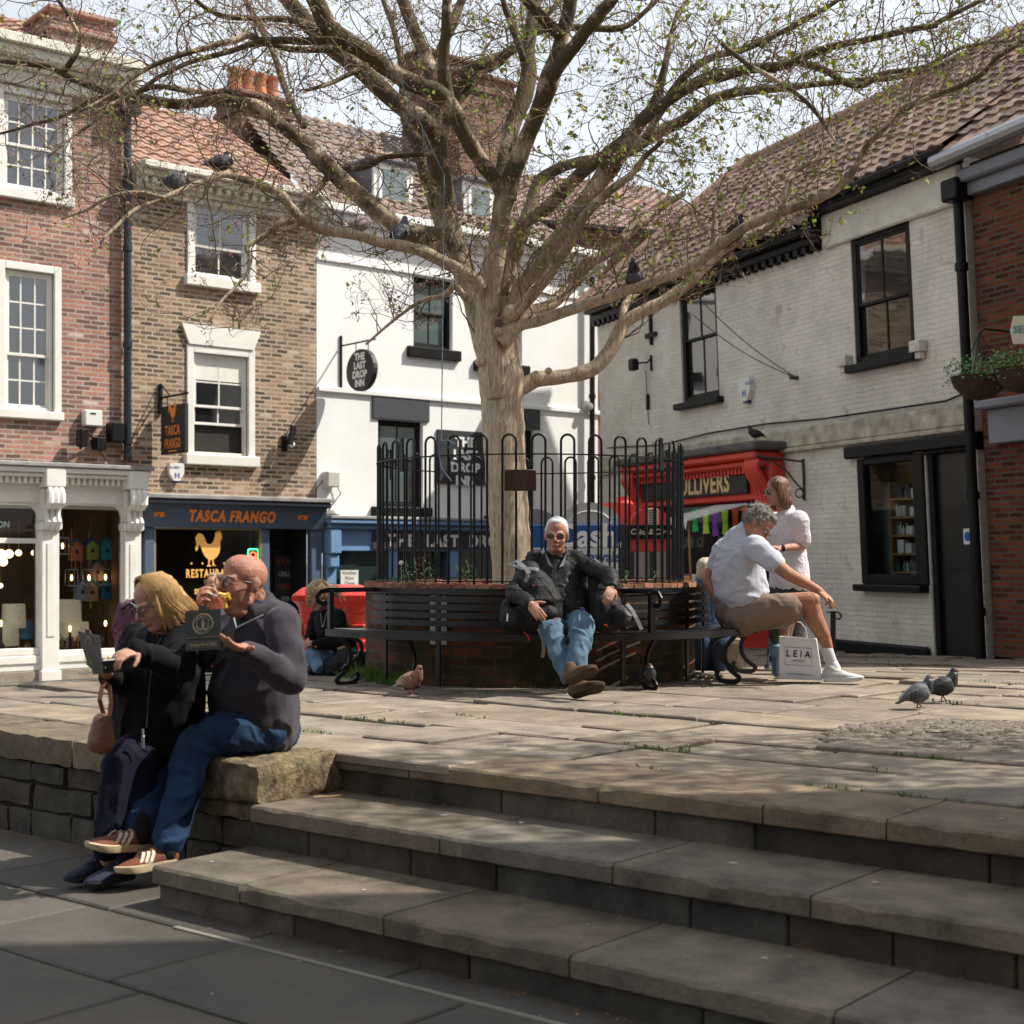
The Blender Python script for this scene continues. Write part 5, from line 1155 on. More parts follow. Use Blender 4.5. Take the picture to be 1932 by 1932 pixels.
limb(Q2([(850,1090,28),(830,1055,26),(760,1010,23),(660,960,22),(560,930,22),(470,915,20),(400,890,20),(330,880,20),(255,868,20),(190,832,18),(140,782,18),(110,740,18),(60,712,17),(0,690,15),(-60,670,13),(-120,658,13),(-200,690,12),(-280,722,11),(-360,752,10),(-440,785,9),(-500,830,7),(-570,900,6)]),-.25,-1.9,seg=10)
limb(Q1([(620,745,8),(530,728,7),(430,738,6),(330,790,5),(230,830,4)]),-1.7,-1.8)
limb(Q1([(1245,660,13),(1165,755,12),(1085,820,12),(1000,885,12),(930,930,10),(945,970,8),(938,1020,7),(900,1070,6),(840,1130,5),(790,1210,3)]),.2,-.6)
limb(Q2([(940,1210,34),(1010,1085,32),(1080,985,32),(1150,895,32),(1225,795,34),(1290,700,34),(1345,620,40),(1400,550,32),(1460,455,26),(1530,400,24),(1630,335,22),(1750,290,21),(1850,262,20),(1950,255,18),(2020,245,17),(2060,225,16),(2150,185,14),(2300,150,12),(2480,112,12),(2580,92,9)]),.0,-.6,seg=14)
limb(Q2([(945,1215,26),(1045,1115,22),(1130,1010,20),(1200,900,20),(1250,810,18),(1330,730,16),(1420,660,14),(1475,590,10),(1540,530,8)]),-.1,-.9)
limb(Q2([(930,1120,34),(955,960,28),(1010,855,23),(1100,790,24),(1180,705,24),(1260,630,24),(1380,540,22),(1460,460,22),(1515,380,20),(1545,260,14),(1570,140,10),(1600,40,8)]),.05,.2,seg=12)
limb(Q2([(960,1240,34),(1030,1180,26),(1110,1155,24),(1190,1085,24),(1250,1000,24),(1330,950,22),(1430,865,20),(1530,785,16),(1620,730,10)]),.1,1.2)
limb(Q2([(930,1290,40),(1000,1225,28),(1090,1203,24),(1200,1170,22),(1330,1122,20),(1440,1085,19),(1540,1050,18),(1640,1010,18),(1730,950,18),(1840,865,19),(1930,822,18),(2030,788,18),(2130,748,18),(2205,708,16),(2265,640,14),(2305,560,12),(2380,478,11),(2480,402,11),(2600,350,10),(2730,290,10),(2810,215,9),(2910,150,7)]),-.1,-1.2,seg=12)
limb(Q2([(960,1475,40),(1020,1455,32),(1080,1430,30),(1180,1420,28),(1275,1393,28),(1330,1340,28),(1368,1270,28),(1400,1215,26),(1480,1168,24),(1560,1130,22),(1640,1065,22),(1715,990,19),(1790,930,16),(1880,895,12),(1960,845,10),(2000,770,9),(2040,650,12),(2090,615,10),(2150,590,7)]),.05,.5,seg=12)
limb(Q2([(1393,1215,18),(1400,1150,14),(1450,1095,13),(1500,1010,12),(1545,920,10),(1600,850,8),(1660,780,6)]),.25,1.2)
limb(Q3([(755,950,13),(765,860,11),(768,780,9),(830,720,6),(900,700,5)]),-.5,-.2)
limb(Q3([(1010,790,10),(1060,660,10),(1130,610,8),(1190,590,6)]),-.7,-.3)
limb(Q2([(935,1150,36),(965,1010,30),(1005,900,28),(1040,790,28),(1065,700,26),(1120,650,22),(1230,610,20),(1400,575,22),(1500,510,25),(1600,465,22),(1700,392,20),(1800,352,18),(1930,337,16),(2070,322,13),(2260,305,12),(2420,292,11),(2600,242,9),(2750,160,7)]),.2,1.0,seg=12)
limb(Q2([(700,560,26),(735,380,26),(790,285,26),(870,235,22),(960,195,18),(1060,118,16),(1180,100,14),(1380,105,12),(1480,35,9),(1560,-40,7)]),.6,1.4)
limb(Q2([(735,420,16),(800,350,15),(850,280,16),(940,225,14),(1000,150,12),(1100,60,10),(1180,-30,9)]),.7,2.0)
limb(Q2([(780,1000,26),(720,900,24),(680,780,22),(640,640,22),(610,540,21),(580,480,20),(560,400,16),(555,250,13),(520,100,11),(480,-20,9)]),.3,1.6)
limb(Q1([(1150,480,13),(1105,400,13),(1070,320,13),(1040,220,12),(985,110,12),(925,0,10)]),1.2,1.7)
limb(Q1([(1260,150,20),(1160,157,15),(1050,150,14),(980,150,14),(935,130,14),(870,157,12),(760,182,10),(620,232,9),(500,292,8),(400,372,7),(300,420,5)]),-.8,-1.4)
limb(Q1([(1250,185,15),(1110,187,12),(990,165,11),(880,190,10),(720,235,9),(600,292,8),(480,372,7),(340,470,5),(180,590,4)]),.0,-.8)
limb(Q1([(1385,245,11),(1300,290,9),(1240,318,8),(1150,342,6)]),-.8,-1.1)
limb(Q1([(1200,110,18),(1130,80,14),(1060,70,12),(950,70,10),(860,65,10),(790,40,9),(735,-10,8)]),-.2,-.6)
limb(Q1([(240,270,12),(300,170,10),(260,60,8),(200,-20,6)]),.2,-.3)
limb(Q1([(440,370,14),(350,380,9),(260,430,7),(130,470,6),(0,505,5)]),.2,.6)
limb(Q2([(245,640,12),(330,640,12),(430,625,12),(500,590,10),(640,580,10)]),.5,.2)
limb(Q3([(500,520,14),(560,420,16),(640,300,14),(760,215,14),(880,185,13),(1000,130,11),(1130,60,10),(1260,-20,8)]),.0,.2)
limb(Q3([(30,1100,14),(150,985,14),(250,860,12)]),.1,.3)
limb(Q3([(560,400,12),(700,300,12),(850,260,11),(1000,270,10)]),.1,-.2)
limb(Q3([(1090,240,14),(1190,270,14),(1260,310,14),(1330,320,12),(1400,280,10),(1560,250,8),(1700,180,7),(1900,150,6)]),.1,.3)
limb(Q3([(1230,560,5),(1150,430,8),(1040,330,9),(900,250,9),(790,160,9)]),-1.0,-.7)
limb(Q3([(1600,90,10),(1750,10,8),(1850,-30,6)]),-.5,-.5)
limb(Q2([(985,1190,12),(1015,1150,9),(1040,1090,6)]),-.2,-.5)
limb(Q2([(800,1130,14),(760,1080,13),(735,1100,12),(700,1120,10),(640,1130,8),(560,1180,6),(480,1250,5),(420,1300,4)]),.1,.3)
# knots, burrs and stubs on the trunk
for x,y,r,d in ((905,683,9,-.18),(1012,712,13,-.15),(905,530,16,-.1),(700/2+480,935/2,15,.1),(1155,300,20,-.2),(965,590,16,-.2),(940,625,8,-.22),(1035,700,7,-.05)):MB().ball(at(x,y,TD+d),r/F*TD,u=10,v=7).build('burr',bark,tree,world=True,smooth=180)
mb=MB()
for x,y,r in ((935,600,12),(955,585,10),(968,600,9),(848,520,9)):
    for i in range(16):a=at(x,y,TD-.2);v=Vector((random.uniform(-1,1),random.uniform(-1,.2),random.uniform(-1,1))).normalized();mb.tube([a,a+v*random.uniform(.02,.05)],[.006,.002],4)
mb.build('epicormic_sprouts',bark,tree,world=True,smooth=60)
# fine crooked twigs grown from the limbs, with small new leaves and spent flower clusters
def lim_y(x):
    if x<60:return 560
    if x<850:return 640-40*abs(x-450)/400
    if x<1010:return 480
    if x<1420:return 560
    if x<1560:return 470
    return 440
rt=random.Random(77)
tw=MB();lf=MB();fl_=MB()
def proj(p):return CX+p.x/p.y*F,HY-(p.z-ZC)/p.y*F
def grow(p,d,L_,r,lvl,seg):
    n_=max(3,int(L_/(.075 if lvl<3 else .042)));pts=[p.copy()];rad=[r];d=d.copy();st=L_/n_;out_=[]
    for i in range(n_):
        k=.62 if lvl<3 else .75
        d=(d+Vector((rt.gauss(0,k),rt.gauss(0,k*.8),rt.gauss(0,k)))*.62+Vector((0,0,.05 if lvl==1 else-.02))).normalized()
        q=pts[-1]+d*st;X,Y=proj(q)
        if Y>lim_y(X)+(25*math.sin(X*.05)):d.z=abs(d.z)+.3;d.normalize();q=pts[-1]+d*st
        pts.append(q);rad.append(max(.0013,r*(1-.75*(i+1)/n_)));out_.append((q,d.copy(),rad[-1]))
    tw.tube(pts,rad,seg,cap=False);return out_
def leafy(p,d):
    X,Y=proj(p)
    gr=.24 if X<900 else .45
    if rt.random()<gr:
        for _ in range(rt.choice([1,1,2,3])):
            a=Vector((rt.gauss(0,1),rt.gauss(0,1),rt.gauss(0,1)-.2)).normalized();L_=rt.uniform(.02,.058)*(1.15 if X>900 else .85);w=a.cross(Vector((rt.gauss(0,1),rt.gauss(0,1),rt.gauss(0,1)))).normalized()*L_*.34
            b=rt.uniform(.55,1.5);q=p+a*.008;nn=a.cross(w).normalized()*L_*.10
            lf.add([q,q+a*L_*.4+w-nn,q+a*L_,q+a*L_*.4-w-nn,q+a*L_*.45],[(0,1,4),(1,2,4),(2,3,4),(3,0,4)],(b*rt.uniform(.7,1.3),b,b*rt.uniform(.5,1)))
    if rt.random()<.60:
        for _ in range(rt.choice([2,3,4,5])):
            c=p+Vector((rt.gauss(0,.014),rt.gauss(0,.014),rt.gauss(0,.014)));s_=rt.uniform(.006,.0125);b=rt.uniform(.6,1.4)
            a=Vector((rt.gauss(0,1),rt.gauss(0,1),rt.gauss(0,1))).normalized();w=a.orthogonal().normalized();u_=a.cross(w)
            fl_.add([c+a*s_,c+w*s_,c+u_*s_,c-(w+u_)*s_*.7],[(0,1,2),(0,2,3),(0,3,1),(1,3,2)],(b*rt.uniform(.9,1.3),b,b*rt.uniform(.8,1.1)))
cnt=0
for li,(pts,rad) in enumerate(LIMBS):
    if li in (0,1):continue
    acc=rt.uniform(0,.1)
    for i in range(1,len(pts)):
        acc+=(pts[i]-pts[i-1]).length;r=rad[i]
        X,Y=proj(pts[i])
        if not (-60<X<1990 and-60<Y<1000):continue
        step=.060 if r<.05 else .15
        if r>.11:step=.4
        if Y>640:continue
        if X>960 and Y>300:step *= 1.9
        while acc>step:
            acc-=step*rt.uniform(.7,1.4)
            ld=(pts[i]-pts[i-1]).normalized();sd_=Vector((rt.gauss(0,1),rt.gauss(0,.75),rt.gauss(0,1)+.12));sd_=(sd_-ld*sd_.dot(ld)).normalized()
            d=(ld*rt.uniform(.1,.9)+sd_).normalized();L1=rt.uniform(.35,1.35)*(1 if r>.02 else .8)
            br1=grow(pts[i]+sd_*r*.7,d,L1,min(r*.5,rt.uniform(.0035,.0075)),1,5);cnt+=1
            for j,(q,dd,rr_) in enumerate(br1):
                if j<1 or rt.random()>.32:continue
                s2=Vector((rt.gauss(0,1),rt.gauss(0,.8),rt.gauss(0,1))).normalized()
                br2=grow(q,(dd*.7+s2).normalized(),rt.uniform(.15,.45),min(rr_*.7,.0032),3,3)
                for jj,(q2,d2,r2_) in enumerate(br2):
                    if rt.random()<.34:
                        s3=Vector((rt.gauss(0,1),rt.gauss(0,.8),rt.gauss(0,1))).normalized();br3=grow(q2,(d2+s3).normalized(),rt.uniform(.06,.18),.0019,3,3);leafy(br3[-1][0],br3[-1][1])
                leafy(br2[-1][0],br2[-1][1])
print('twigs',cnt,len(tw.v),len(lf.f),len(fl_.f))
crown=tw.build('crown',twig_m,tree,world=True,smooth=180)
leaf_m=mat('new_leaf',(.26,.30,.08),.6,tint=True,spec=.3)
nn=leaf_m.node_tree;pb=nn.nodes['Principled BSDF'];tr_=nn.nodes.new('ShaderNodeBsdfTranslucent');mxs=nn.nodes.new('ShaderNodeMixShader');mxs.inputs[0].default_value=.35
src=pb.inputs['Base Color'].links[0].from_socket;nn.links.new(src,tr_.inputs[0]);nn.links.new(pb.outputs[0],mxs.inputs[1]);nn.links.new(tr_.outputs[0],mxs.inputs[2]);nn.links.new(mxs.outputs[0],[q for q in nn.nodes if q.type=='OUTPUT_MATERIAL'][0].inputs[0])
lf.build('leaves',leaf_m,crown,world=True,tint=True)
fl_.build('flower_clusters',mat('spent_blossom',(.30,.17,.16),.8,tint=True),crown,world=True,tint=True)
# ------------------------------------------------------------------ figures: continuous surfaces grown from tapered shapes
def V(*a):return Vector(a[0] if len(a)==1 else a)
def loft(mb,secs,side,seg=18):
    """closed tapered tube with elliptical sections; secs = (point, radius along side, radius across)"""
    P=[Vector(q[0]) for q in secs];n_=len(P);side=Vector(side).normalized()
    t0=(P[0]-P[1]).normalized();t1=(P[-1]-P[-2]).normalized();S=[]
    m0=min(secs[0][1],secs[0][2]);m1=min(secs[-1][1],secs[-1][2])
    for f in (1,.8,.45):S.append((P[0]+t0*m0*f,secs[0][1]*max(.05,math.sqrt(1-f*f)),secs[0][2]*max(.05,math.sqrt(1-f*f)),-t0))
    for i in range(n_):
        t=P[min(i+1,n_-1)]-P[max(i-1,0)];S.append((P[i],secs[i][1],secs[i][2],t.normalized()))
    for f in (.45,.8,1):S.append((P[-1]+t1*m1*f,secs[-1][1]*max(.05,math.sqrt(1-f*f)),secs[-1][2]*max(.05,math.sqrt(1-f*f)),t1))
    vs=[];fs=[]
    for p,a,b,t in S:
        s_=side-t*side.dot(t);s_=s_.normalized() if s_.length>1e-4 else t.orthogonal().normalized();u_=t.cross(s_)
        for k in range(seg):th=2*math.pi*k/seg;vs.append(p+s_*a*math.cos(th)+u_*b*math.sin(th))
    m=len(S)
    for i in range(m-1):
        for k in range(seg):fs.append((i*seg+k,i*seg+(k+1)%seg,(i+1)*seg+(k+1)%seg,(i+1)*seg+k))
    fs.append(tuple(range(seg))[::-1]);fs.append(tuple((m-1)*seg+k for k in range(seg)))
    mb.add(vs,fs)
def cap(mb,pts,rad,seg=14):
    for i in range(len(pts)-1):loft(mb,[(pts[i],rad[i],rad[i]),(pts[i+1],rad[i+1],rad[i+1])],Vector((.31,.57,.2)),seg)
def ell(mb,c,r,M=None,u=16,v=12):mb.ball(c,r,M,u,v)
def blob(mb,name,m,parent,voxel=.006,sm=4,disp=None,extra=None):
    me=bpy.data.meshes.new(name);me.from_pydata([tuple(v) for v in mb.v],[],mb.f)
    bm=bmesh.new();bm.from_mesh(me);bmesh.ops.recalc_face_normals(bm,faces=bm.faces);bm.to_mesh(me);bm.free()
    o=bpy.data.objects.new(name,me);COL.objects.link(o)
    r=o.modifiers.new('r','REMESH');r.mode='VOXEL';r.voxel_size=voxel;r.use_smooth_shade=True
    if sm:s_=o.modifiers.new('s','SMOOTH');s_.iterations=sm;s_.factor=.5
    dg=bpy.context.evaluated_depsgraph_get();dg.update();ev=o.evaluated_get(dg);nm=bpy.data.meshes.new_from_object(ev,depsgraph=dg)
    bpy.data.objects.remove(o);bpy.data.meshes.remove(me)
    if disp:
        nrm=[v.normal.copy() for v in nm.vertices]
        for v,n_ in zip(nm.vertices,nrm):v.co=v.co+n_*disp(v.co)
    inv=wm(parent).inverted()
    nm.transform(inv);nm.polygons.foreach_set('use_smooth',[True]*len(nm.polygons));nm.update()
    nm.materials.clear();nm.materials.append(m)
    o=bpy.data.objects.new(name,nm);COL.objects.link(o);o.parent=parent;return o
def soften(o,M,it=10):  # smooth the joins of the head, sparing nose, lips and ears
    A=M.inverted()@wm(o);bm=bmesh.new();bm.from_mesh(o.data);sel=[]
    for v in bm.verts:
        p=A@v.co
        if p.length<.17 and not (p.y>.066 and abs(p.x)<.045) and not (abs(p.x)>.070 and abs(p.y)<.04 and p.z>-.045):sel.append(v)
    for _ in range(it):bmesh.ops.smooth_vert(bm,verts=sel,factor=.5,use_axis_x=True,use_axis_y=True,use_axis_z=True)
    bm.to_mesh(o.data);bm.free()
def folds(amp=.01,sc=9,ax=(1,1,1),seed=0):
    ax=Vector(ax)
    def f(p):
        q=Vector((p.x*ax.x,p.y*ax.y,p.z*ax.z))*sc+Vector((seed,seed*1.7,0));w=noise.noise_vector(q*.5)
        a=1-abs(noise.noise(q+w*1.3))*2;b=noise.noise(q*2.3+w)
        return amp*(.75*a*abs(a)+.35*b)
    return f
def frame(c,fwd,up=(0,0,1),s=1.0):  # local x = the figure's right, y forward, z up
    y=Vector(fwd).normalized();z=Vector(up);z=(z-y*z.dot(y)).normalized();x=y.cross(z)
    m=Matrix.Identity(4)
    for i in range(3):m[i][0]=x[i]*s;m[i][1]=y[i]*s;m[i][2]=z[i]*s;m[i][3]=c[i]
    return m
class Sub:  # build primitives in head or hand coordinates
    def __init__(s,mb,M):s.mb=mb;s.M=M;s.sc=M.to_scale().x
    def e(s,c,r,rot=None):
        Rm=s.M.to_3x3().normalized().to_4x4()
        if rot:Rm=Rm@Euler(rot).to_matrix().to_4x4()
        ell(s.mb,s.M@Vector(c),tuple(q*s.sc for q in r),Rm)
    def c(s,pts,rad,seg=10):cap(s.mb,[s.M@Vector(p) for p in pts],[q*s.sc for q in rad],seg)
def head_shape(mb,M,openm=0,fat=0,neck=None,nose=1.0,female=0):
    h=Sub(mb,M);w=1+fat*.08
    h.e((0,-.016,.036),(.0765*w,.097,.084));h.e((0,.026,-.028),(.064*w,.070,.082));h.e((0,.012,.055),(.066,.080,.066))
    jd=openm*.03
    h.e((0,.054-jd*.3,-.092-jd),(.034*w,.030,.024));h.c([(-.046*w,.0,-.068-jd*.4),(-.020,.052-jd*.3,-.096-jd)],[.024,.022]);h.c([(.046*w,.0,-.068-jd*.4),(.020,.052-jd*.3,-.096-jd)],[.024,.022])
    if fat:h.e((0,.018,-.095-jd),(.054*w,.044,.034));h.e((.032,.022,-.062),(.034,.050,.055));h.e((-.032,.022,-.062),(.034,.050,.055))
    if openm:h.e((0,.032,-.080),(.047,.045,.052))
    for s_ in (-1,1):
        h.e((s_*.038,.062,-.034),(.024,.020,.022));h.c([(s_*.012,.088,.020),(s_*.044,.076,.022)],[.0105,.010])
        h.e((s_*.078*w,-.008,-.010),(.009,.019,.030),(0,0,s_*.35));h.e((s_*.079*w,-.012,.002),(.008,.022,.022),(0,0,s_*.4));h.e((s_*.073*w,-.002,-.032),(.008,.010,.010))
        h.e((s_*.0115,.098,-.036),(.0085,.010,.008));h.e((s_*.031,.081,.001),(.0155,.010,.0095))
    h.c([(0,.087,.016),(0,.101+.003*nose,-.006),(0,.111+.006*nose,-.026)],[.0075,.0095,.0115*nose]);h.e((0,.107+.006*nose,-.031),(.0115,.0115,.0095))
    if openm<.3:h.e((0,.084,-.062),(.025,.015,.016))
    else:h.c([(-.022,.076,-.052),(0,.092,-.048),(.022,.076,-.052)],[.008,.0085,.008]);h.c([(-.022,.066,-.088-jd*.6),(0,.080,-.094-jd*.8),(.022,.066,-.088-jd*.6)],[.008,.008,.008])
    if neck:h2=Vector(neck);cap(mb,[M@Vector((0,-.030,-.045)),h2],[.056*(1+fat*.12),.064*(1+fat*.15)])
eye_w=mat('eye_white',(.72,.68,.64),.25);iris_m=mat('iris',(.05,.06,.07),.2);lip_m=mat('lip',(.42,.17,.14),.45);mouth_m=mat('mouth_inside',(.10,.015,.012),.6)
def face_bits(parent,M,brow=(.25,.2,.16),openm=0,lipc=lip_m,closed=0,look=(0,0)):
    sc=M.to_scale().x;h=MB();s=Sub(h,M)
    for q in (-1,1):s.e((q*.031,.0865,.003),(.0105,.0085,.0085 if not closed else .003))
    h.build('eyes',eye_w,parent,smooth=180,world=True);h=MB();s=Sub(h,M)
    for q in (-1,1):s.e((q*.031+look[0],.0935,.003+look[1]),(.0052,.0035,.0052 if not closed else .002))
    h.build('irises',iris_m,parent,smooth=180,world=True);h=MB();s=Sub(h,M)
    for q in (-1,1):h=MB();s=Sub(h,M);s.c([(q*.016,.0965,.021),(q*.032,.095,.027),(q*.048,.082,.022)],[.003,.0038,.0022],6);h.build('eyebrow',mat('brow_%d'%int(brow[0]*100),brow,.9),parent,smooth=180,world=True)
    h=MB();s=Sub(h,M)
    jd=openm*.03
    if openm<.3:s.c([(-.022,.086,-.060),(-.008,.0975,-.057),(.008,.0975,-.057),(.022,.086,-.060)],[.003,.0046,.0046,.003],7);s.c([(-.020,.085,-.065),(0,.096,-.068),(.020,.085,-.065)],[.003,.0055,.003],7)
    else:
        N_=14;ring=[(.024*math.cos(a),.085-.012*abs(math.cos(a))-(.008 if math.sin(a)<0 else 0),-.070-jd*.4+(.020+jd*.55)*math.sin(a)) for a in [2*math.pi*i/N_ for i in range(N_)]]
        s.c(ring+[ring[0]],[.0048]*(N_+1),6);mo=MB();sm_=Sub(mo,M);sm_.e((0,.070,-.070-jd*.4),(.022,.016,.019+jd*.5));mo.build('open_mouth',mouth_m,parent,smooth=180,world=True)
    h.build('lips',lipc,parent,smooth=180,world=True)
def glasses(parent,M,fm,lm,kind='round',rx=.022,rz=.018,fr=.0026):
    g=MB();s=Sub(g,M);ln=MB()
    for q in (-1,1):
        c=Vector((q*.033,.106,-.0));N_=16
        def pt(a,k=1.0):
            ca,sa=math.cos(a),math.sin(a);e=.65 if kind=='square' else 1
            return M@(c+Vector((k*rx*math.copysign(abs(ca) ** e,ca),-.004*abs(ca),k*rz*math.copysign(abs(sa) ** e,sa))))
        pts=[pt(2*math.pi*i/N_) for i in range(N_)]
        g.tube(pts,fr*s.sc,6,closed=True)
        ln.poly([pt(2*math.pi*i/N_,.97) for i in range(N_)])
        s.c([(q*(.033+rx),.102,.006),(q*.079,.045,.008),(q*.083,-.01,.004),(q*.080,-.03,-.008)],[.0019]*4,5)
    s.c([(-.012,.108,.003),(0,.111,.005),(.012,.108,.003)],[.0017]*3,5)
    gg=g.build('glasses',fm,parent,smooth=180,world=True);ln.build('lens',lm,gg,world=True);return gg
clear_lens=glass_mat('clear_lens',(.92,.94,.95));dark_lens=mat('sunglass_lens',(.05,.032,.018),.08,spec=.9,coat=.5)
def hand_shape(mb,wrist,fdir,palm,side=1,curl=(.5,.5,.5,.5),spread=.0,thumb=.6,s=1.0):
    M=frame(Vector(wrist),fdir,-Vector(palm),s);h=Sub(mb,M)  # z = back of the hand
    h.e((0,.046,0),(.040,.052,.0155));h.e((side*.018,.03,-.006),(.020,.032,.017));h.c([(0,-.03,0),(0,.012,0)],[.026,.027])
    if not hasattr(curl,'__len__'):curl=(curl,)*4
    for i,(x,L_) in enumerate(((.029,.070),(.010,.079),(-.010,.073),(-.029,.058))):
        p=Vector((x*side,.084-(.004 if i in (0,3) else 0)-(.006 if i==3 else 0),0));a=curl[i]*.5;xs=side*(1.5-i)*spread*.12
        pts=[p];r=[.0098]
        for k,f in enumerate((.46,.30,.24)):
            a2=a+curl[i]*(.0,.9,1.5)[k];p=p+Vector((xs,math.cos(a2),-math.sin(a2)))*L_*f;pts.append(p);r.append((.0092,.0084,.0074)[k])
        h.c(pts,r,9)
    p=Vector((side*.034,.022,-.004));d=Vector((side*(.85-thumb*.5),.62,-.25-thumb*.55)).normalized();q=p+d*.034;d2=(d+Vector((-side*.35*thumb,.35,-.1))).normalized();h.c([p,q,q+d2*.028],[.013,.0115,.0085],9)
def skin(name,col,red=.04):
    m=mat(name,col,.55,bump=.35,bscale=70,var=.20,vscale=16,spec=.4);m.node_tree.nodes['Principled BSDF'].inputs['Subsurface Weight'].default_value=.12;m.node_tree.nodes['Principled BSDF'].inputs['Subsurface Radius'].default_value=(.02,.008,.004);return m
def fabric(name,col,bump=.5,bs=14,var=.15,rough=.9,**k):return mat(name,col,rough,bump=bump,bscale=bs,var=var,vscale=6,spec=k.pop('spec',.2),sheen=k.pop('sheen',0),**k)
def hair_strands(mb,roots_fn,n_,seed,rad=.0022,seg=4):
    r=random.Random(seed)
    for i in range(n_):
        pts=roots_fn(r);mb.tube(pts,[rad*.8]+[rad]*(len(pts)-2)+[rad*.25],seg,cap=False)
def shoe(parent,heel,toe,up,upper,sole,w=.048,h=.075,stripes=None,name='shoe',soleth=.024,laces=None,high=.10):
    heel,toe=Vector(heel),Vector(toe);d=toe-heel;L_=d.length;M=frame(heel,d,up)  # origin at the sole under the heel; y to the toe
    mb=MB();P=lambda x,y,z:M@Vector((x,y*L_,z))
    loft(mb,[(P(0,.06,.045),w*.72,.040),(P(0,.2,.045),w*.76,.042),(P(0,.42,.040),w*.80,.036),(P(0,.66,.033),w*.98,.029),(P(0,.84,.028),w*.86,.023),(P(0,.93,.025),w*.6,.017)],M.to_3x3()@Vector((1,0,0)))
    loft(mb,[(P(0,.14,.05),w*.70,.05),(P(0,.17,high),w*.68,.045)],M.to_3x3()@Vector((1,0,0)))
    loft(mb,[(P(0,.26,.075),w*.55,.03),(P(0,.52,.055),w*.5,.022)],M.to_3x3()@Vector((1,0,0)))
    o=blob(mb,name,upper,parent,.0055,3)
    ms=MB();out=[]
    for y,x in ((0,.42),(.03,.62),(.12,.74),(.3,.72),(.45,.74),(.62,.98),(.75,1.02),(.88,.84),(.96,.5),(1.0,.15)):out.append((y,x*w*1.05))
    ring=[(x,y) for y,x in out]+[(-x,y) for y,x in reversed(out)];m=len(ring)
    vs=[]
    for z,k in ((-.002,.95),(.004,1.0),(soleth,1.02),(soleth+.003,.9)):vs+=[M@Vector((x*k,(y-.5)*k*L_+.5*L_,z+(.012*max(0,y-.8)*5 if z<.01 else .006*max(0,y-.8)*5))) for x,y in ring]
    fs=[tuple(range(m))[::-1],tuple(range(3*m,4*m))]
    for j in range(3):fs+=[(j*m+i,j*m+(i+1)%m,(j+1)*m+(i+1)%m,(j+1)*m+i) for i in range(m)]
    ms.add(vs,fs);ms.build('sole',sole,o,smooth=50,world=True)
    if stripes:
        mt_=MB()
        for i in range(3):
            for sx in (-1,1):
                y0=.40+i*.085;mt_.strip([P(sx*w*.80,y0+.10,.022),P(sx*w*.86,y0+.055,.042),P(sx*w*.66,y0+.0,.068),P(sx*w*.40,y0-.03,.083)],.0035,.014,up=M.to_3x3()@Vector((0,1,0)))
        mt_.build('stripes',stripes,o,world=True)
    if laces:
        ml=MB()
        for i in range(5):y=.30+i*.065;ml.tube([P(-w*.42,y,.094-i*.010),P(0,y+.02,.104-i*.011),P(w*.42,y,.094-i*.010)],.0028,5)
        ml.build('laces',laces,o,world=True)
    return o
skinA=skin('ruddy_skin',(.40,.18,.115));skinB=skin('fair_skin',(.43,.225,.155));skinC=skin('tanned_skin',(.36,.165,.095));skinD=skin('light_skin',(.40,.20,.135))
UPZ=Vector((0,0,1))

# ============ 1  man eating chips, seated on the wall end
d0=7.05
m1=thing('person','bald man in glasses and a grey zip sweater eating chips on the wall end','person',at(500,1395,7.2))
H1=frame(at(458,1099,6.92),Vector((-.72,-.69,.04)),Vector((.08,0,1)),1.10)
S1n,S1f=at(532,1178,6.78),at(436,1176,7.22);E1n,E1f=at(549,1283,6.68),at(352,1262,7.05);R1n,R1f=at(464,1226,6.52),at(381,1160,6.86)
nk1=at(494,1150,7.03)
mb=MB();head_shape(mb,H1,openm=1,fat=1,neck=nk1,nose=1.1)
cap(mb,[nk1,at(500,1200,7.05),at(500,1340,7.15)],[.07,.13,.13]);
for S_,E_,W_ in ((S1n,E1n,R1n),(S1f,E1f,R1f)):cap(mb,[S_,E_,W_],[.045,.036,.026])
fd=(at(428,1212,6.45)-R1n).normalized()
hand_shape(mb,R1n,(at(430,1216,6.42)-R1n),Vector((-.1,-.25,1)),side=1,curl=(.25,.3,.4,.5),thumb=-.5,s=1.12)
hand_shape(mb,R1f,(at(375,1128,6.80)-R1f),Vector((.75,.35,-.2)),side=-1,curl=(.9,.9,1.0,1.1),thumb=.8,s=1.12)
for a in ((at(368,1400,6.88),at(318,1588,6.62)),(at(318,1418,7.02),at(266,1552,6.62))):cap(mb,[at(505,1368,7.12),a[0],a[1]],[.07,.055,.035])
b1=blob(mb,'body',skinA,m1,.0055,2);soften(b1,H1,14)
face_bits(b1,H1,(.30,.24,.20),openm=1)
glasses(b1,H1,mat('tortoise_frame',(.05,.03,.02),.3),clear_lens,'square',.024,.017)
mb=MB();s_=Sub(mb,H1)
for q in (-1,1):
    for i in range(26):rr_=random.Random(i*q+50);y=-.03-rr_.uniform(0,.06);z=rr_.uniform(-.05,.0);s_.c([(q*(.078-abs(y+.03)*.35),y,z),(q*(.080-abs(y+.03)*.4),y-.006,z-.010)],[.0012,.0008],4)
mb.build('stubble_hair',mat('grey_hair',(.30,.28,.26),.8),b1,world=True)
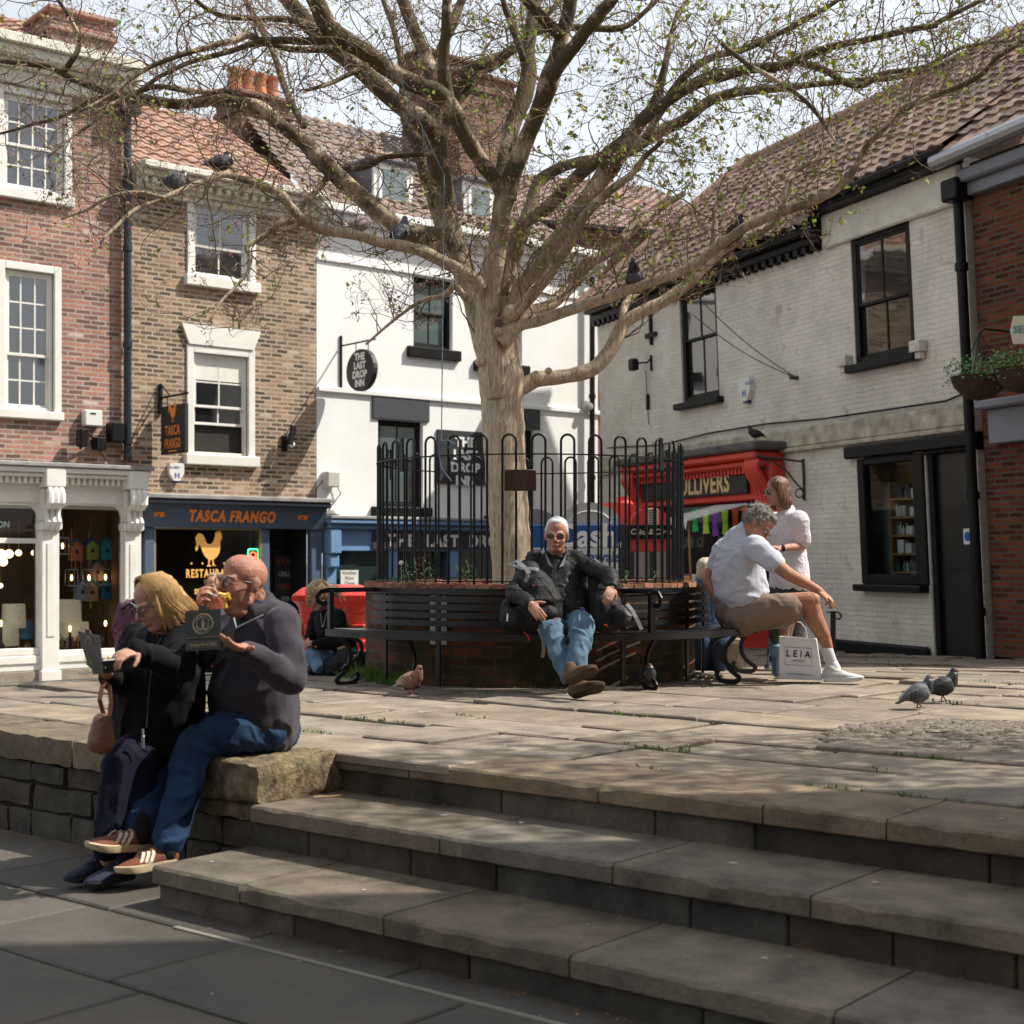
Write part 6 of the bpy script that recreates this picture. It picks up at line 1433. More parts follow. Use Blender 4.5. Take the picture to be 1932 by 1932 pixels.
# sweater
sweat=fabric('grey_sweater',(.045,.039,.050),bs=160,bump=.35,var=.16,sheen=.12)
side1=(S1n-S1f).normalized()
mb=MB();loft(mb,[(at(491,1147,7.02),.085,.08),(at(490,1168,7.02),.17,.12),(at(492,1200,7.03),.225,.155),(at(487,1255,7.05),.235,.185),(at(478,1310,7.05),.235,.205),(at(484,1350,7.07),.225,.20),(at(489,1368,7.09),.205,.175)],side1,24)
cap(mb,[S1n,E1n],[.083,.070]);cap(mb,[E1n,R1n+(E1n-R1n).normalized()*.015],[.070,.046]);cap(mb,[S1f,E1f],[.082,.068]);cap(mb,[E1f,R1f+(E1f-R1f).normalized()*.01],[.066,.046])
ell(mb,at(503,1158,7.0),(.15,.13,.07))
top1=blob(mb,'sweater',sweat,m1,.009,5,folds(.020,7,(1,1,.8),3))
# collar, zip, dark polo shirt
mb=MB();ctr=at(487,1148,6.99)
for k_,(r0,col_m,nm,zo) in enumerate(((.098,sweat,'collar',0),(.083,mat('navy_polo',(.012,.016,.06),.8),'polo_collar',.012))):
    mb=MB();A_=frame(ctr,Vector((-.93,-.32,0)),Vector((.28,.05,1)))
    pts=[];n_=22;vs=[]
    for i in range(n_+1):
        a=R(-62)+R(304)*i/n_;a+=R(90)+R(0);c_,s2=math.cos(a+R(0)),math.sin(a)
        ang=R(90+28)+R(304)*i/n_
        x_,y_=r0*math.cos(ang),r0*1.05*math.sin(ang);hh_=.055+.012*k_
        vs+=[A_@Vector((x_*1.06,y_*1.06,-.045)),A_@Vector((x_*.93,y_*.93,hh_-.035+zo)),A_@Vector((x_*1.13,y_*1.13,hh_-.060+zo)),A_@Vector((x_*1.20,y_*1.20,-.040+zo))]
    fs=[]
    for i in range(n_):
        for j in range(3):fs.append((i*4+j,i*4+j+1,i*4+5+j,i*4+4+j))
    mb.add(vs,fs);mb.build(nm,col_m,top1,smooth=60,world=True)
mb=MB();mb.tube([at(441,1166,6.80),at(446,1185,6.76),at(460,1178,6.77),at(480,1168,6.76),at(498,1160,6.77)],.004,6);mb.build('zip',grey_metal,top1,world=True)
jean1=fabric('blue_jeans',(.016,.040,.090),bs=120,bump=.3,var=.55)
mb=MB();hp=at(497,1372,7.12)
loft(mb,[(at(512,1376,7.16),.185,.125),(at(470,1382,7.10),.18,.12)],side1,20)
kn,kf=at(366,1404,6.80),at(314,1420,7.02);an,af=at(318,1592,6.60),at(264,1552,6.64)
loft(mb,[(at(505,1374,6.98),.11,.105),(at(440,1380,6.88),.105,.10),(kn,.082,.082)],UPZ);loft(mb,[(kn,.082,.082),(kn*.6+an*.4,.074,.08),(an,.062,.068)],side1)
loft(mb,[(at(478,1372,7.2),.11,.10),(at(400,1384,7.14),.10,.10),(kf,.08,.08)],UPZ);loft(mb,[(kf,.08,.08),(kf*.6+af*.4,.072,.078),(af,.060,.066)],side1)
blob(mb,'jeans',jean1,m1,.009,4,folds(.019,9,(1,1,.8),8))
brown_s=mat('brown_suede',(.16,.052,.022),.85,bump=.4,bscale=80,var=.2);gum=mat('cream_sole',(.50,.40,.25),.7,var=.1);stripe_c=mat('cream_stripe',(.62,.54,.42),.7)
shoe(m1,at(284,1603,6.66),at(160,1604,6.42),Vector((.25,.12,1)),brown_s,gum,w=.052,stripes=stripe_c,laces=stripe_c,soleth=.03,high=.11)
shoe(m1,at(331,1633,6.60),at(218,1652,6.44),Vector((-.05,.1,1)),brown_s,gum,w=.052,stripes=stripe_c,laces=stripe_c,soleth=.03,high=.11)
mb=MB();cap(mb,[at(318,1588,6.60),at(316,1612,6.58)],[.045,.042]);cap(mb,[at(266,1548,6.62),at(266,1578,6.60)],[.045,.042]);mb.build('socks',fabric('dark_sock',(.01,.01,.012)),m1,smooth=180,world=True)
# his chip box, fork and chips
card=mat('black_card',(.016,.018,.014),.55,bump=.1,var=.15);gold_p=mat('gold_print',(.30,.235,.13),.5);chip_m=mat('chip',(.72,.45,.07),.6,bump=.3,var=.3)
def chip_box(nm,lab,lidq,tray,sc,pos,liner=True):
    t=thing(nm,lab,'takeaway box',pos);a,b,c,d=lidq  # lid corners: top-left, top-right, bottom-right, bottom-left
    nrm=(b-a).cross(d-a).normalized()
    if nrm.y>0:nrm=-nrm
    bk=-nrm*.004;mb=MB();mb.add([a,b,c,d,a+bk,b+bk,c+bk,d+bk],[(0,1,2,3),(4,7,6,5),(0,4,5,1),(1,5,6,2),(2,6,7,3),(3,7,4,0)])
    xa=(b-a);up=(a-d);m_=(a+b)/2;tb=xa*.12;mb.add([m_-tb,m_+tb,m_+tb*.9+up*.11,m_-tb*.9+up*.11,m_-tb+bk,m_+tb+bk,m_+tb*.9+up*.11+bk,m_-tb*.9+up*.11+bk],[(0,1,2,3),(4,7,6,5),(0,4,7,3),(1,2,6,5),(3,2,6,7)])
    lid=mb.build('lid',card,t,world=True)
    x=xa.normalized();y=(up-x*up.dot(x)).normalized();z=x.cross(y)
    if z.dot(nrm)<0:z=-z
    Wd=xa.length;Hd=up.length;cen=(a+b+c+d)/4
    def P(u,v,o_=.0015):return cen+xa*u+up*v+nrm*o_
    pr=MB()
    for r0 in (.44,.41,.27):
        pts=[P(0,.15)+x*(r0*Hd*.58*math.cos(k*math.pi/16))+y*(r0*Hd*.58*math.sin(k*math.pi/16)) for k in range(32)];pr.tube(pts,.0011*sc if r0 != .44 else .0016*sc,4,closed=True)
    # little lighthouse and ship
    cc=P(0,.14);q=Hd*.1
    pr.add([cc+x*u*q+y*v*q+nrm*.001 for u,v in ((-.35,-.9),(.35,-.9),(.2,.9),(-.2,.9))],[(0,1,2,3)]);pr.add([cc+x*u*q+y*v*q+nrm*.001 for u,v in ((-.28,1.0),(.28,1.0),(0,1.5))],[(0,1,2)])
    pr.add([cc+x*u*q+y*v*q+nrm*.001 for u,v in ((-1.2,-1.0),(1.3,-1.0),(1.0,-1.3),(-.9,-1.3))],[(0,1,2,3)]);pr.tube([cc+x*.5*q+y*-.9*q,cc+x*.5*q+y*.5*q,cc+x*1.2*q+y*.3*q,cc+x*1.2*q-y*.9*q],.0011,4)
    pr.tube([P(-.45,-.30),P(.45,-.30),P(.45,-.42),P(-.45,-.42)],.001,4,closed=True);pr.build('printed_emblem',gold_p,lid,world=True)
    inv=wm(lid).inverted()
    def arc_text(body,r,a0,a1,s2,top=True):
        for i,ch in enumerate(body):
            if ch==' ':continue
            th=a0+(a1-a0)*i/(len(body)-1);rad=x*math.cos(th)+y*math.sin(th);yy=rad if top else-rad
            text(ch,gold_p,lid,inv@face_M(P(0,.15,.002)+rad*r,yy.cross(z),yy),s2,.0003,1,.0004)
    arc_text("DRAKE'S",Hd*.198,R(148),R(32),Hd*.095);arc_text('FISH & CHIPS',Hd*.202,R(205),R(335),Hd*.075,False)
    text("Drake's Fish & Chips",gold_p,lid,inv@face_M(P(0,-.36,.002),x,y),Hd*.088,.0003,.95,.0005)
    text("BRITAIN'S FINEST TRADITIONAL FISH & CHIPS",gold_p,lid,inv@face_M(P(0,-.19,.002),x,y),Hd*.042,.0003,.98)
    mt_=MB();e,f,g,h=tray;up_=Vector((0,0,1))*.075  # tray rim: four corners
    ins=[(q-(e+f+g+h)/4)*.86+(e+f+g+h)/4-Vector((0,0,.055)) for q in tray]
    mt_.add(list(tray)+ins+[(q-Vector((0,0,.0)))*1.0 for q in tray]+[q-Vector((0,0,.003)) for q in ins],[(0,1,5,4),(1,2,6,5),(2,3,7,6),(3,0,4,7),(4,5,6,7)])
    mt_.build('tray',card,t,world=True)
    pa=MB();cen_t=(e+f+g+h)/4
    for i in range(4 if liner else 0):
        q0,q1=tray[i],tray[(i+1)%4];pa.add([q0*.97+cen_t*.03-V(0,0,.01),q1*.97+cen_t*.03-V(0,0,.01),q1*.9+cen_t*.1+V(0,0,.008),(q0+q1)/2*.92+cen_t*.08+V(0,0,.013),q0*.9+cen_t*.1+V(0,0,.004)],[(0,1,2,3,4)])
    if liner:pa.build('greaseproof_liner',mat('printed_paper',(.55,.55,.56),.7,var=.4,vscale=60),t,world=True)
    rc=random.Random(len(lab));cm=MB()
    for i in range(26):
        c_=cen_t+(e-f)*rc.uniform(-.35,.35)+(e-h)*rc.uniform(-.35,.35)+V(0,0,rc.uniform(-.028,.004));dd=V(rc.gauss(0,1),rc.gauss(0,1),rc.gauss(0,.35)).normalized();L_=rc.uniform(.02,.04)
        cm.box((-.005,-L_/2,-.005),(.005,L_/2,.005),.0015,M=frame(c_,dd))
    cm_o=cm.build('chips',chip_m,t,world=True);cm_o['kind']='stuff'
    return t
lid=[at(349,1153,6.48),at(416,1148.5,6.45),at(418,1225,6.40),at(350,1229,6.43)]
tr_=[at(350,1229,6.43),at(418,1225,6.40),at(438,1212,6.56),at(362,1214,6.60)]
chip_box('takeaway_box','black card chip box of the bald man, gold printed lid facing out',lid,[tr_[0]+V(0,.012,.055),tr_[1]+V(0,.012,.055),tr_[2]+V(0,.03,.04),tr_[3]+V(0,.03,.04)],1,at(392,1225,6.5),False)
fk=thing('wooden_fork','small fork with two chips at the bald man\'s mouth','fork',at(400,1125,6.75))
mb=MB();mb.tube([at(388,1117,6.78),at(402,1122,6.76),at(417,1126,6.74)],.0028,6);mb.build('fork',plastic_white,fk,world=True)
mb=MB()
for a_,b_ in (((412,1121),(434,1125)),((417,1127),(433,1121)),((424,1126),(426,1146)),((430,1124),(433,1130))):mb.tube([at(*a_,6.74),at(*b_,6.75)],.0105,6)
mb.build('chip',chip_m,fk,world=True,smooth=50)

# ============ 2  woman beside him
w1_=thing('person','fair haired woman in dark glasses and a black hooded coat eating on the wall','person',at(295,1395,7.1))
H2=frame(at(297,1139,6.72),Vector((-.70,-.60,-.36)),Vector((-.22,-.1,1)),1.02)
S2n,S2f=at(345,1205,6.72),at(262,1208,7.05);E2n,E2f=at(338,1262,6.50),at(232,1285,6.92);R2n,R2f=at(258,1226,6.32),at(203,1272,6.52)
nk2=at(318,1188,6.86)
mb=MB();head_shape(mb,H2,fat=.6,neck=nk2,nose=.8)
cap(mb,[nk2,at(310,1220,6.92),at(300,1360,7.05)],[.07,.12,.13])
for S_,E_,W_ in ((S2n,E2n,R2n),(S2f,E2f,R2f)):cap(mb,[S_,E_,W_],[.045,.034,.025])
hand_shape(mb,R2n,(at(232,1226,6.26)-R2n)+V(0,0,-.02),V(-.15,.2,-1),side=-1,curl=(.7,.8,.8,.8),thumb=.7,s=1.0)
hand_shape(mb,R2f,(at(184,1256,6.40)-R2f),V(.25,.1,1),side=-1,curl=(.35,.4,.5,.55),thumb=-.2,s=1.0)
ank=[at(203,1622,6.60),at(244,1624,6.64)];kne=[at(232,1436,6.72),at(264,1438,6.78)]
for k_,a_ in zip(kne,ank):cap(mb,[at(300,1385,7.05),k_,a_],[.07,.055,.035])
b2=blob(mb,'body',skinB,w1_,.0055,2);soften(b2,H2)
face_bits(b2,H2,(.30,.22,.14),closed=1)
glasses(b2,H2,mat('black_frame',(.01,.01,.012),.25),clear_lens,'round',.0235,.0205)
hairm=mat('golden_hair',(.56,.34,.13),.45,bump=.5,bscale=60,var=.35,vscale=30,stretch=(1,1,.15),spec=.4,sheen=.1)
mb=MB();s_=Sub(mb,H2)
s_.e((0,-.016,.054),(.086,.104,.088));s_.e((0,-.05,.0),(.088,.088,.09));s_.e((-.074,.004,.0),(.022,.055,.09));s_.e((.074,.004,.0),(.022,.050,.09));s_.e((-.072,-.02,-.05),(.026,.055,.10));s_.e((.072,-.02,-.05),(.026,.055,.10));s_.e((0,-.095,-.05),(.085,.05,.11))
hr=blob(mb,'hair',hairm,b2,.006,3,lambda p:-.005+.007*noise.noise(Vector((p.x*60,p.y*60,p.z*9))))
def hroot(r):
    a=r.uniform(-1,1);q=1 if r.random()<.62 else-1;q=q if r.random()<.8 else 0
    th=r.uniform(-.25,2.4)*(1 if r.random()<.7 else-1)
    x=math.sin(th)*.09;y=-math.cos(th)*.10-.02;L_=r.uniform(.10,.20);fl=r.uniform(.0,.05);topx=r.uniform(-.02,.02)
    if y>.058:y=.058
    pts=[Vector((topx,y*.2+.035,.146)),Vector((x*.62,y*.7+.01,.128)),Vector((x*1.04,y*1.0+.004,.068)),Vector((x*(1.08+fl),y*1.05-.004,-.0)),Vector((x*(1.12+fl*3),y*1.1-.012-fl*.4,-.055)),Vector((x*(1.05+fl*6)+r.gauss(0,.008),y*1.1-.022-fl*.8+r.gauss(0,.01),-.055-L_*.4-r.uniform(0,.03)))]
    return [H2@p for p in pts]
mb=MB();hair_strands(mb,hroot,1300,5,.0015,3);mb.build('hair_strands',hairm,hr,smooth=180,world=True)['kind']='stuff'
mb=MB();a_=H2@Vector((.035,.05,.128));b_=H2@Vector((.052,.018,.125));mb.tube([a_,(a_+b_)/2+V(0,0,.004),b_],.004,6);mb.build('hair_clip',mat('pearl_clip',(.7,.75,.72),.2),hr,world=True)
coat=fabric('black_coat',(.0055,.0048,.006),bs=80,bump=.3,var=.3)
side2=(S2n-S2f).normalized()
mb=MB();loft(mb,[(at(316,1187,6.90),.09,.085),(at(314,1204,6.90),.18,.12),(at(310,1240,6.92),.225,.165),(at(300,1290,6.96),.235,.20),(at(298,1340,6.98),.24,.21),(at(304,1375,7.0),.25,.20),(at(312,1392,7.06),.235,.165)],side2,24)
cap(mb,[S2n,E2n],[.082,.070]);cap(mb,[E2n,R2n+(E2n-R2n).normalized()*.01],[.07,.045]);cap(mb,[S2f,E2f],[.082,.068]);cap(mb,[E2f,R2f+(E2f-R2f).normalized()*.02],[.066,.044])
ell(mb,at(338,1193,7.02),(.13,.08,.055));ell(mb,at(358,1204,7.04),(.09,.08,.06))
ct=blob(mb,'coat',coat,w1_,.009,5,folds(.019,8,(1,1,.6),12))
mb=MB();mb.tube([at(308,1196,6.70),at(290,1230,6.66),at(282,1290,6.67),at(276,1372,6.72)],.003,5);zp_=mb.build('zip',mat('dark_zip',(.05,.05,.05),.4),ct,world=True)
mb=MB();q=at(270,1400,6.66);mb.box((q.x-.007,q.y-.006,q.z-.03),(q.x+.007,q.y,q.z+.03),.003);mb.tube([q+V(0,-.003,.03),q+V(0,-.003,.06)],.006,6);mb.build('zip_pull',grey_metal,ct,world=True)
navy=fabric('navy_trousers',(.005,.006,.016),bs=90,bump=.25)
mb=MB();loft(mb,[(at(312,1396,7.10),.19,.12),(at(280,1402,7.02),.185,.12)],side2,20)
for i in (0,1):
    loft(mb,[(at(300+8*i,1394,7.0),.10,.10),(kne[i],.088,.088)],UPZ);loft(mb,[(kne[i],.088,.088),(kne[i]*.5+ank[i]*.5,.076,.08),(ank[i]+V(0,0,.06),.062,.066)],side2)
blob(mb,'trousers',navy,w1_,.010,4,folds(.014,9,(1,1,.6),5))
navy_shoe=mat('navy_canvas',(.010,.012,.035),.8,bump=.3,bscale=90);dk_sole=mat('dark_sole',(.012,.012,.016),.7);lace_b=mat('blue_lace',(.25,.3,.5),.7)
shoe(w1_,at(205,1652,6.66),at(122,1668,6.50),UPZ,navy_shoe,dk_sole,w=.047,laces=lace_b,soleth=.02);shoe(w1_,at(252,1655,6.62),at(160,1677,6.44),UPZ,navy_shoe,dk_sole,w=.047,laces=lace_b,soleth=.02)
lid=[at(146,1191,6.40),at(187,1200,6.22),at(193,1262,6.20),at(166,1257,6.38)]
tr_=[at(170,1250,6.38),at(193,1247,6.20),at(243,1243,6.24),at(226,1238,6.46)]
chip_box('takeaway_box','black card chip box on the fair haired woman\'s hand, lid tilted back',lid,tr_,.8,at(200,1262,6.35))
hb=thing('handbag','tan brown leather handbag hanging by its strap from the woman\'s wrist','handbag',at(192,1412,6.45))
bag_m=mat('tan_leather',(.155,.062,.028),.5,bump=.3,bscale=50,var=.2)
mb=MB();loft(mb,[(at(194,1362,6.47),.045,.040),(at(192,1385,6.46),.056,.052),(at(191,1402,6.45),.060,.05)],(1,.2,0),18);blob(mb,'bag_body',bag_m,hb,.006,3,folds(.003,20))
mb=MB();mb.strip([at(196,1350,6.47),at(188,1320,6.45),at(193,1295,6.47),at(198,1283,6.50)],.020,.004,up=(0,1,.1));mb.strip([at(206,1352,6.49),at(209,1325,6.50),at(206,1295,6.52),at(200,1283,6.52)],.018,.004,up=(0,1,.1));mb.build('strap',bag_m,hb,world=True)
fk=thing('fork','thin white plastic fork sticking out below the woman\'s box','fork',at(160,1268,6.36));mb=MB();mb.tube([at(146,1269,6.33),at(158,1271.5,6.34),at(176,1268,6.36)],.0025,5);mb.build('fork',plastic_white,fk,world=True)
# ============ 3  man in sunglasses on the bench, a rucksack on either side
m2=thing('person','white haired man in sunglasses, black jacket and jeans sitting on the bench before the trunk','person',at(1055,1190,10.3))
H3=frame(at(1050,1010,10.26),V(-.10,-1,-.08),V(.03,-.05,1),1.0)
S3a,S3b=at(1000,1070,10.34),at(1096,1066,10.36);E3a,E3b=at(968,1120,10.0),at(1150,1086,10.0);R3a,R3b=at(1000,1138,9.80),at(1156,1107,9.86)
nk3=at(1049,1052,10.36)
mb=MB();head_shape(mb,H3,neck=nk3);cap(mb,[nk3,at(1053,1090,10.38),at(1062,1160,10.32)],[.06,.11,.11])
for S_,E_,W_ in ((S3a,E3a,R3a),(S3b,E3b,R3b)):cap(mb,[S_,E_,W_],[.042,.034,.024])
hand_shape(mb,R3a,(at(1019,1162,9.74)-R3a),V(.3,.6,-.5),side=-1,curl=(.25,.3,.35,.4),spread=.25,thumb=-.3,s=.98)
hand_shape(mb,R3b,(at(1147,1128,9.78)-R3b),V(-.3,.6,-.3),side=-1,curl=(.7,.75,.8,.85),thumb=.5,s=.98)
b3=blob(mb,'body',skinD,m2,.0055,2);soften(b3,H3,6)
face_bits(b3,H3,(.45,.42,.40));glasses(b3,H3,mat('gold_frame',(.35,.22,.08),.25,metal=.8),dark_lens,'round',.0265,.0215)
wh=mat('white_hair',(.62,.61,.60),.6,bump=.5,bscale=120,var=.2)
mb=MB();s_=Sub(mb,H3);s_.e((0,-.022,.062),(.0785,.096,.070));s_.e((0,-.045,.025),(.0795,.080,.075));s_.e((-.073,-.012,.026),(.012,.028,.035));s_.e((.073,-.012,.026),(.012,.028,.035));s_.e((0,.045,.098),(.045,.035,.022))
blob(mb,'hair',wh,b3,.006,2,lambda p:.003*noise.noise(p*70))
jk=fabric('black_shell_jacket',(.007,.0065,.0075),bs=26,bump=.35,rough=.6,spec=.3)
side3=V(1,.02,0)
mb=MB();loft(mb,[(at(1050,1052,10.36),.095,.08),(at(1050,1066,10.37),.20,.115),(at(1052,1090,10.37),.215,.14),(at(1056,1120,10.33),.20,.155),(at(1062,1148,10.27),.20,.17),(at(1064,1160,10.25),.19,.165)],side3,24)
cap(mb,[S3a,E3a],[.066,.052]);cap(mb,[E3a,R3a+(E3a-R3a).normalized()*.02],[.056,.044]);cap(mb,[S3b,E3b],[.066,.052]);cap(mb,[E3b,R3b+(E3b-R3b).normalized()*.02],[.056,.044])
ell(mb,at(1012,1052,10.42),(.075,.07,.055));ell(mb,at(1082,1050,10.42),(.085,.07,.045))
jt=blob(mb,'jacket',jk,m2,.009,4,folds(.013,12,(1,1,1),21))
mb=MB();Cf=at(1049,1048,10.29)
for q in (-1,1):mb.add([Cf+V(q*.02,-.06,-.085),Cf+V(q*.075,-.01,.02),Cf+V(q*.085,.05,.055),Cf+V(q*.07,.06,-.02),Cf+V(q*.055,-.03,-.07)],[(0,1,2,3,4)])
mb.build('shirt_collar',mat('grey_check_shirt',(.25,.25,.29),.8,var=.4,vscale=90),jt,world=True)
mb=MB();mb.tube([at(1047,1067,10.20),at(1048,1090,10.18),at(1052,1118,10.155)],.005,5);mb.build('zip',mat('dark_zip'),jt,world=True)
jl=fabric('light_blue_jeans',(.085,.145,.205),bs=110,bump=.3,var=.45)
k3a,k3b,a3a,a3b=at(1040,1190,9.90),at(1098,1182,9.88),at(1072,1274,9.72),at(1088,1257,9.66)
for a_,k_,f_ in ((at(1042,1172,10.3),k3a,a3a),(at(1082,1170,10.3),k3b,a3b)):pass
mb=MB();loft(mb,[(at(1062,1168,10.34),.175,.11),(at(1064,1174,10.22),.17,.10)],side3,20)
loft(mb,[(at(1044,1172,10.26),.095,.09),(k3a,.075,.078)],side3);loft(mb,[(k3a,.076,.078),(k3a*.5+a3a*.5,.066,.070),(a3a,.054,.06)],side3)
loft(mb,[(at(1084,1170,10.26),.095,.09),(k3b,.078,.08)],side3);loft(mb,[(k3b,.08,.08),(k3b*.5+a3b*.5,.070,.072),(a3b,.058,.062)],side3)
blob(mb,'jeans',jl,m2,.009,3,folds(.020,10,(1,1,.7),31))
tanb=mat('tan_suede',(.105,.052,.020),.85,bump=.4,bscale=90,var=.25);tsole=mat('tan_sole',(.06,.034,.015),.8,bump=.5,bscale=60,var=.3)
mb=MB();cap(mb,[a3a,at(1083,1288,9.70)],[.045,.042]);cap(mb,[a3b,at(1086,1272,9.64)],[.045,.042]);mb.build('socks',mat('dark_sock'),m2,smooth=180,world=True)
shoe(m2,at(1078,1316,9.62),at(1140,1296,9.50),V(-.25,.62,.75),tanb,tsole,w=.056,soleth=.028,high=.11)
shoe(m2,at(1070,1290,9.50),at(1126,1264,9.40),V(-.35,.68,.62),tanb,tsole,w=.056,soleth=.028,high=.11)
# rucksacks
ruck_m=fabric('black_nylon',(.006,.0055,.007),bs=40,bump=.4,rough=.65,spec=.3);strap_m=mat('grey_webbing',(.22,.22,.23),.8,bump=.2,bscale=150)
def red_stitch(par,pts):
    mb=MB();mb.tube(pts,.0035,5);mb.build('red_cord',mat('red_cord',(.55,.04,.02),.6),par,world=True)
rk=thing('rucksack','large black rucksack with grey straps on the lap of the man in sunglasses','rucksack',at(1000,1190,10.0))
mb=MB();loft(mb,[(at(1000,1078,10.10),.07,.07),(at(1008,1100,10.06),.11,.09),(at(1020,1135,10.02),.15,.10),(at(1022,1168,10.02),.14,.09)],V(1,.1,.25),20)
ell(mb,at(978,1168,10.04),(.13,.10,.085));ell(mb,at(962,1160,10.12),(.07,.10,.12));ell(mb,at(1010,1108,9.99),(.05,.04,.05));ell(mb,at(1034,1160,9.95),(.07,.05,.06))
rko=blob(mb,'bag_body',ruck_m,rk,.009,3,folds(.010,10,(1,1,1),41))
MB().strip([at(961,1064,10.05),at(976,1058,9.97),at(990,1070,9.90),at(999,1082,9.88)],.028,.004,up=(0,-1,.5)).build('strap',strap_m,rko,world=True);MB().strip([at(961,1064,10.04),at(985,1072,9.93),at(1010,1073,9.92),at(1016,1075,9.93)],.022,.004,up=(0,-1,.5)).build('strap',strap_m,rko,world=True);MB().strip([at(1016,1186,9.86),at(1025,1205,9.85),at(1026,1225,9.86),at(1024,1240,9.87)],.024,.004,up=(.3,-1,0)).build('strap',strap_m,rko,world=True);MB().strip([at(993,1072,9.90),at(996,1088,9.88),at(990,1098,9.88)],.026,.004,up=(0,-1,.3)).build('strap',strap_m,rko,world=True)
mb=MB();mb.tube([at(958,1158,9.87),at(957,1172,9.865)],.006,6);mb.build('white_tag',plastic_white,rko,world=True)
red_stitch(rko,[at(1045,1166,9.83),at(1046,1169,9.83),at(1052,1169,9.83),at(1052,1165,9.83)]);red_stitch(rko,[at(1005,1103,9.87),at(1008,1106,9.87)]);red_stitch(rko,[at(988,1192,9.95),at(996,1200,9.95),at(999,1210,9.95)])
rk=thing('rucksack','black rucksack standing on the bench under the hand of the man in sunglasses','rucksack',at(1145,1188,10.1))
mb=MB();loft(mb,[(at(1124,1070,10.24),.055,.06),(at(1130,1100,10.22),.08,.07),(at(1140,1138,10.19),.115,.085),(at(1146,1168,10.17),.135,.09)],V(1,.1,.1),20);ell(mb,at(1166,1160,10.10),(.065,.055,.075));ell(mb,at(1118,1066,10.2),(.05,.05,.04))
rko=blob(mb,'bag_body',ruck_m,rk,.009,3,folds(.010,10,(1,1,1),47))
MB().strip([at(1183,1140,10.0),at(1192,1150,9.96),at(1200,1165,9.94),at(1211,1188,9.95)],.026,.004,up=(.3,-1,0)).build('strap',strap_m,rko,world=True);MB().strip([at(1178,1150,10.0),at(1190,1162,9.96),at(1186,1170,9.98)],.026,.004,up=(.3,-1,0)).build('strap',strap_m,rko,world=True);MB().tube([at(1114,1060,10.14),at(1122,1055,10.12),at(1130,1062,10.12)],.006,6).build('strap',strap_m,rko,world=True);MB().tube([at(1126,1062,10.12),at(1138,1080,10.06),at(1146,1108,10.03)],.005,5).build('strap',strap_m,rko,world=True)
red_stitch(rko,[at(1139,1180,9.98),at(1144,1178,9.98),at(1145,1182,9.98)])
mb=MB();mb.ball(at(1098,1150,10.02),.018,u=8,v=6);mb.ball(at(1099,1158,10.02),.012,u=8,v=6);mb.build('purple_charm',mat('purple_charm',(.15,.03,.25),.5),rko,world=True)

# ============ 4  man in a grey T shirt at the right end of the bench
m3=thing('person','man in a pale grey T-shirt and beige shorts hunched on the bench end','person',at(1395,1180,11.1))
H4=frame(at(1430,990,10.98),V(.62,-.35,-.70),V(.70,0,.75),1.05)
S4n,S4f=at(1425,1034,10.82),at(1368,1036,11.32);E4n,E4f=at(1487,1083,10.66),at(1336,1092,11.34);R4n,R4f=at(1545,1114,10.70),at(1352,1132,11.25)
nk4=at(1410,1008,11.06)
K4n,K4f=at(1528,1134,10.86),at(1490,1142,11.25);A4n,A4f=at(1562,1222,10.96),at(1480,1215,11.42)
mb=MB();head_shape(mb,H4,fat=.5,neck=nk4,nose=1.1);cap(mb,[nk4,at(1398,1045,11.08),at(1390,1135,11.1)],[.068,.10,.12])
cap(mb,[S4n,E4n,E4n*.6+R4n*.4,R4n],[.062,.049,.045,.029]);cap(mb,[S4f,E4f,R4f],[.062,.05,.032])
hand_shape(mb,R4n,(at(1562,1128,10.66)-R4n),V(-.4,.5,-1),side=-1,curl=(.6,.65,.7,.8),thumb=.5,s=1.08)
cap(mb,[at(1400,1162,11.05),at(1460,1143,10.95),K4n],[.10,.092,.070]);cap(mb,[K4n,K4n*.65+A4n*.35+V(-.022,0,0),K4n*.3+A4n*.7,A4n],[.066,.074,.056,.040]);ell(mb,K4n+V(.022,-.01,.012),(.052,.055,.055))
cap(mb,[at(1400,1165,11.2),at(1450,1150,11.25),K4f],[.10,.09,.068]);cap(mb,[K4f,K4f*.65+A4f*.35,A4f],[.064,.062,.040])
b4=blob(mb,'body',skinC,m3,.006,2)
face_bits(b4,H4,(.2,.18,.16));glasses(b4,H4,mat('black_frame'),clear_lens,'square',.023,.018)
gh=mat('grizzled_hair',(.19,.17,.145),.7,bump=.8,bscale=80,var=.6,vscale=40)
mb=MB();s_=Sub(mb,H4);s_.e((0,-.030,.058),(.087,.104,.080));s_.e((0,-.060,.010),(.085,.078,.085));s_.e((-.072,-.008,.022),(.018,.034,.045));s_.e((.072,-.008,.022),(.018,.034,.045));s_.e((0,.045,.100),(.055,.04,.032))
ho=blob(mb,'hair',gh,b4,.006,1,lambda p:.010*noise.noise(p*45)+.004*noise.noise(p*110))
def hr4(r):
    th=r.uniform(0,6.28);ph=r.uniform(.1,1.55);b=Vector((math.sin(ph)*math.sin(th)*.086,-.035-math.sin(ph)*math.cos(th)*.098,.055+math.cos(ph)*.080));t=Vector((r.gauss(0,1),r.gauss(-.2,1),r.gauss(-.3,.6))).normalized()*r.uniform(.015,.035);o_=(b-Vector((0,-.03,.04))).normalized()*.008
    return [H4@b,H4@(b+t*.5+o_),H4@(b+t+o_*.6)]
mb=MB();hair_strands(mb,hr4,420,9,.0022,3);mb.build('hair_strands',mat('grey_strand',(.36,.34,.31),.6),ho,world=True)['kind']='stuff'
tee=fabric('grey_tshirt',(.46,.475,.53),bs=130,bump=.2,var=.06,sheen=.1)
side4=(S4n-S4f).normalized()
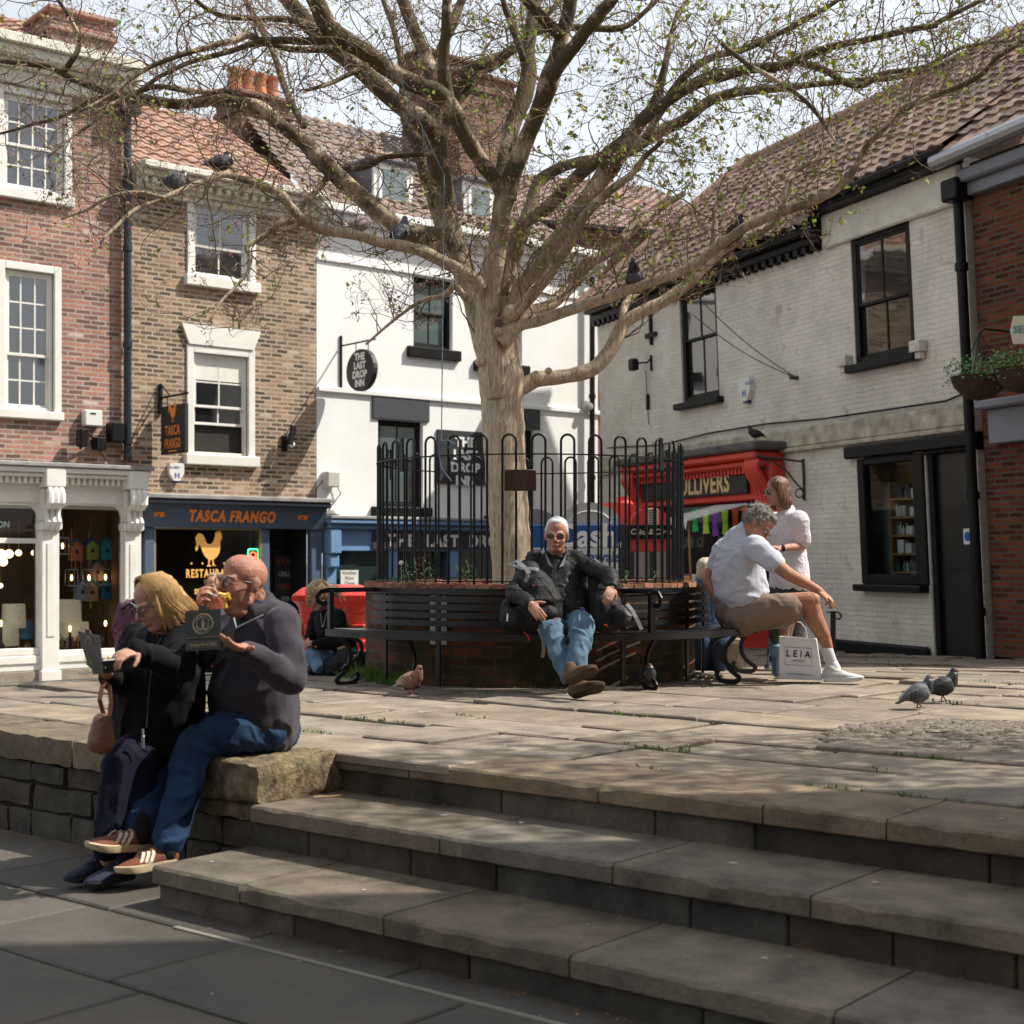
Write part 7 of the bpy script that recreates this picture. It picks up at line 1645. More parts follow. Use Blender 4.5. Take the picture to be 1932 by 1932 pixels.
mb=MB();loft(mb,[(at(1413,1001,11.05),.090,.088),(at(1405,1013,11.07),.18,.115),(at(1395,1042,11.08),.235,.155),(at(1393,1080,11.09),.225,.185),(at(1398,1118,11.1),.225,.200),(at(1400,1140,11.12),.225,.175),(at(1392,1153,11.14),.215,.15)],side4,24)
m_=S4n*.42+E4n*.58;cap(mb,[S4n,m_],[.092,.076]);m_=S4f*.5+E4f*.5;cap(mb,[S4f,m_],[.09,.074])
blob(mb,'t_shirt',tee,m3,.009,4,folds(.016,6.5,(.8,1,1.5),51))
bei=fabric('beige_shorts',(.215,.155,.115),bs=110,bump=.2,var=.08)
mb=MB();loft(mb,[(at(1388,1152,11.12),.20,.15),(at(1396,1172,11.12),.215,.125)],side4,22);loft(mb,[(at(1395,1166,11.0),.125,.115),(at(1450,1150,10.93),.118,.112),(at(1492,1148,10.88),.112,.104)],UPZ);loft(mb,[(at(1395,1168,11.24),.125,.11),(at(1450,1158,11.25),.115,.105),(at(1478,1160,11.26),.11,.10)],UPZ)
sh_=blob(mb,'shorts',bei,m3,.009,3,folds(.010,8,(1,1,1),57))
mb=MB();cap(mb,[at(1560,1226,10.96),at(1568,1248,10.98),at(1574,1262,10.98)],[.047,.044,.05]);mb.build('sock',fabric('white_sock',(.6,.6,.62),bs=150),m3,smooth=180,world=True)
wsh=mat('white_mesh_shoe',(.55,.55,.53),.75,bump=.4,bscale=160,var=.2);wsole=mat('white_rubber',(.62,.62,.60),.6)
so=shoe(m3,at(1555,1286,10.98),at(1630,1285,10.86),UPZ,wsh,wsole,w=.052,soleth=.030,laces=wsole,high=.10,name='shoe')
shoe(m3,at(1478,1272,11.45),at(1540,1270,11.38),UPZ,wsh,wsole,w=.050,soleth=.030,high=.10)
fk=thing('wooden_fork','small wooden chip fork held by the man in the T-shirt','fork',at(1570,1140,10.66));mb=MB();mb.strip([at(1562,1128,10.64),at(1572,1138,10.63),at(1580,1149,10.63)],.003,.012,up=(.3,-1,0));mb.build('fork',mat('birch',(.42,.28,.12),.7),fk,world=True)
# carrier bag and blue bag by his feet
lb=thing('paper_carrier_bag','white paper carrier bag printed LEIA standing on the flags by the shorts man','carrier bag',at(1511,1286,11.12))
mb=MB();a,b,c,d=at(1470,1201,11.02),at(1540,1206,10.98),at(1552,1284,11.0),at(1470.5,1281,11.04);bkv=V(.03,.13,0)
mb.add([a,b,c,d,a+bkv,b+bkv,c+bkv,d+bkv,(a+d)/2+V(0,-.006,0),(b+c)/2+V(0,-.004,0),b+bkv*.5+V(-.02,0,0),c+bkv*.5,(a+bkv*.5)+V(.02,0,0),d+bkv*.5],
       [(0,1,9,8),(8,9,2,3),(1,10,11,2,9),(10,5,6,11),(0,8,3,13,12),(12,13,7,4),(4,7,6,5),(3,2,11,6,7,13)])
lbo=mb.build('bag_body',mat('white_kraft',(.80,.80,.85),.6,bump=.1,bscale=12),lb,world=True)
cen=(a+b+c+d)/4;xx=(b-a).normalized();yy=UPZ-xx*UPZ.dot(xx);zz=xx.cross(yy);inv=wm(lbo).inverted();ink=mat('print_ink',(.03,.03,.04),.6)
text('L E I A',ink,lbo,inv@face_M(cen-V(.01,.012,-.035),xx),.072,.0004,.92,.001);text('LINGERIE',ink,lbo,inv@face_M(cen-V(.01,.012,.015),xx),.024,.0004,1);text('www.leialingerie.com',ink,lbo,inv@face_M(cen-V(.0,.012,.115),xx),.022,.0004,1)
mb=MB();P_=lambda u,v:cen-V(.01,.0125,0)+xx*u+UPZ*v;mb.tube([P_(-.098,.085),P_(.098,.085),P_(.098,-.048),P_(-.098,-.048)],.0018,4,closed=True);mb.build('printed_frame',ink,lbo,world=True)
for y_ in (.02,.11):
    mb=MB();mb.tube([at(1487,1202,11.04+y_),at(1489,1184,11.04+y_),at(1498,1173,11.04+y_),at(1510,1174,11.04+y_),at(1520,1186,11.04+y_),at(1523,1204,11.04+y_)],.004,6);mb.build('handle',mat('twisted_paper',(.62,.62,.64),.8),lb,world=True)
bb=thing('shoulder_bag','small blue grey shoulder bag tucked behind the white carrier bag','shoulder bag',at(1460,1280,11.3))
mb=MB();mb.box(at(1455,1276,11.32),at(1478,1216,11.20),.02);mb.box(at(1453,1240,11.19),at(1476,1218,11.18),.01);mb.build('bag_body',mat('blue_grey_leather',(.16,.22,.31),.5,bump=.2),bb,world=True,smooth=40)
mb=MB();mb.tube([at(1457,1218,11.26),at(1450,1205,11.24),at(1452,1228,11.2),at(1447,1262,11.2)],.008,6);mb.build('strap',mat('blue_grey_leather'),bb,world=True)

# ============ 5  standing woman in white
w2=thing('person','standing woman in a white knitted top and dark glasses by the red shop','person',at(1490,1268,12.2))
H5=frame(at(1466,929,12.2),V(-.92,-.40,.02),UPZ,.98)
S5n,S5f=at(1507,982,12.1),at(1462,984,12.36);E5n,E5f=at(1515,1030,12.12),at(1448,1030,12.4);R5n,R5f=at(1473,1034,11.92),at(1452,1036,12.1)
nk5=at(1482,965,12.26)
mb=MB();head_shape(mb,H5,neck=nk5,nose=.8);cap(mb,[nk5,at(1485,1000,12.25),at(1488,1100,12.25)],[.055,.11,.12])
cap(mb,[S5n,E5n,R5n],[.045,.036,.024]);cap(mb,[S5f,E5f,R5f],[.045,.036,.024])
hand_shape(mb,R5n,V(-1,-.2,.1),V(.1,.3,-1),side=-1,curl=.5,s=.92);hand_shape(mb,R5f,V(-1,-.2,.1),V(.1,.3,-1),side=-1,curl=.6,s=.92)
f5=[at(1462,1248,12.1),at(1490,1252,12.25)]
for q in f5:cap(mb,[at(1488,1120,12.25),q],[.08,.035])
b5=blob(mb,'body',skinD,w2,.0065,2);soften(b5,H5,5);face_bits(b5,H5,(.2,.13,.08));glasses(b5,H5,mat('tortoise_frame'),dark_lens,'square',.025,.018)
mb=MB();mb.lathe([(.028,-.012),(.031,0),(.028,.012)],(0,0,0),12,M=Matrix.Translation(R5n+V(.02,0,0))@Matrix.Rotation(R(90),4,'Y'));mb.build('watch',iron,b5,world=True)
bh=mat('brown_hair',(.13,.062,.030),.45,bump=.5,bscale=50,var=.5,vscale=20,stretch=(1,1,.12),spec=.4)
mb=MB();s_=Sub(mb,H5);s_.e((0,-.014,.054),(.085,.104,.087));s_.e((0,-.052,.0),(.085,.085,.09));s_.e((-.074,.0,.0),(.020,.050,.09));s_.e((.074,.0,.0),(.020,.050,.09));s_.e((-.070,-.025,-.055),(.026,.05,.085));s_.e((.070,-.025,-.055),(.026,.05,.085));s_.e((0,-.080,-.075),(.082,.05,.085))
ho=blob(mb,'hair',bh,b5,.0065,3,lambda p:.005*noise.noise(Vector((p.x*60,p.y*60,p.z*9))))
kn5=fabric('white_knit',(.66,.62,.64),bs=70,bump=.7,var=.10)
side5=(S5n-S5f).normalized()
mb=MB();loft(mb,[(at(1484,966,12.26),.08,.07),(at(1485,978,12.25),.165,.09),(at(1484,1005,12.24),.175,.125),(at(1487,1040,12.25),.165,.13),(at(1489,1075,12.25),.185,.145),(at(1490,1102,12.25),.195,.15)],side5,22)
m_=S5n*.25+E5n*.75;cap(mb,[S5n,m_],[.085,.075]);cap(mb,[S5f,S5f*.3+E5f*.7],[.08,.07])
blob(mb,'knitted_top',kn5,w2,.009,3,folds(.007,9,(1,1,1),61))
spk=mat('speckled_trousers',(.03,.026,.024),.9,var=.95,vscale=70,bump=.2)
mb=MB();loft(mb,[(at(1489,1108,12.25),.185,.14),(at(1489,1130,12.25),.185,.14)],side5,20);loft(mb,[(at(1478,1130,12.2),.10,.11),(at(1470,1190,12.15),.085,.09),(at(1464,1236,12.1),.07,.07)],side5);loft(mb,[(at(1500,1130,12.3),.10,.11),(at(1497,1190,12.27),.085,.09),(at(1491,1240,12.25),.07,.07)],side5)
blob(mb,'trousers',spk,w2,.010,2,folds(.006,9))
for a_,b_ in ((at(1468,1266,12.1),at(1446,1263,11.98)),(at(1494,1270,12.25),at(1474,1268,12.12))):shoe(w2,a_,b_,UPZ,mat('navy_canvas'),wsole,w=.044,high=.08)

# ============ 6  young woman sitting on the flags by the red post box
g1=thing('person','fair haired young woman in a black sweatshirt sitting on the ground eating','person',at(630,1272,12.3))
H6=frame(at(600,1124,12.15),V(-.85,-.30,-.45),V(-.3,0,1),.98)
S6n,S6f=at(637,1164,12.05),at(600,1163,12.4);E6n,E6f=at(640,1213,11.92),at(586,1212,12.3);R6n,R6f=at(592,1216,11.85),at(574,1206,12.1)
nk6=at(614,1149,12.24)
mb=MB();head_shape(mb,H6,neck=nk6,nose=.8);cap(mb,[nk6,at(628,1180,12.28),at(642,1250,12.34)],[.055,.11,.12]);cap(mb,[S6n,E6n,R6n],[.04,.032,.022]);cap(mb,[S6f,E6f,R6f],[.04,.032,.022])
hand_shape(mb,R6n,at(573,1208,11.9)-R6n,V(.2,.3,-1),side=-1,curl=.6,s=.9);hand_shape(mb,R6f,V(-1,-.3,.3),V(.3,-.3,-1),side=1,curl=.7,s=.9)
b6=blob(mb,'body',skinD,g1,.0065,2);face_bits(b6,H6,(.35,.25,.15));glasses(b6,H6,mat('gold_frame'),clear_lens,'round',.024,.021)
mb=MB();s_=Sub(mb,H6);s_.c([(.082,-.005,-.045),(.086,.004,-.062),(.083,-.006,-.078),(.080,-.012,-.062)],[.002]*4,5);mb.build('hoop_earring',mat('gold_frame'),b6,world=True)
fh=mat('ash_blonde_hair',(.36,.25,.13),.5,bump=.5,bscale=60,var=.4,vscale=26,spec=.4)
mb=MB();s_=Sub(mb,H6);s_.e((0,-.024,.050),(.084,.104,.084));s_.e((0,-.052,.005),(.082,.080,.085));s_.e((0,-.125,-.015),(.045,.048,.05));s_.e((.01,-.150,-.045),(.03,.03,.05));s_.e((.076,.03,.0),(.01,.02,.045))
ho=blob(mb,'hair',fh,b6,.0065,2,lambda p:.006*noise.noise(p*40))
def hr6(r):b=Vector((r.gauss(0,.03),-.14+r.gauss(0,.02),-.02+r.gauss(0,.03)));t=Vector((r.gauss(0,.03),-abs(r.gauss(0,.03)),-r.uniform(.02,.08)));return [H6@b,H6@(b+t*.5+Vector((0,-.012,0))),H6@(b+t)]
mb=MB();hair_strands(mb,hr6,90,3,.002,3);mb.build('hair_strands',fh,ho,world=True)['kind']='stuff'
blk=fabric('black_sweatshirt',(.007,.006,.007),bs=90,bump=.3)
side6=(S6n-S6f).normalized()
mb=MB();loft(mb,[(at(616,1151,12.25),.085,.075),(at(618,1163,12.25),.165,.10),(at(628,1190,12.27),.19,.135),(at(640,1225,12.30),.185,.145),(at(646,1252,12.32),.185,.14)],side6,22);cap(mb,[S6n,E6n],[.072,.062]);cap(mb,[E6n,R6n+(E6n-R6n).normalized()*.02],[.062,.042]);cap(mb,[S6f,E6f,R6f+(E6f-R6f).normalized()*.02],[.07,.058,.04])
bs_=blob(mb,'sweatshirt',blk,g1,.009,3,folds(.010,9,(1,1,1),71))
mb=MB();mb.tube([at(604,1152,12.13),at(606,1172,12.02),at(609,1184,12.0),at(613,1170,12.04),at(617,1153,12.12)],.002,4);mb.ball(at(609,1182,11.99),.01,u=8,v=6);mb.build('necklace',grey_metal,bs_,world=True)
p_=at(653,1166,12.14);text('YORK',mat('yellow_print',(.7,.5,.05),.7),bs_,wm(bs_).inverted()@face_M(p_,V(.35,.3,-.9),V(.9,-.1,.3)),.07,.001,1)
mb=MB();k6=at(592,1238,11.92);loft(mb,[(at(645,1256,12.25),.11,.10),(at(612,1246,12.02),.09,.09),(k6,.075,.085)],UPZ);loft(mb,[(k6,.07,.075),(at(600,1258,11.85),.06,.06),(at(618,1264,11.95),.055,.05)],UPZ);loft(mb,[(at(630,1258,12.4),.10,.10),(at(572,1245,12.30),.075,.08),(at(584,1264,12.05),.05,.05)],UPZ)
blob(mb,'jeans',fabric('pale_blue_jeans',(.16,.27,.40),bs=110,var=.45),g1,.009,3,folds(.010,10))
shoe(g1,at(598,1271,11.95),at(572,1272,11.85),UPZ,tanb,dk_sole,w=.045,high=.09)
fp=thing('food_packet','red patterned food packet in the hands of the girl on the ground','food packet',at(567,1200,11.95))
mb=MB();loft(mb,[(at(568,1208,11.95),.02,.018),(at(566,1190,11.95),.034,.028),(at(564,1178,11.96),.036,.03)],V(1,0,0),12);mb.build('wrapper',mat('red_wrapper',(.55,.10,.04),.5,var=.7,vscale=50),fp,world=True,smooth=60)
bp=thing('backpack','black backpack with round badge lying on the flags beside the seated girl','backpack',at(652,1272,11.9))
mb=MB();loft(mb,[(at(628,1262,11.85),.10,.075),(at(650,1254,11.85),.14,.11),(at(680,1258,11.9),.13,.10),(at(693,1262,11.92),.10,.08)],UPZ,20);loft(mb,[(at(640,1240,11.9),.07,.05),(at(668,1242,11.9),.08,.05)],UPZ)
bpo=blob(mb,'bag_body',ruck_m,bp,.009,2,folds(.014,10,(1,1,1),77))
for (x,y,c_,nm,w_,h_) in ((667,1239,(.5,.25,.2),'round_badge',.030,.018),(651,1259,(.12,.3,.33),'teal_badge',.012,.030)):mb=MB();ell(mb,at(x,y,11.745 if nm[0]=='t' else 11.80),(w_,.008,h_));mb.build(nm,mat(nm,c_,.6),bpo,world=True,smooth=180)
mb=MB();ell(mb,at(648,1224,11.88),(.058,.04,.026));blob(mb,'fluffy_bobble',mat('tan_fluff',(.38,.25,.13),.95,bump=1,bscale=90,var=.3),bpo,.006,1,lambda p:.006*noise.noise(p*90))
bt_=thing('juice_bottle','orange juice bottle with orange cap standing on the flags beside the girl','bottle',at(569,1277,11.6))
q=at(569,1277,11.6);mb=MB();mb.lathe([(0,0),(.026,0),(.028,.01),(.028,.10),(.020,.125),(.012,.14),(.012,.15),(0,.15)],q,14);bo=mb.build('bottle_body',mat('juice',(.62,.36,.02),.25),bt_,world=True,smooth=40);mb=MB();mb.lathe([(0,.15),(.0145,.15),(.0145,.17),(0,.17)],q,14);mb.build('cap',mat('orange_cap',(.7,.2,.02),.4),bo,world=True);mb=MB();mb.lathe([(.0287,.02),(.0287,.085)],q,14);mb.build('bottle_label',mat('pale_label',(.5,.5,.35),.6),bo,world=True)

# ============ 7, 8  two half hidden people
p7=thing('person','person in blue denim sitting beyond the bench end behind the T-shirt man','person',at(1338,1195,13.2))
H7=frame(at(1332,1078,13.2),V(.3,.95,-.1),UPZ,.95);nk7=at(1334,1100,13.2)
mb=MB();head_shape(mb,H7,neck=nk7);cap(mb,[nk7,at(1338,1130,13.2),at(1338,1180,13.2)],[.06,.12,.13]);b7=blob(mb,'body',skinB,p7,.008,2);face_bits(b7,H7,(.4,.35,.3))
mb=MB();s_=Sub(mb,H7);s_.e((0,-.028,.045),(.088,.102,.086));s_.e((0,-.055,-.01),(.085,.075,.09));blob(mb,'hair',mat('pale_hair',(.5,.42,.3),.6,bump=.5,bscale=60,var=.3),b7,.007,2,lambda p:.006*noise.noise(p*40))
mb=MB();loft(mb,[(at(1335,1104,13.2),.14,.10),(at(1338,1125,13.2),.22,.14),(at(1338,1165,13.2),.22,.15),(at(1340,1198,13.2),.21,.16)],V(1,0,0),20);cap(mb,[at(1362,1120,13.15),at(1368,1165,13.1),at(1352,1188,13.0)],[.07,.06,.05]);cap(mb,[at(1318,1120,13.2),at(1312,1165,13.15),at(1325,1190,13.0)],[.07,.06,.05])
den=fabric('denim_jacket',(.055,.12,.22),bs=90,var=.3);blob(mb,'denim_jacket',den,p7,.010,3,folds(.010,8))
mb=MB();loft(mb,[(at(1325,1205,13.1),.12,.10),(at(1320,1214,12.75),.09,.09)],V(1,0,0));loft(mb,[(at(1352,1205,13.1),.12,.10),(at(1356,1214,12.75),.09,.09)],V(1,0,0));cap(mb,[at(1320,1216,12.75),at(1322,1262,12.9)],[.08,.07]);cap(mb,[at(1356,1216,12.75),at(1354,1262,12.9)],[.08,.07]);blob(mb,'trousers',fabric('dark_denim',(.02,.035,.075),bs=90),p7,.010,3,folds(.008,8))
# the stool-like bollard block they sit on
sb_=thing('stone_seat_block','low stone block the person in denim sits on beyond the bench','stone block',at(1338,1250,13.25));q=at(1338,1250,13.25);mb=MB();rock(mb,(q.x-.28,q.y-.2,-.08),(q.x+.28,q.y+.3,.22),.008,5,(1,1,1));mb.build('block',flag_m,sb_,world=True,tint=True)
p8=thing('person','curly haired passer by in orange half hidden behind the couple','person',at(405,1203,14.9))
d8=14.9;H8=frame(at(404,1108,d8),V(-.3,-.9,0),UPZ,1.0);mb=MB();nk8=at(405,1132,d8);base=Vector((at(405,1100,d8).x,d8,-.80))
head_shape(mb,H8,neck=nk8);cap(mb,[nk8,at(405,1170,d8),at(405,1240,d8)],[.06,.11,.12]);b8=blob(mb,'body',skinB,p8,.009,2);face_bits(b8,H8)
mb=MB();s_=Sub(mb,H8)
for i in range(40):r=random.Random(i);a,b=r.uniform(0,6.28),r.uniform(-.2,1.5);s_.e((math.cos(a)*math.cos(b)*.095,-.03+math.sin(a)*math.cos(b)*.09,.04+math.sin(b)*.09),(.028,.028,.028)) if not (math.sin(a)>.5 and b<.8) else None
blob(mb,'hair',mat('curly_hair',(.34,.24,.13),.8,bump=.8,bscale=50,var=.5),b8,.008,1)
mb=MB();loft(mb,[(at(405,1136,d8),.13,.09),(at(405,1152,d8),.20,.12),(at(405,1200,d8),.18,.13),(at(405,1235,d8),.19,.14)],V(1,0,0));cap(mb,[at(386,1150,d8),at(382,1200,d8)],[.06,.05]);cap(mb,[at(424,1150,d8),at(428,1200,d8)],[.06,.05]);blob(mb,'orange_top',fabric('orange_top',(.20,.055,.03)),p8,.011,3,folds(.008,8))
mb=MB();gx=base.x;cap(mb,[V(gx-.08,d8,.0),V(gx-.09,d8,-.74)],[.10,.07]);cap(mb,[V(gx+.08,d8,.0),V(gx+.09,d8,-.74)],[.10,.07]);blob(mb,'trousers',navy,p8,.011,2)
# purple pushchair behind the woman
pc=thing('pushchair','folded purple and black quilted pushchair standing behind the fair haired woman','pushchair',at(245,1300,9.9))
mb=MB();d_=9.9;loft(mb,[(at(236,1150,d_),.05,.05),(at(232,1180,d_),.065,.06),(at(236,1225,d_),.06,.06)],V(1,0,0),14);loft(mb,[(at(246,1145,d_),.05,.05),(at(250,1180,d_),.06,.06),(at(248,1225,d_),.06,.06)],V(1,0,0),14);q_=blob(mb,'quilted_seat',fabric('plum_quilt',(.12,.055,.085),bs=20,bump=.8,var=.5),pc,.008,1,folds(.016,16))
mb=MB();loft(mb,[(at(258,1140,d_),.04,.05),(at(264,1155,d_),.06,.06),(at(262,1180,d_),.05,.05)],V(1,0,0),14);blob(mb,'hood',ruck_m,pc,.008,2,folds(.01,14))
mb=MB()
for x in (230,262):mb.tube([at(x,1148,d_-.05),at(x+4,1230,d_),at(x-2,1306,d_+.05)],.01,6)
mb.tube([at(230,1148,d_-.05),at(246,1138,d_-.06),at(262,1148,d_-.05)],.01,6);mb.build('frame',iron,pc,world=True)
for x in (228,260):q=at(x,1302,d_+.05);q.z=.055;w=MB();w.lathe([(.035,-.015),(.055,-.012),(.058,0),(.055,.012),(.035,.015)],(0,0,0),18,M=Matrix.Translation(q)@Matrix.Rotation(R(90),4,'Y'));w.build('wheel',black_paint,pc,world=True)
# ------------------------------------------------------------------ post box, kiosks, street clutter
pbm=mat('post_box_red',(.60,.04,.025),.33,bump=.1,bscale=40,var=.15,coat=.3)
pb=thing('post_box','wide red cast iron double post box behind the girl sitting on the ground','post box',at(637,1300,15.2))
c=at(637,1300,15.2);zb0=-.80;zt0=at(637,1103,15.2).z
def oval(rx,ry,z,n=36,e=.62):return [V(c.x+math.copysign(abs(math.cos(2*math.pi*i/n)) ** e,math.cos(2*math.pi*i/n))*rx,c.y+math.copysign(abs(math.sin(2*math.pi*i/n)) ** e,math.sin(2*math.pi*i/n))*ry,z) for i in range(n)]
def oval_stack(prof):
    mb=MB();n=36;vs=[];fs=[]
    for rx,ry,z in prof:vs+=oval(rx,ry,z)
    m=len(prof)
    for j in range(m-1):fs+=[(j*n+i,j*n+(i+1)%n,(j+1)*n+(i+1)%n,(j+1)*n+i) for i in range(n)]
    fs+=[tuple(range(n))[::-1],tuple((m-1)*n+i for i in range(n))];return mb.add(vs,fs)
body=oval_stack([(.44,.27,zb0),(.44,.27,zb0+.12),(.40,.24,zb0+.14),(.40,.24,zt0-.62),(.415,.25,zt0-.61),(.415,.25,zt0-.58),(.395,.235,zt0-.565),(.385,.23,zt0-.36),(.395,.24,zt0-.34),(.40,.245,zt0-.31),(.385,.23,zt0-.29)]).build('body',pbm,pb,world=True,smooth=40)
capo=oval_stack([(.39,.235,zt0-.288),(.40,.245,zt0-.23),(.43,.275,zt0-.19),(.455,.30,zt0-.17),(.46,.305,zt0-.105),(.44,.29,zt0-.09),(.36,.22,zt0-.03),(.22,.12,zt0),]).build('cap',pbm,pb,world=True,smooth=40)
mb=MB();n=60
for i in range(n):a=2*math.pi*i/n;x=math.copysign(abs(math.cos(a)) ** .62,math.cos(a))*.462;y=math.copysign(abs(math.sin(a)) ** .62,math.sin(a))*.307;mb.box((c.x+x-.008,c.y+y-.008,zt0-.165),(c.x+x+.008,c.y+y+.008,zt0-.115))
mb.build('cap_fluting',pbm,capo,world=True)
for sx in (-.19,.19):
    mb=MB();mb.box((c.x+sx-.12,c.y-.256,zt0-.47),(c.x+sx+.12,c.y-.225,zt0-.40),.01);ap=mb.build('aperture',pbm,body,world=True)
    mb=MB();mb.box((c.x+sx-.09,c.y-.259,zt0-.45),(c.x+sx+.09,c.y-.2565,zt0-.425));mb.build('slot',black_paint,ap,world=True)
    mb=MB();mb.box((c.x+sx-.13,c.y-.25,zb0+.25),(c.x+sx+.13,c.y-.232,zt0-.66),.01);mb.build('door',pbm,body,world=True)
# vaulted cash kiosk
kg=mat('kiosk_grey',(.46,.45,.42),.5,var=.06);kb_m=mat('kiosk_blue',(.012,.085,.30),.45);kw=mat('kiosk_white',(.62,.66,.64),.5);dkg=mat('dark_green_trim',(.02,.03,.028),.5)
def arch_pts(x0,x1,z0,zs,n=14,h=None):
    r=(x1-x0)/2;h=h or r;return [(x0,z0),(x1,z0)]+[((x0+x1)/2+r*math.cos(math.pi*i/n),zs+h*math.sin(math.pi*i/n)) for i in range(n+1)]
d=15.4;ck=thing('cash_kiosk','grey vaulted cash machine kiosk with a blue and white sign behind the railing','cash kiosk',V(at(1090,1000,d).x,d,-.8))
x0,x1=at(1060,1,d).x,at(1170,1,d).x;zs=at(1,988,d).z;zt3=at(1,948,d).z;xl=at(1000,1,d).x
mb=MB();mb.prism(arch_pts(x0-.02,x1,-.8,zs,h=zt3-zs),d,d+1.1);mb.build('cabin',kg,ck,world=True,smooth=30)
mb=MB();mb.tube([V(x,d-.006,z) for x,z in arch_pts(x0+.08,x1-.1,zs,zs,h=zt3-zs-.09)[2:]],.008,5);mb.build('arch_rib',kw,ck,world=True)
mb=MB();mb.prism(arch_pts(xl-.22,x0-.03,-.8,zs-.02,h=zt3-zs-.04),d+.25,d+1.1);mb.build('side_cabin',mat('kiosk_mid_grey',(.22,.22,.22),.5),ck,world=True,smooth=30)
zbl=at(1,1033,d).z;mb=MB();mb.box((xl-.2,d-.05,zbl),(x1-.01,d-.003,zs-.015),.004);bsn=mb.build('cash_sign',kb_m,ck,world=True)
mb=MB();mb.box((xl-.2,d-.048,-.1),(x1-.01,d-.003,zbl-.003),.004);wsn=mb.build('lower_panel',kw,ck,world=True)
text('Cash.',mat('kiosk_letter',(.8,.8,.8),.5),bsn,wm(bsn).inverted()@face_M(V((at(1112,1,d).x),d-.054,at(1,1013,d).z),V(1,0,0)),.335,.003,.95,.010)
text('withdrawals',mat('kiosk_letter_blue',(.02,.09,.3),.5),wsn,wm(wsn).inverted()@face_M(V(at(1103,1,d).x,d-.052,at(1,1051,d).z),V(1,0,0)),.165,.003,.95,.002)
mb=MB();mb.box((x1+.002,d-.06,-.8),(x1+.075,d+.9,zs),.006);mb.build('corner_post',dkg,ck,world=True)
# red kiosk next to it
rx0,rx1=x1+.08,at(1266,1,d).x;rkk=thing('red_kiosk','red vaulted phone kiosk with a black name band right of the cash kiosk','kiosk',V((rx0+rx1)/2,d,-.8))
ztr=at(1,958,d).z;zsr=at(1,990,d).z
mb=MB();mb.prism(arch_pts(rx0+.03,rx1-.0,zsr-.28,zsr-.0,h=ztr-zsr),d-.02,d+1.0);mb.prism(arch_pts(rx0-.5,rx1-.15,zsr-.02,zsr+.02,h=ztr-zsr+.05),d+.35,d+1.3);mb.build('vaulted_roof',mat('kiosk_red',(.58,.05,.04),.35),rkk,world=True,smooth=30)
mb=MB();mb.lathe([(0,0),(.11,0),(.11,.05),(.08,.08),(.08,.12),(0,.12)],V(rx0+.0,d+.6,ztr+.02),14);mb.build('vent_cowl',mat('kiosk_red'),rkk,world=True)
mb=MB();mb.box((rx0+.2,d-.035,zsr+.00),(rx1-.14,d-.022,zsr+.17),.003);vp=mb.build('vent_plate',mat('cream_vent',(.55,.5,.38),.5),rkk,world=True);mb=MB()
for i in range(6):mb.box((rx0+.22,d-.040,zsr+.015+i*.026),(rx1-.16,d-.036,zsr+.024+i*.026))
mb.build('louvres',dkg,vp,world=True)
mb=MB();mb.box((rx0,d-.06,zsr-.15),(rx1+.02,d+.9,zsr-.004),.004);nbn=mb.build('name_band',black_paint,rkk,world=True);text('Coins & Cards',mat('cream_letter',(.7,.62,.45),.5),nbn,wm(nbn).inverted()@face_M(V((rx0+rx1)/2+.01,d-.063,zsr-.078),V(1,0,0)),.085,.002,.85,.001,shear=.2)
mb=MB();mb.box((rx0+.06,d-.03,-.8),(rx1-.0,d+.8,zsr-.285),.004);mb.build('cabin',mat('kiosk_grey_pink',(.30,.24,.235),.35,var=.2),rkk,world=True)
mb=MB()
for x in (rx0+.02,(rx0+rx1)/2,rx1-.04):mb.box((x,d-.045,-.8),(x+.035,d-.031,zsr-.285))
mb.box((rx0+.02,d-.046,.28),(rx1,d-.0445,.31));mb.build('glazing_frame',dkg,rkk,world=True)

# ------------------------------------------------------------------ fixings on the left row
dp=LF.thing('drainpipe','dark blue black drainpipe running down between the two brick houses','drainpipe',kA1-.06,.1,1.8)
kx=LF.pix(235,500)[0];mb=MB();zc_=LF.pix(237,205)[1];mb.tube([(kx,-.10,zt+.1),(kx,-.10,4.0),(kx,-.10,zc_-.1)],.055,10)
for z in (2.6,4.0,5.4,6.4):mb.tube([(kx,-.10,z),(kx,-.10,z+.08)],.07,10)
mb.box((kx-.16,-.26,zc_-.12),(kx+.16,-.01,zc_+.12),.02);LF.fb(mb,'pipe',mat('blue_black_paint',(.015,.018,.026),.4),dp,smooth=40)
def wallbox(x0,y0,x1,y1,name,lab,cat,m,dep=.14,bev=.015,extra=None):
    a,b,c_,d_=LF.rect(x0,y0,x1,y1);t=LF.thing(name,lab,cat,(a+b)/2,.02,c_);mb=MB();mb.box((a,-dep,c_),(b,-.003,d_),bev);LF.fb(mb,'casing',m,t)
    if extra:e=MB();extra(e,a,b,c_,d_);LF.fb(e,'fittings',black_paint,t)
    return t
wallbox(153,774,186,806,'junction_box','white plastic box on the red brick wall above the lamp shop','junction box',plastic_white,extra=lambda e,a,b,c_,d_:e.box((a+.08,-.145,d_-.06),(b-.1,-.142,d_-.04)))
wallbox(199,798,224,836,'wall_speaker','black box speaker on the red brick beside the drainpipe','speaker',black_paint,dep=.22,extra=lambda e,a,b,c_,d_:e.tube([(a,-.03,c_-.02),(a-.1,-.04,c_-.15),(a+.05,-.02,c_-.3)],.008,5))
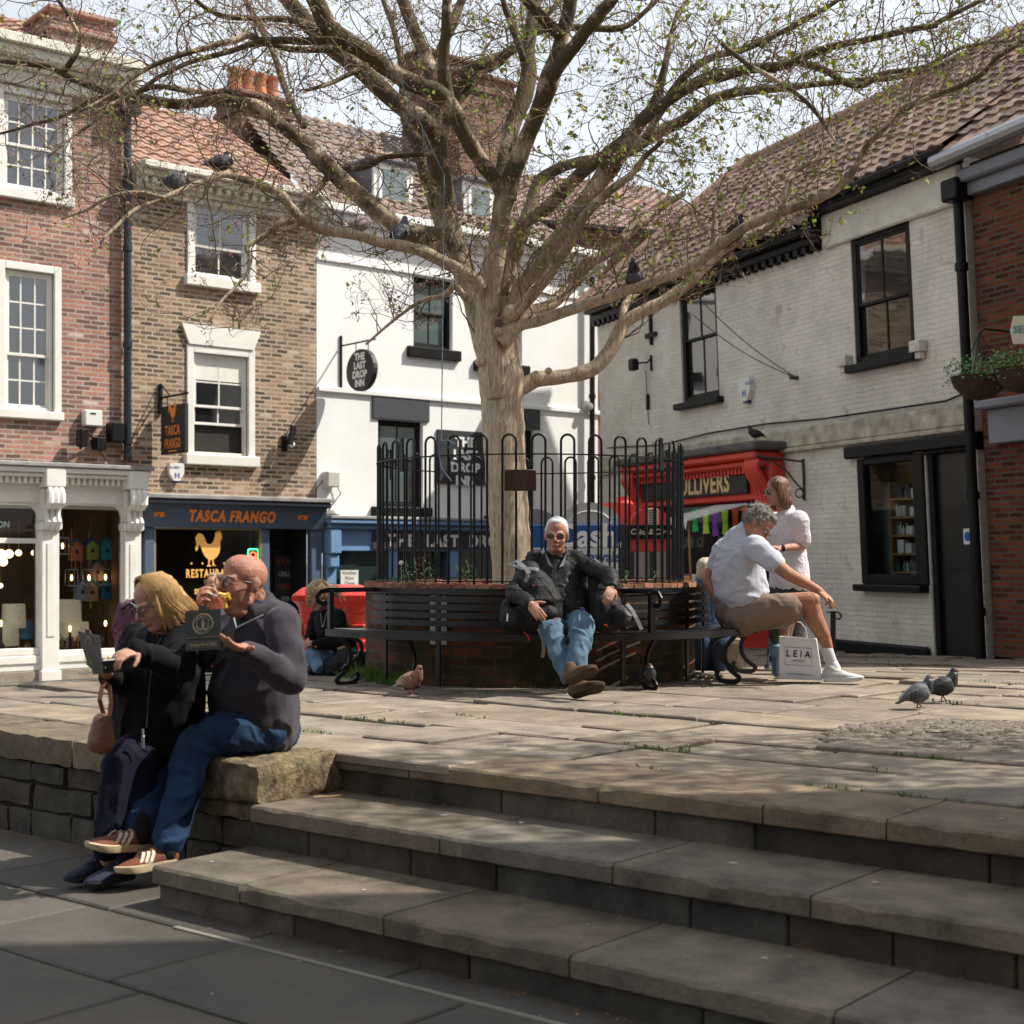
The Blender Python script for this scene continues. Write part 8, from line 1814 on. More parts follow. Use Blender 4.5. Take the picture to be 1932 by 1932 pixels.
wallbox(171,826,191,850,'small_floodlight','small dark floodlight on an arm below the white wall box','floodlight',black_paint,dep=.2,extra=lambda e,a,b,c_,d_:(e.tube([(a,-.1,d_-.02),(a-.14,-.2,d_+.05),(a-.2,-.1,c_)],.02,6),e.box((a-.28,-.3,c_+.02),(a-.16,-.12,d_+.1),.02)))
wallbox(606,890,629,920,'junction_box','grey plastic box with looping cables at the left of the white inn','junction box',mat('grey_plastic',(.5,.49,.44),.5),dep=.2,extra=lambda e,a,b,c_,d_:(e.tube([(a,-.05,c_+.1),(a-.12,-.06,c_-.02),(a-.15,-.02,c_-.35)],.008,5),e.tube([(b,-.05,c_+.1),(b+.1,-.06,c_-.1),(b-.05,-.02,c_-.3),(b-.2,-.02,c_-.55)],.008,5)))
wallbox(613,963,628,977,'security_camera','pale dome camera at the corner of the pub front','camera',mat('grey_plastic'),dep=.25,bev=.05)
ml_=LF.thing('wall_lamp','small black wall lamp on the brown brick right of the lower window','lamp',*[LF.pix(535,825)[0],0,LF.pix(535,825)[1]])
k,z=LF.pix(535,828);mb=MB();mb.box((k-.05,-.05,z-.2),(k+.05,-.003,z+.05),.01);mb.tube([(k,-.04,z-.05),(k+.03,-.2,z-.02)],.02,6);mb.tube([(k-.03,-.25,z-.1),(k+.06,-.2,z+.18)],.05,8);LF.fb(mb,'lamp_body',black_paint,ml_);mb=MB();mb.ball((k+.02,-.22,z-.10),.05,u=8,v=6);LF.fb(mb,'glass_shade',plastic_white,ml_)
# hanging sign of the restaurant: a board at right angles to the wall
hs=LF.thing('hanging_sign','black hanging board with an orange rooster on the brown brick wall','hanging sign',*[LF.pix(312,800)[0],0,LF.pix(312,800)[1]])
kS=LF.pix(308,800,.12)[0];dS=LF.W(kS,.5,0).y;z1=ZC-(764-HY)/F*dS;z0=ZC-(856-HY)/F*dS
mb=MB();mb.box((kS-.03,-.86,z0),(kS+.03,-.10,z1),.006);bd=LF.fb(mb,'board',mat('sign_black',(.018,.017,.02),.6),hs)
mb=MB();mb.tube([(kS,-.0,z1+.14),(kS,-.9,z1+.14)],.016,6);mb.box((kS-.03,-.05,z1-.1),(kS+.03,-.003,z1+.35),.01);mb.tube([(kS,-.03,z1+.35),(kS,-.35,z1+.14)],.010,6)
for y in (-.25,-.75):mb.tube([(kS,y,z1+.14),(kS,y,z1)],.007,5)
LF.fb(mb,'bracket',black_paint,hs)
def sign_text(body,y,z,h,sx=.7):
    p=LF.W(kS-.033,-y,z);text(body,orange_letter,bd,wm(bd).inverted()@face_M(p,LF.n),h,.001,sx,.004,spacing=1.1)
sign_text('TASCA',-.48,(z0+z1)/2-.02,.20);sign_text('FRANGO',-.48,(z0+z1)/2-.21,.20,.58);sign_text('—',-.48,z1-.05,.2,1.2);sign_text('—',-.48,z0+.05,.2,1.2)
mb=MB();pts=[(a*.0052,b*.0052) for a,b in ROOST];q=(z0+z1)/2+.20
vs=[LF.W(kS-.0335,.48+a,q-b) for a,b in pts];mb.poly(vs);mb.build('rooster',orange_letter,bd,world=True)
# oval hanging sign of the inn
hs=LF.thing('hanging_sign','oval black hanging sign with white lettering on the white inn wall','hanging sign',*[LF.pix(650,700)[0],0,LF.pix(650,700)[1]])
kO=LF.pix(652,700,.15)[0];dO=LF.W(kO,.55,0).y;zo=ZC-(699.5-HY)/F*dO;A_=.39;B_=39.5/F*dO;yc=.62
mb=MB();N_=28;vs=[LF.W(kO+s_,yc+A_*math.cos(2*math.pi*i/N_),zo+B_*math.sin(2*math.pi*i/N_)) for s_ in (-.04,.04) for i in range(N_)]
mb.add(vs,[tuple(range(N_)),tuple(range(2*N_-1,N_-1,-1))]+[(i,(i+1)%N_,N_+(i+1)%N_,N_+i) for i in range(N_)]);bd=mb.build('board',mat('sign_black'),hs,world=True)
for i,t_ in enumerate(('THE','LAST','DROP','INN')):text(t_,white_letter,bd,wm(bd).inverted()@face_M(LF.W(kO-.044,yc,zo+.21-i*.14),LF.n),.155,.001,.98,.008)
mb=MB();mb.box((kO-.02,-.03,zo+.03-.3),(kO+.02,-.003,zo+.62),.004);mb.tube([(kO,0,zo+B_+.12),(kO,-1.0,zo+B_+.12)],.014,6)
for y in (-.45,-.8):mb.tube([(kO,y,zo+B_+.12),(kO,y,zo+B_*.85)],.008,5)
LF.fb(mb,'bracket',black_paint,hs)
# square wall sign of the inn
a,b,c_,d_=LF.rect(823,810,916,916);ws=LF.thing('wall_sign','square black board with white capitals on the white inn wall behind the railing','sign',(a+b)/2,.03,c_)
mb=MB();mb.box((a,-.04,c_),(b,-.003,d_),.004);bd=LF.fb(mb,'board',mat('sign_black'),ws)
for i,t_ in enumerate(('THE','LAST','DROP','INN')):text(t_,white_letter,bd,wm(bd).inverted()@face_M(LF.W((a+b)/2+.06,.044,d_-.20-i*.222),LF.v),.225,.001,1.05,.010)
dp=LF.thing('drainpipe','black drainpipe down the right end of the white inn','drainpipe',kC1-.35,.1,0);k=LF.pix(1109,700)[0];mb=MB();mb.tube([(k,-.12,-.8),(k,-.12,2.5),(k,-.12,zCtop-.4)],.05,8)
for z in (.9,2.4,3.9):mb.tube([(k,-.12,z),(k,-.12,z+.08)],.065,8)
LF.fb(mb,'pipe',black_paint,dp);k,z=LF.pix(1104,768);rd=LF.thing('round_wall_lamp','round grey lamp on the string course beside the inn drainpipe','lamp',k,.1,z);mb=MB();mb.lathe([(0,0),(.09,.0),(.11,.04),(.06,.16),(0,.17)],(0,0,0),14,M=Matrix.Translation((k-.02,-.02,z))@Matrix.Rotation(R(90),4,'X'));LF.fb(mb,'shade',grey_metal,rd)
# neon open sign in the restaurant window
nk_=LF.thing('neon_sign','small glowing green and red neon sign in the restaurant window','neon sign',*[LF.pix(477,1048)[0],-.02,LF.pix(477,1048)[1]])
a,b,c_,d_=LF.rect(468,1036,487,1062,-.02);mb=MB();rnd_rect=lambda a,b,c_,d_,r:[(b-r+r*math.cos(t),d_-r+r*math.sin(t)) for t in (0,.8,1.57)]+[(a+r+r*math.cos(t),d_-r+r*math.sin(t)) for t in (1.57,2.4,3.14)]+[(a+r+r*math.cos(t),c_+r+r*math.sin(t)) for t in (3.14,4,4.71)]+[(b-r+r*math.cos(t),c_+r+r*math.sin(t)) for t in (4.71,5.5,6.28)]
mb.tube([(x,.02,z) for x,z in rnd_rect(a,b,c_,d_,.03)],.010,6,closed=True);LF.fb(mb,'green_tube',mat('neon_green',(.0,.2,.05),.5,emit=(.05,1,.25),estr=4),nk_)
mb=MB();mb.tube([(x,.02,z) for x,z in rnd_rect(a+.045,b-.045,c_+.07,d_-.05,.02)],.010,6,closed=True);LF.fb(mb,'red_tube',mat('neon_red',(.3,.02,.02),.5,emit=(1,.09,.04),estr=4),nk_)
mb=MB()
for x in (a+.03,b-.03):mb.tube([(x,.02,d_),(x,.02,z_p0)],.003,4)
LF.fb(mb,'hanging_wire',grey_metal,nk_)

# ------------------------------------------------------------------ lamps and bird houses in the lamp shop window
def LK(x,y,inn):k,z=LF.pix(x,y,-inn);return Vector((k,inn,z))
warm=mat('warm_bulb',(1,.6,.25),.5,emit=(1,.55,.20),estr=7);shade_w=mat('fabric_shade',(.5,.45,.36),.8,emit=(.5,.42,.28),estr=.18,var=.3,vscale=40)
brass=mat('brass',(.35,.22,.08),.35,metal=.7);bead=mat('ceramic_pale',(.45,.47,.45),.4)
def globe(x,y,r,lab):
    p=LK(x,y,.45);t=LF.thing('pendant_lamp',lab,'lamp',p.x,-.45,p.z,group='glowing globe lamps in the left shop window');mb=MB();mb.ball(tuple(p),r,u=14,v=10);LF.fb(mb,'globe',mat('globe_lit',(1,.8,.5),.4,emit=(1,.72,.36),estr=2.2),t,smooth=180);mb=MB();mb.tube([tuple(p+V(0,0,r)),tuple(p+V(0,0,.5))],.006,5);LF.fb(mb,'flex',brass,t)
for i,(x,y,r) in enumerate(((2,1045,.065),(17,1045,.062),(35,1043,.045),(64,1043,.04),(6,1060,.062),(1,1105,.035))):globe(x,y,r,['globe lamp at the very left edge of the lamp shop window','globe lamp second from the left in the upper row','smaller globe lamp in the middle of the upper row','small globe lamp nearest the first pilaster','round globe lamp hanging just below the upper row','small lamp glowing low at the left window edge'][i])
for i,(x,y) in enumerate(((135,1090),(168,1090),(199,1089),(118,1030))):
    p=LK(x,y,.35);t=LF.thing('lantern',['hanging glass lantern left of the row of three beside the pilaster','middle hanging glass lantern of the row','right hanging glass lantern of the row','single glass lantern hanging above the others by the pilaster'][i],'lantern',p.x,-.35,p.z,group='lit glass lanterns in the shop window')
    mb=MB();s_=.07
    for dx in (-s_,s_):
        for dy in (-s_,s_):mb.tube([tuple(p+V(dx,dy,-.11)),tuple(p+V(dx*.9,dy*.9,.11))],.005,4)
    mb.box(tuple(p+V(-s_,-s_,.11)),tuple(p+V(s_,s_,.125)));mb.box(tuple(p+V(-s_,-s_,-.125)),tuple(p+V(s_,s_,-.11)));mb.tube([tuple(p+V(0,0,.12)),tuple(p+V(0,0,.7))],.004,4);LF.fb(mb,'lantern_frame',grey_metal,t);mb=MB();mb.ball(tuple(p),(.018,.018,.045),u=8,v=6);LF.fb(mb,'bulb',warm,t)
bc=[((.35,.10,.03),142,1040),((.22,.30,.03),172,1038),((.03,.35,.40),199,1038),((.34,.20,.19),182,1078),((.20,.24,.36),153,1115),((.34,.22,.12),171,1116),((.02,.16,.32),199,1112)]
names_=['orange','lime green','turquoise','dusty pink','pale violet','sand coloured','deep blue']
for i,(c_,x,y) in enumerate(bc):
    p=LK(x,y,.5);t=LF.thing('bird_house',names_[i]+' wooden bird house hanging in the lamp shop window','bird house',p.x,-.5,p.z,group='bird houses in the shop window');mm_=mat('bird_house_%d'%i,c_,.6,var=.1)
    mb=MB();mb.prism([(p.x-.085,p.z-.14),(p.x+.085,p.z-.14),(p.x+.095,p.z+.06),(p.x,p.z+.15),(p.x-.095,p.z+.06)],.44,.56);bo=LF.fb(mb,'house_box',mm_,t);mb=MB();mb.prism([(p.x-.12,p.z+.05),(p.x,p.z+.17),(p.x+.12,p.z+.05),(p.x+.12,p.z+.07),(p.x,p.z+.195),(p.x-.12,p.z+.07)],.43,.57);LF.fb(mb,'roof',mat('bird_roof_%d'%(i%3),[(.05,.10,.14),(.03,.05,.2),(.03,.3,.35)][i%3],.6),t);mb=MB();mb.ball((p.x,.438,p.z-.01),.028,u=10,v=6);LF.fb(mb,'entrance_hole',dark_int,bo);mb=MB();mb.tube([(p.x,.5,p.z-.14),(p.x,.5,p.z-.25)],.012,5);mb.tube([(p.x,.5,p.z+.17),(p.x,.5,p.z+.5)],.004,4);LF.fb(mb,'cord_tassel',mm_,t)
lamps=[(26,1162,.17,.17,'wide patterned drum shade lamp in the left shop window'),(13,1198,.17,.15,'pale drum shade lamp low at the left window edge'),(50,1188,.15,.13,'blue pleated shade lamp next to the drum shades'),(125,1152,.22,.16,'dim patterned drum shade beside the pilaster'),(140,1190,.22,.13,'white drum shade lamp on the right window floor')]
for i,(x,y,rw,h,lab) in enumerate(lamps):
    p=LK(x,y,.6);t=LF.thing('table_lamp',lab,'table lamp',p.x,-.6,p.z-.4,group='table lamps in the lamp shop');m_=mat('blue_pleated',(.05,.14,.26),.7,var=.3,vscale=30) if i==2 else shade_w
    mb=MB();mb.lathe([(rw*.75 if i != 2 else rw*.5,h),(rw,-h)] if i in (2,) else [(rw*.92,h),(rw,-h)],tuple(p),20);LF.fb(mb,'lamp_shade',m_,t,smooth=60);mb=MB();mb.lathe([(0,-h-.28),(.08,-h-.28),(.10,-h-.2),(.05,-h-.08),(.015,-h),(.012,0),(0,0)],tuple(p),14);LF.fb(mb,'base',bead if i%2 else brass,t,smooth=60)
for i,(x,y) in enumerate(((132,1186),(199,1176),(2,1176))):
    p=LK(x,y,.3);t=LF.thing('candle_lamp',['small flame bulb lamp on the window floor beside the white shade','small flame bulb lamp at the right end of the window','flame bulb lamp at the far left window edge'][i],'lamp',p.x,-.3,p.z-.2,group='flame bulb lamps');mb=MB();mb.ball(tuple(p),(.02,.02,.045),u=8,v=6);LF.fb(mb,'bulb',warm,t);mb=MB();mb.lathe([(0,-.32),(.06,-.32),(.02,-.26),(.018,-.05),(0,-.05)],tuple(p),10);LF.fb(mb,'stem',mat('dark_stem',(.03,.02,.02),.5),t)
p=LK(4,990,.02);nbt=LF.thing('window_sign','small black window sign at the left edge reading N','sign',p.x,0,p.z);mb=MB();mb.box((p.x-.35,.03,p.z-.07),(p.x+.07,.045,p.z+.07));q=LF.fb(mb,'board',mat('sign_black'),nbt);text('LONDON',white_letter,q,wm(q).inverted()@face_M(LF.W(p.x-.13,-.027,p.z),LF.v),.12,.001,.9)
# clutter on the display floor
rb=random.Random(3)
for i in range(9):
    x=118+i*9.5;p=LK(x,1212,.35);t=LF.thing('ornament','small ornament on the lamp shop window floor, %s'%['beside the pilaster','second from the pilaster','third from the pilaster','fourth from the pilaster','in the middle of the row','just right of the middle','near the white lamp','second from the right end','at the right end'][i],'ornament',p.x,-.35,p.z-.1,group='ornaments on the window floor');r=rb.uniform(.03,.05);mb=MB();mb.lathe([(0,-.10),(r,-.10),(r*1.2,-.05),(r*.6,0),(r*.8,rb.uniform(.02,.08)),(0,rb.uniform(.08,.12))],tuple(p),10);LF.fb(mb,'ornament_body',[brass,bead,mat('glass_pink',(.4,.15,.12),.2)][i%3],t,smooth=60)

# ------------------------------------------------------------------ hanging flower baskets at the right edge
for i,(x,y,dd,w_) in enumerate(((1848,720,15.3,.30),(1925,705,14.8,.26))):
    c_=at(x,y,dd);t=thing('hanging_basket',['dark hanging basket of trailing green leaves between the white and red brick houses','leafy hanging basket at the right edge below the cream sign'][i],'hanging basket',c_,group='hanging baskets')
    mb=MB();mb.lathe([(0,-.20),(w_*.5,-.17),(w_*.85,-.06),(w_,.05),(w_*.95,.05),(0,-.02)],c_,20);mb.build('basket',mat('coir',(.05,.03,.018),.9,bump=.8,bscale=40,var=.4),t,world=True,smooth=60)
    mb=MB();rr=random.Random(i+60)
    for q in range(620):
        a=rr.uniform(0,6.28);rad_=w_*math.sqrt(rr.random())*1.25;p=c_+V(math.cos(a)*rad_,math.sin(a)*rad_,.05+rr.uniform(-.02,.20)-max(0,rad_-w_)*rr.uniform(0,3));d_=V(rr.gauss(0,1),rr.gauss(0,1),rr.gauss(.3,.8)).normalized();s_=rr.uniform(.02,.038);w=d_.orthogonal().normalized()*s_*.4;b_=rr.uniform(.5,1.5);mb.add([p,p+d_*s_*.5+w,p+d_*s_,p+d_*s_*.5-w],[(0,1,2,3)],(b_,b_,b_))
    mb.build('foliage',mat('basket_leaf',(.10,.24,.07),.6,tint=True),t,world=True,tint=True)
    mb=MB()
    for a in (0,2.1,4.2):mb.tube([c_+V(math.cos(a)*w_,math.sin(a)*w_,.05),c_+V(0,0,.5)],.005,4)
    mb.tube([c_+V(0,0,.5),c_+V(.05,.0,.55),c_+V(.5,.25,.55)],.010,5);mb.build('chain_bracket',iron,t,world=True)

# ------------------------------------------------------------------ pigeons
pg_grey=mat('pigeon_grey',(.10,.102,.11),.7,bump=.3,bscale=60,var=.3,vscale=30);pg_dark=mat('pigeon_dark',(.014,.014,.017),.6,bump=.3,bscale=60,var=.4,vscale=30);pg_brown=mat('pigeon_brown',(.20,.095,.07),.75,bump=.3,bscale=60,var=.5,vscale=30);pg_pale=mat('pigeon_pale',(.38,.30,.27),.75,bump=.3,bscale=60,var=.3,vscale=30)
pg_neck=mat('pigeon_neck',(.018,.022,.022),.35,var=.4,vscale=40);pink_foot=mat('pigeon_foot',(.28,.07,.055),.6);beak_m=mat('beak',(.05,.045,.045),.5);cere_m=mat('cere',(.5,.48,.46),.7);eye_o=mat('pigeon_eye',(.4,.08,.02),.3);bar_m=mat('wing_bar',(.02,.02,.024),.7);wht=mat('pigeon_white',(.55,.53,.5),.8)
def pigeon(lab,p,yaw,col,neck=pg_neck,pose='stand',s=1.0,white_tail=False,bars=True,wing=None):
    s *= .84;t=thing('pigeon',lab,'pigeon',p,group='pigeons around the tree and terrace');M=Matrix.Translation(Vector(p))@Matrix.Rotation(yaw,4,'Z')@Matrix.Scale(s,4)  # forward = +x
    perch=pose in ('perch','fluff');P=lambda*a:M@Vector(a)
    h0=.040 if perch else .058;mb=MB()
    tilt={'stand':.25,'perch':.65,'fluff':.25,'peck':-.25,'walk':.35}[pose]
    c_,s2=math.cos(tilt),math.sin(tilt);B=lambda x,z,y=0:P(x*c_-z*s2,y,h0+.045+x*s2+z*c_)
    side_v=M.to_3x3()@Vector((0,1,0))
    loft(mb,[(B(-.08,.0),.032,.024),(B(-.045,.0),.054,.048),(B(0,.0),.067,.063),(B(.04,.004),.062,.060),(B(.068,.014),.042,.042)],side_v,16)
    if pose=='fluff':hd=B(.085,.058)
    elif pose=='peck':hd=B(.13,-.035)
    else:hd=B(.075,.014)+(M.to_3x3()@Vector((.018,0,.072)))
    hf=M.to_3x3()@Vector((1,0,-.05 if pose != 'peck' else-1));hf.normalize()
    cap(mb,[B(.06,.012),(B(.075,.014)+hd)/2+hf*.003,hd],[.050*s,.034*s,.023*s]);ell(mb,hd+hf*.006*s,(.0245*s,.021*s,.0225*s),M.to_3x3().normalized().to_4x4())
    body=blob(mb,'body',col,t,.0045,3)
    nb_=MB();cap(nb_,[B(.070,.012),(B(.075,.014)+hd)/2+hf*.003],[.0505*s,.0365*s]);nb_.build('neck_sheen',neck,body,world=True,smooth=180)
    for q in (-1,1):
        w=MB();loft(w,[(B(.05,.012,q*.052),.008,.030),(B(0,.012,q*.062),.009,.040),(B(-.06,.010,q*.052),.007,.030),(B(-.135,.008,q*.020),.004,.012)],M.to_3x3()@Vector((0,1,0)),10);wo=w.build('wing',wing or col,t,world=True,smooth=180)
        if bars:
            w=MB()
            for xb in (-.035,-.07):w.tube([B(xb,.040,q*.060),B(xb-.012,.012,q*(.073 if xb>-.05 else .062)),B(xb-.03,-.015,q*.060)],.0065*s,5)
            w.build('wing_bar',bar_m,wo,world=True)
    w=MB();loft(w,[(B(-.07,.0),.026,.012),(B(-.13,-.004),.026,.006),(B(-.175,-.008),.030,.004)],side_v,10);w.build('tail',wht if white_tail else (pg_dark if col != pg_brown else pg_pale),t,world=True,smooth=180)
    w=MB();w.tube([hd+hf*.022*s,hd+hf*.032*s-V(0,0,.001),hd+hf*.043*s-V(0,0,.006*s)],[.0055*s,.0038*s,.0012*s],6);w.build('beak',beak_m,body,world=True,smooth=180)
    w=MB();w.ball(hd+hf*.024*s+V(0,0,.004*s),.0045*s,u=6,v=5);w.build('cere',cere_m,body,world=True);w=MB()
    for q in (-1,1):w.ball(hd+hf*.010*s+side_v.normalized()*q*.0205*s+V(0,0,.003),.0042*s,u=6,v=5)
    w.build('eyes',eye_o,body,world=True)
    for q in (-1,1):
        w=MB();fx=(.03*q if pose=='walk' else .0);hip=B(-.01,-.04,q*.022);ft=P(.01+fx,q*.024,.004) if not perch else P(.012,q*.02,.006);w.tube([hip,(hip+ft)/2+(M.to_3x3()@Vector((-.006,0,0))),ft],[.012*s,.005*s,.004*s],6)
        for a in (-.5,0,.5,math.pi):w.tube([ft,ft+(M.to_3x3()@Vector((math.cos(a)*.028,math.sin(a)*.028,-.002 if not perch else-.008)))],[.0035*s,.002*s],5)
        w.build('foot',pink_foot,t,world=True,smooth=180)
    return t
def gpt(x,y,H=.93):d_=H*F/(y-HY);return V((x-CX)/F*d_,d_,ground_z(0,d_)+.004)
q=gpt(775,1310);pigeon('brown and white pigeon standing on the flags before the left bench leg',q,R(-38),pg_brown,neck=pg_brown,white_tail=True,bars=False,wing=mat('pigeon_mottled',(.34,.22,.17),.8,var=.8,vscale=40),s=1.05)
q=gpt(1218,1302);pigeon('dark round pigeon hunched on the flags right of the brown boots',q,R(-75),pg_dark,pose='fluff',bars=False,s=1.25)
q=gpt(1732,1337);pigeon('grey pigeon with two black wing bars walking at the front right',q,R(12),pg_grey,pose='walk',s=1.05)
q=gpt(1778,1325);pigeon('plain dark pigeon walking just behind the barred grey one',q,R(8),pg_dark,pose='walk',bars=False,s=1.12)
pigeon('dark speckled pigeon preening highest on the left branch',at(415,330,10.9),R(55),mat('pigeon_speckled',(.045,.045,.055),.7,var=.9,vscale=45),pose='fluff',s=1.25,bars=False)
pigeon('crouching grey pigeon further left on the same branch, below the speckled one',at(330,362,10.6),R(35),pg_grey,pose='fluff',s=1.1,white_tail=True)
pigeon('pale pinkish pigeon asleep on the branch left of the trunk',at(678,441,11.35),R(40),pg_pale,neck=pg_pale,pose='fluff',s=1.1,bars=False,white_tail=True)
pigeon('grey pigeon with purple neck seen from behind, next to the pale sleeping one',at(757,458,11.5),R(70),pg_grey,neck=mat('pigeon_violet',(.14,.06,.14),.4),pose='perch',s=1.15)
pigeon('grey pigeon facing out from the low right branch above the bench',at(1197,542,11.6),R(-100),pg_grey,pose='perch',s=1.15)
pigeon('dark pigeon in shade further out on the right branches',at(1388,458,11.5),R(-60),pg_dark,pose='perch',s=1.1,bars=False)
kq,_=RF.pix(1426,852,.45);pigeon('dark pigeon on the lead flat over the red shop front',RF.W(kq,.45,RF.pix(1462,848,.38)[1]+.145),R(190),pg_dark,pose='stand',s=1.1,bars=False)

# patch of worn cobbles let into the flags at the right
cbm=mat('cobble_patch',(.17,.14,.108),.9,bump=.9,bscale=26,var=.5,vscale=20,tint=True);cbp=[gpt(1540,1392),gpt(1600,1368),gpt(1760,1358),gpt(2040,1366),gpt(2060,1400),gpt(1900,1425),gpt(1700,1418),gpt(1580,1408)];mb=MB();rc=random.Random(2)
for i in range(2600):
    p=V(rc.uniform(1.2,3.6),rc.uniform(6.6,8.6),0);ins=True
    for a,b in zip(cbp,cbp[1:]+cbp[:1]):
        if side(a,b,p)>0:ins=not ins if False else False;break
    if not ins:continue
    r=rc.uniform(.026,.045);b_=rc.uniform(.85,1.1);n_=7;top=[];rim=[]
    for k in range(n_):a=k*6.283/n_;q=rc.uniform(.8,1.15);top.append(p+V(math.cos(a)*r*.6*q,math.sin(a)*r*.5*q,.0085+rc.uniform(0,.003)));rim.append(p+V(math.cos(a)*r*q,math.sin(a)*r*.8*q,.002))
    mb.add(top+rim,[tuple(range(n_))]+[(k,(k+1)%n_,n_+(k+1)%n_,n_+k) for k in range(n_)],(b_,b_,b_))
if mb.v:tag(mb.build('cobble_patch',cbm,tint=True),'rough patch of small worn cobbles set into the flags at the right','cobbles',kind='stuff')
# ------------------------------------------------------------------ weeds, grass in the joints, litter
rg=random.Random(19);gm=MB()
def tuft(p,n_,h,sp):
    for _ in range(n_):
        a=p+V(rg.gauss(0,sp),rg.gauss(0,sp),0);t=V(rg.gauss(0,.35),rg.gauss(0,.35),1).normalized()*h*rg.uniform(.5,1.2);w=V(rg.gauss(0,1),rg.gauss(0,1),0).normalized()*.0022;b=rg.uniform(.6,1.4);gm.add([a-w,a+w,a+t*.6+w*.7+V(rg.gauss(0,.004),0,0),a+t],[(0,1,2),(0,2,3)],(b*rg.uniform(.8,1.3),b,b*.8))
for r0,r1 in rows:
    if r0>16:break
    t=-8
    while t<8:
        t+=rg.expovariate(1.1)
        L_=rg.uniform(.05,.45)
        if noise.noise(V(t*.7,r0*.9,3))<-.05:continue
        for i in range(int(L_*26)):u=t+rg.uniform(0,L_);p=tn(u,r0+rg.gauss(0,.006));tuft(V(p.x,p.y,ground_z(p.x,p.y)-.012),5,.034,.010)
for i in range(130):a=R(rg.uniform(-175,-128));rad_=RP+rg.uniform(.0,.22);p=PC+V(rad_*math.cos(a),rad_*math.sin(a),0);tuft(V(p.x,p.y,-.005),7,.12 if rad_<RP+.12 else .06,.015)
for i in range(60):a=R(rg.uniform(-120,0));p=PC+V((RP+.02)*math.cos(a),(RP+.02)*math.sin(a),0);tuft(V(p.x,p.y,-.01),3,.03,.01)
for i in range(70):p=LF.W(rg.uniform(kA0+2,0),rg.uniform(.3,.5),0);tuft(V(p.x,p.y,-.84),8,.06,.04)
g_=gm.build('grass',mat('joint_grass',(.085,.17,.03),.8,tint=True),tint=True);tag(g_,'green grass and moss sprouting in the joints between the flags','grass',kind='stuff')
wd=thing('planter_weeds','tall green weeds growing in the planter behind the railing','weeds',PC+V(-.7,-.9,.7))
wm_=MB();rw=random.Random(8)
for (x,y,hpx) in ((768,1100,42),(780,1100,50),(800,1100,55),(812,1100,34),(760,1100,30),(868,1098,34),(880,1098,44),(892,1098,32),(874,1098,26),(1185,1095,20),(1236,1095,18),(745,1100,20)):
    b0=at(x,y,10.85);H_=hpx/F*10.85;lean=V(rw.gauss(0,.12),rw.gauss(0,.1),1)
    pts=[b0+lean*H_*f+V(.02*math.sin(f*4+x),0,0) for f in (0,.35,.7,1)];wm_.tube(pts,[.004,.0035,.003,.0015],5)
    for k in range(9):
        f=.12+k*.095;p=b0+lean*H_*f;a=k*2.4;d_=V(math.cos(a),math.sin(a),.5).normalized();L_=H_*.42*(1.1-f*.6);w=d_.cross(UPZ).normalized()*L_*.11;wm_.add([p,p+d_*L_*.45+w+V(0,0,.01),p+d_*L_-V(0,0,L_*.25),p+d_*L_*.45-w+V(0,0,.01)],[(0,1,2,3)])
wm_.build('stems_and_leaves',mat('weed_green',(.10,.20,.045),.6),wd,world=True)
mb=MB();p=at(757,1062,10.85);mb.ball(p,.018,u=10,v=8);mb.tube([p,at(757,1100,10.85)],.002,4);mb.build('dandelion_clock',mat('seed_head',(.6,.6,.56),.95),wd,world=True)
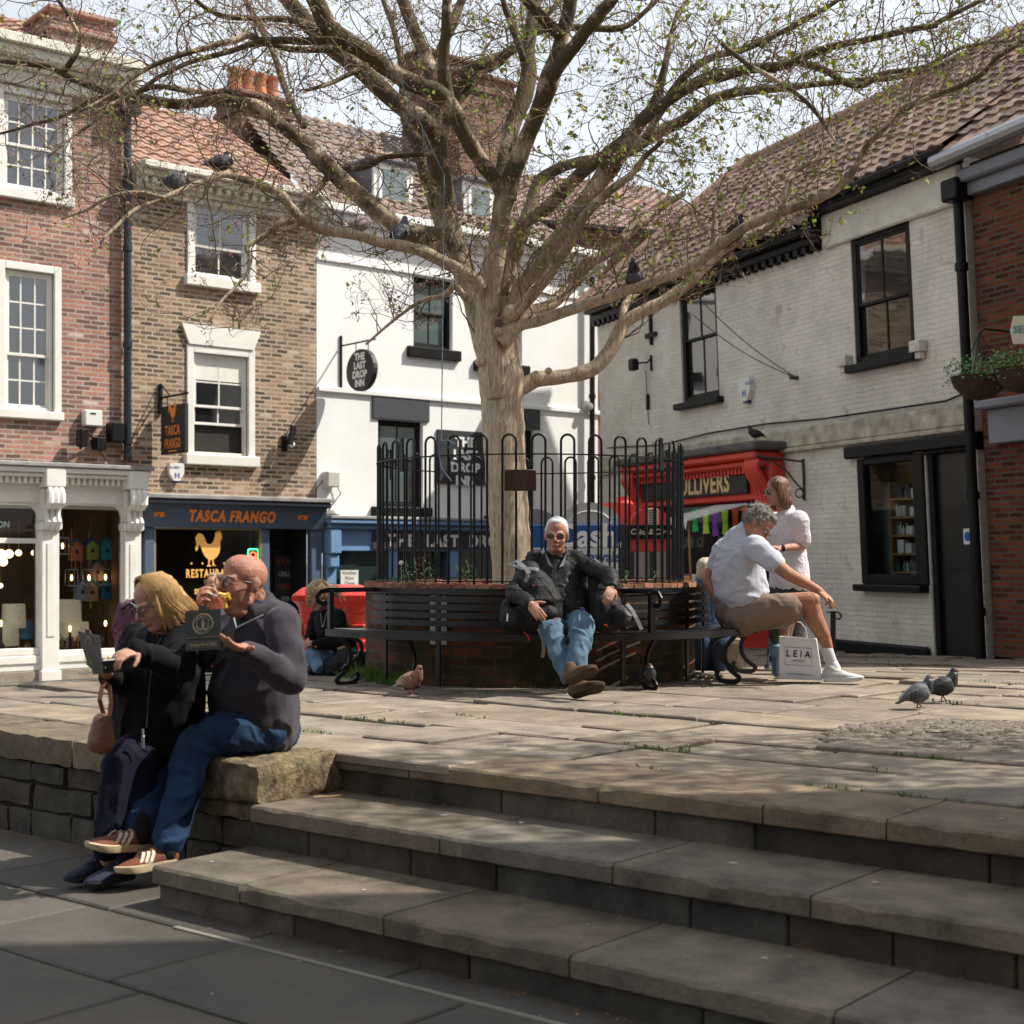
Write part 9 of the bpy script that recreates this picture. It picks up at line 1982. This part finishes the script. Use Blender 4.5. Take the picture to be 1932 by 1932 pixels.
# droppings, crumbs and dry leaves
lm_=MB();rl=random.Random(44)
for i in range(400):
    if i<330:t,n_=rl.uniform(-5,5),rl.uniform(4.95,12);p=tn(t,n_);p.z=ground_z(p.x,p.y)+.0075
    elif i<352:p=tn(rl.uniform(-5,4),rl.uniform(4.42,4.86),-.178)
    elif i<372:p=tn(rl.uniform(-5,4),rl.uniform(3.9,4.35),-.368)
    else:p=tn(rl.uniform(-8,2),rl.uniform(.5,3.7),LOW+.003)
    r=rl.choice([.004,.005,.006,.008,.012]);n2=7;ph=rl.uniform(0,6);lm_.add([p+V(r*rl.uniform(.6,1.3)*math.cos(ph+k*6.283/n2)*1.4,r*rl.uniform(.6,1.3)*math.sin(ph+k*6.283/n2),0) for k in range(n2)],[tuple(range(n2))])
tag(lm_.build('droppings',mat('droppings',(.42,.40,.37),.9,var=.3)),'small pale bird droppings and gum spots scattered over the paving','droppings',kind='stuff')
lm_=MB()
for i in range(1500):
    k=rl.random()
    if k<.3:p=tn(rl.uniform(-5,5),3.855-abs(rl.gauss(0,.03)),LOW+.006)
    elif k<.5:p=tn(rl.uniform(-5,5),4.385-abs(rl.gauss(0,.03)),-.366)
    elif k<.62:p=tn(rl.uniform(-5,5),4.915-abs(rl.gauss(0,.02)),-.175)
    elif k<.82:p=tn(rl.uniform(-11,-5.1),4.40-abs(rl.gauss(0,.10)),LOW+.006)
    else:a=R(rl.uniform(-150,-10));r_=RP+abs(rl.gauss(0,.4))+.02;p=PC+V(r_*math.cos(a),r_*math.sin(a),.008)
    d_=V(rl.gauss(0,1),rl.gauss(0,1),rl.gauss(0,.15)).normalized();L_=rl.uniform(.006,.022);w=d_.cross(UPZ).normalized()*L_*rl.uniform(.1,.3);b=rl.uniform(.5,1.6);lm_.add([p-d_*L_*.5,p+w,p+d_*L_*.5,p-w],[(0,1,2,3)],(b,b,b))
tag(lm_.build('leaf_litter',mat('dry_litter',(.34,.15,.045),.9,tint=True),tint=True),'brown dry leaf litter gathered under the steps and the wall','leaf litter',kind='stuff')
st_=thing('wooden_stirrer','pale wooden stirrer lying on the top tread beside the corner block','stirrer',tn(-5.0,4.75,-.178));mb=MB();p=tn(-4.98,4.72,-.175);mb.box((-.07,-.007,0),(.07,.007,.004),.001,M=Matrix.Translation(p)@Matrix.Rotation(R(25),4,'Z'));mb.build('stirrer',mat('birch'),st_,world=True)
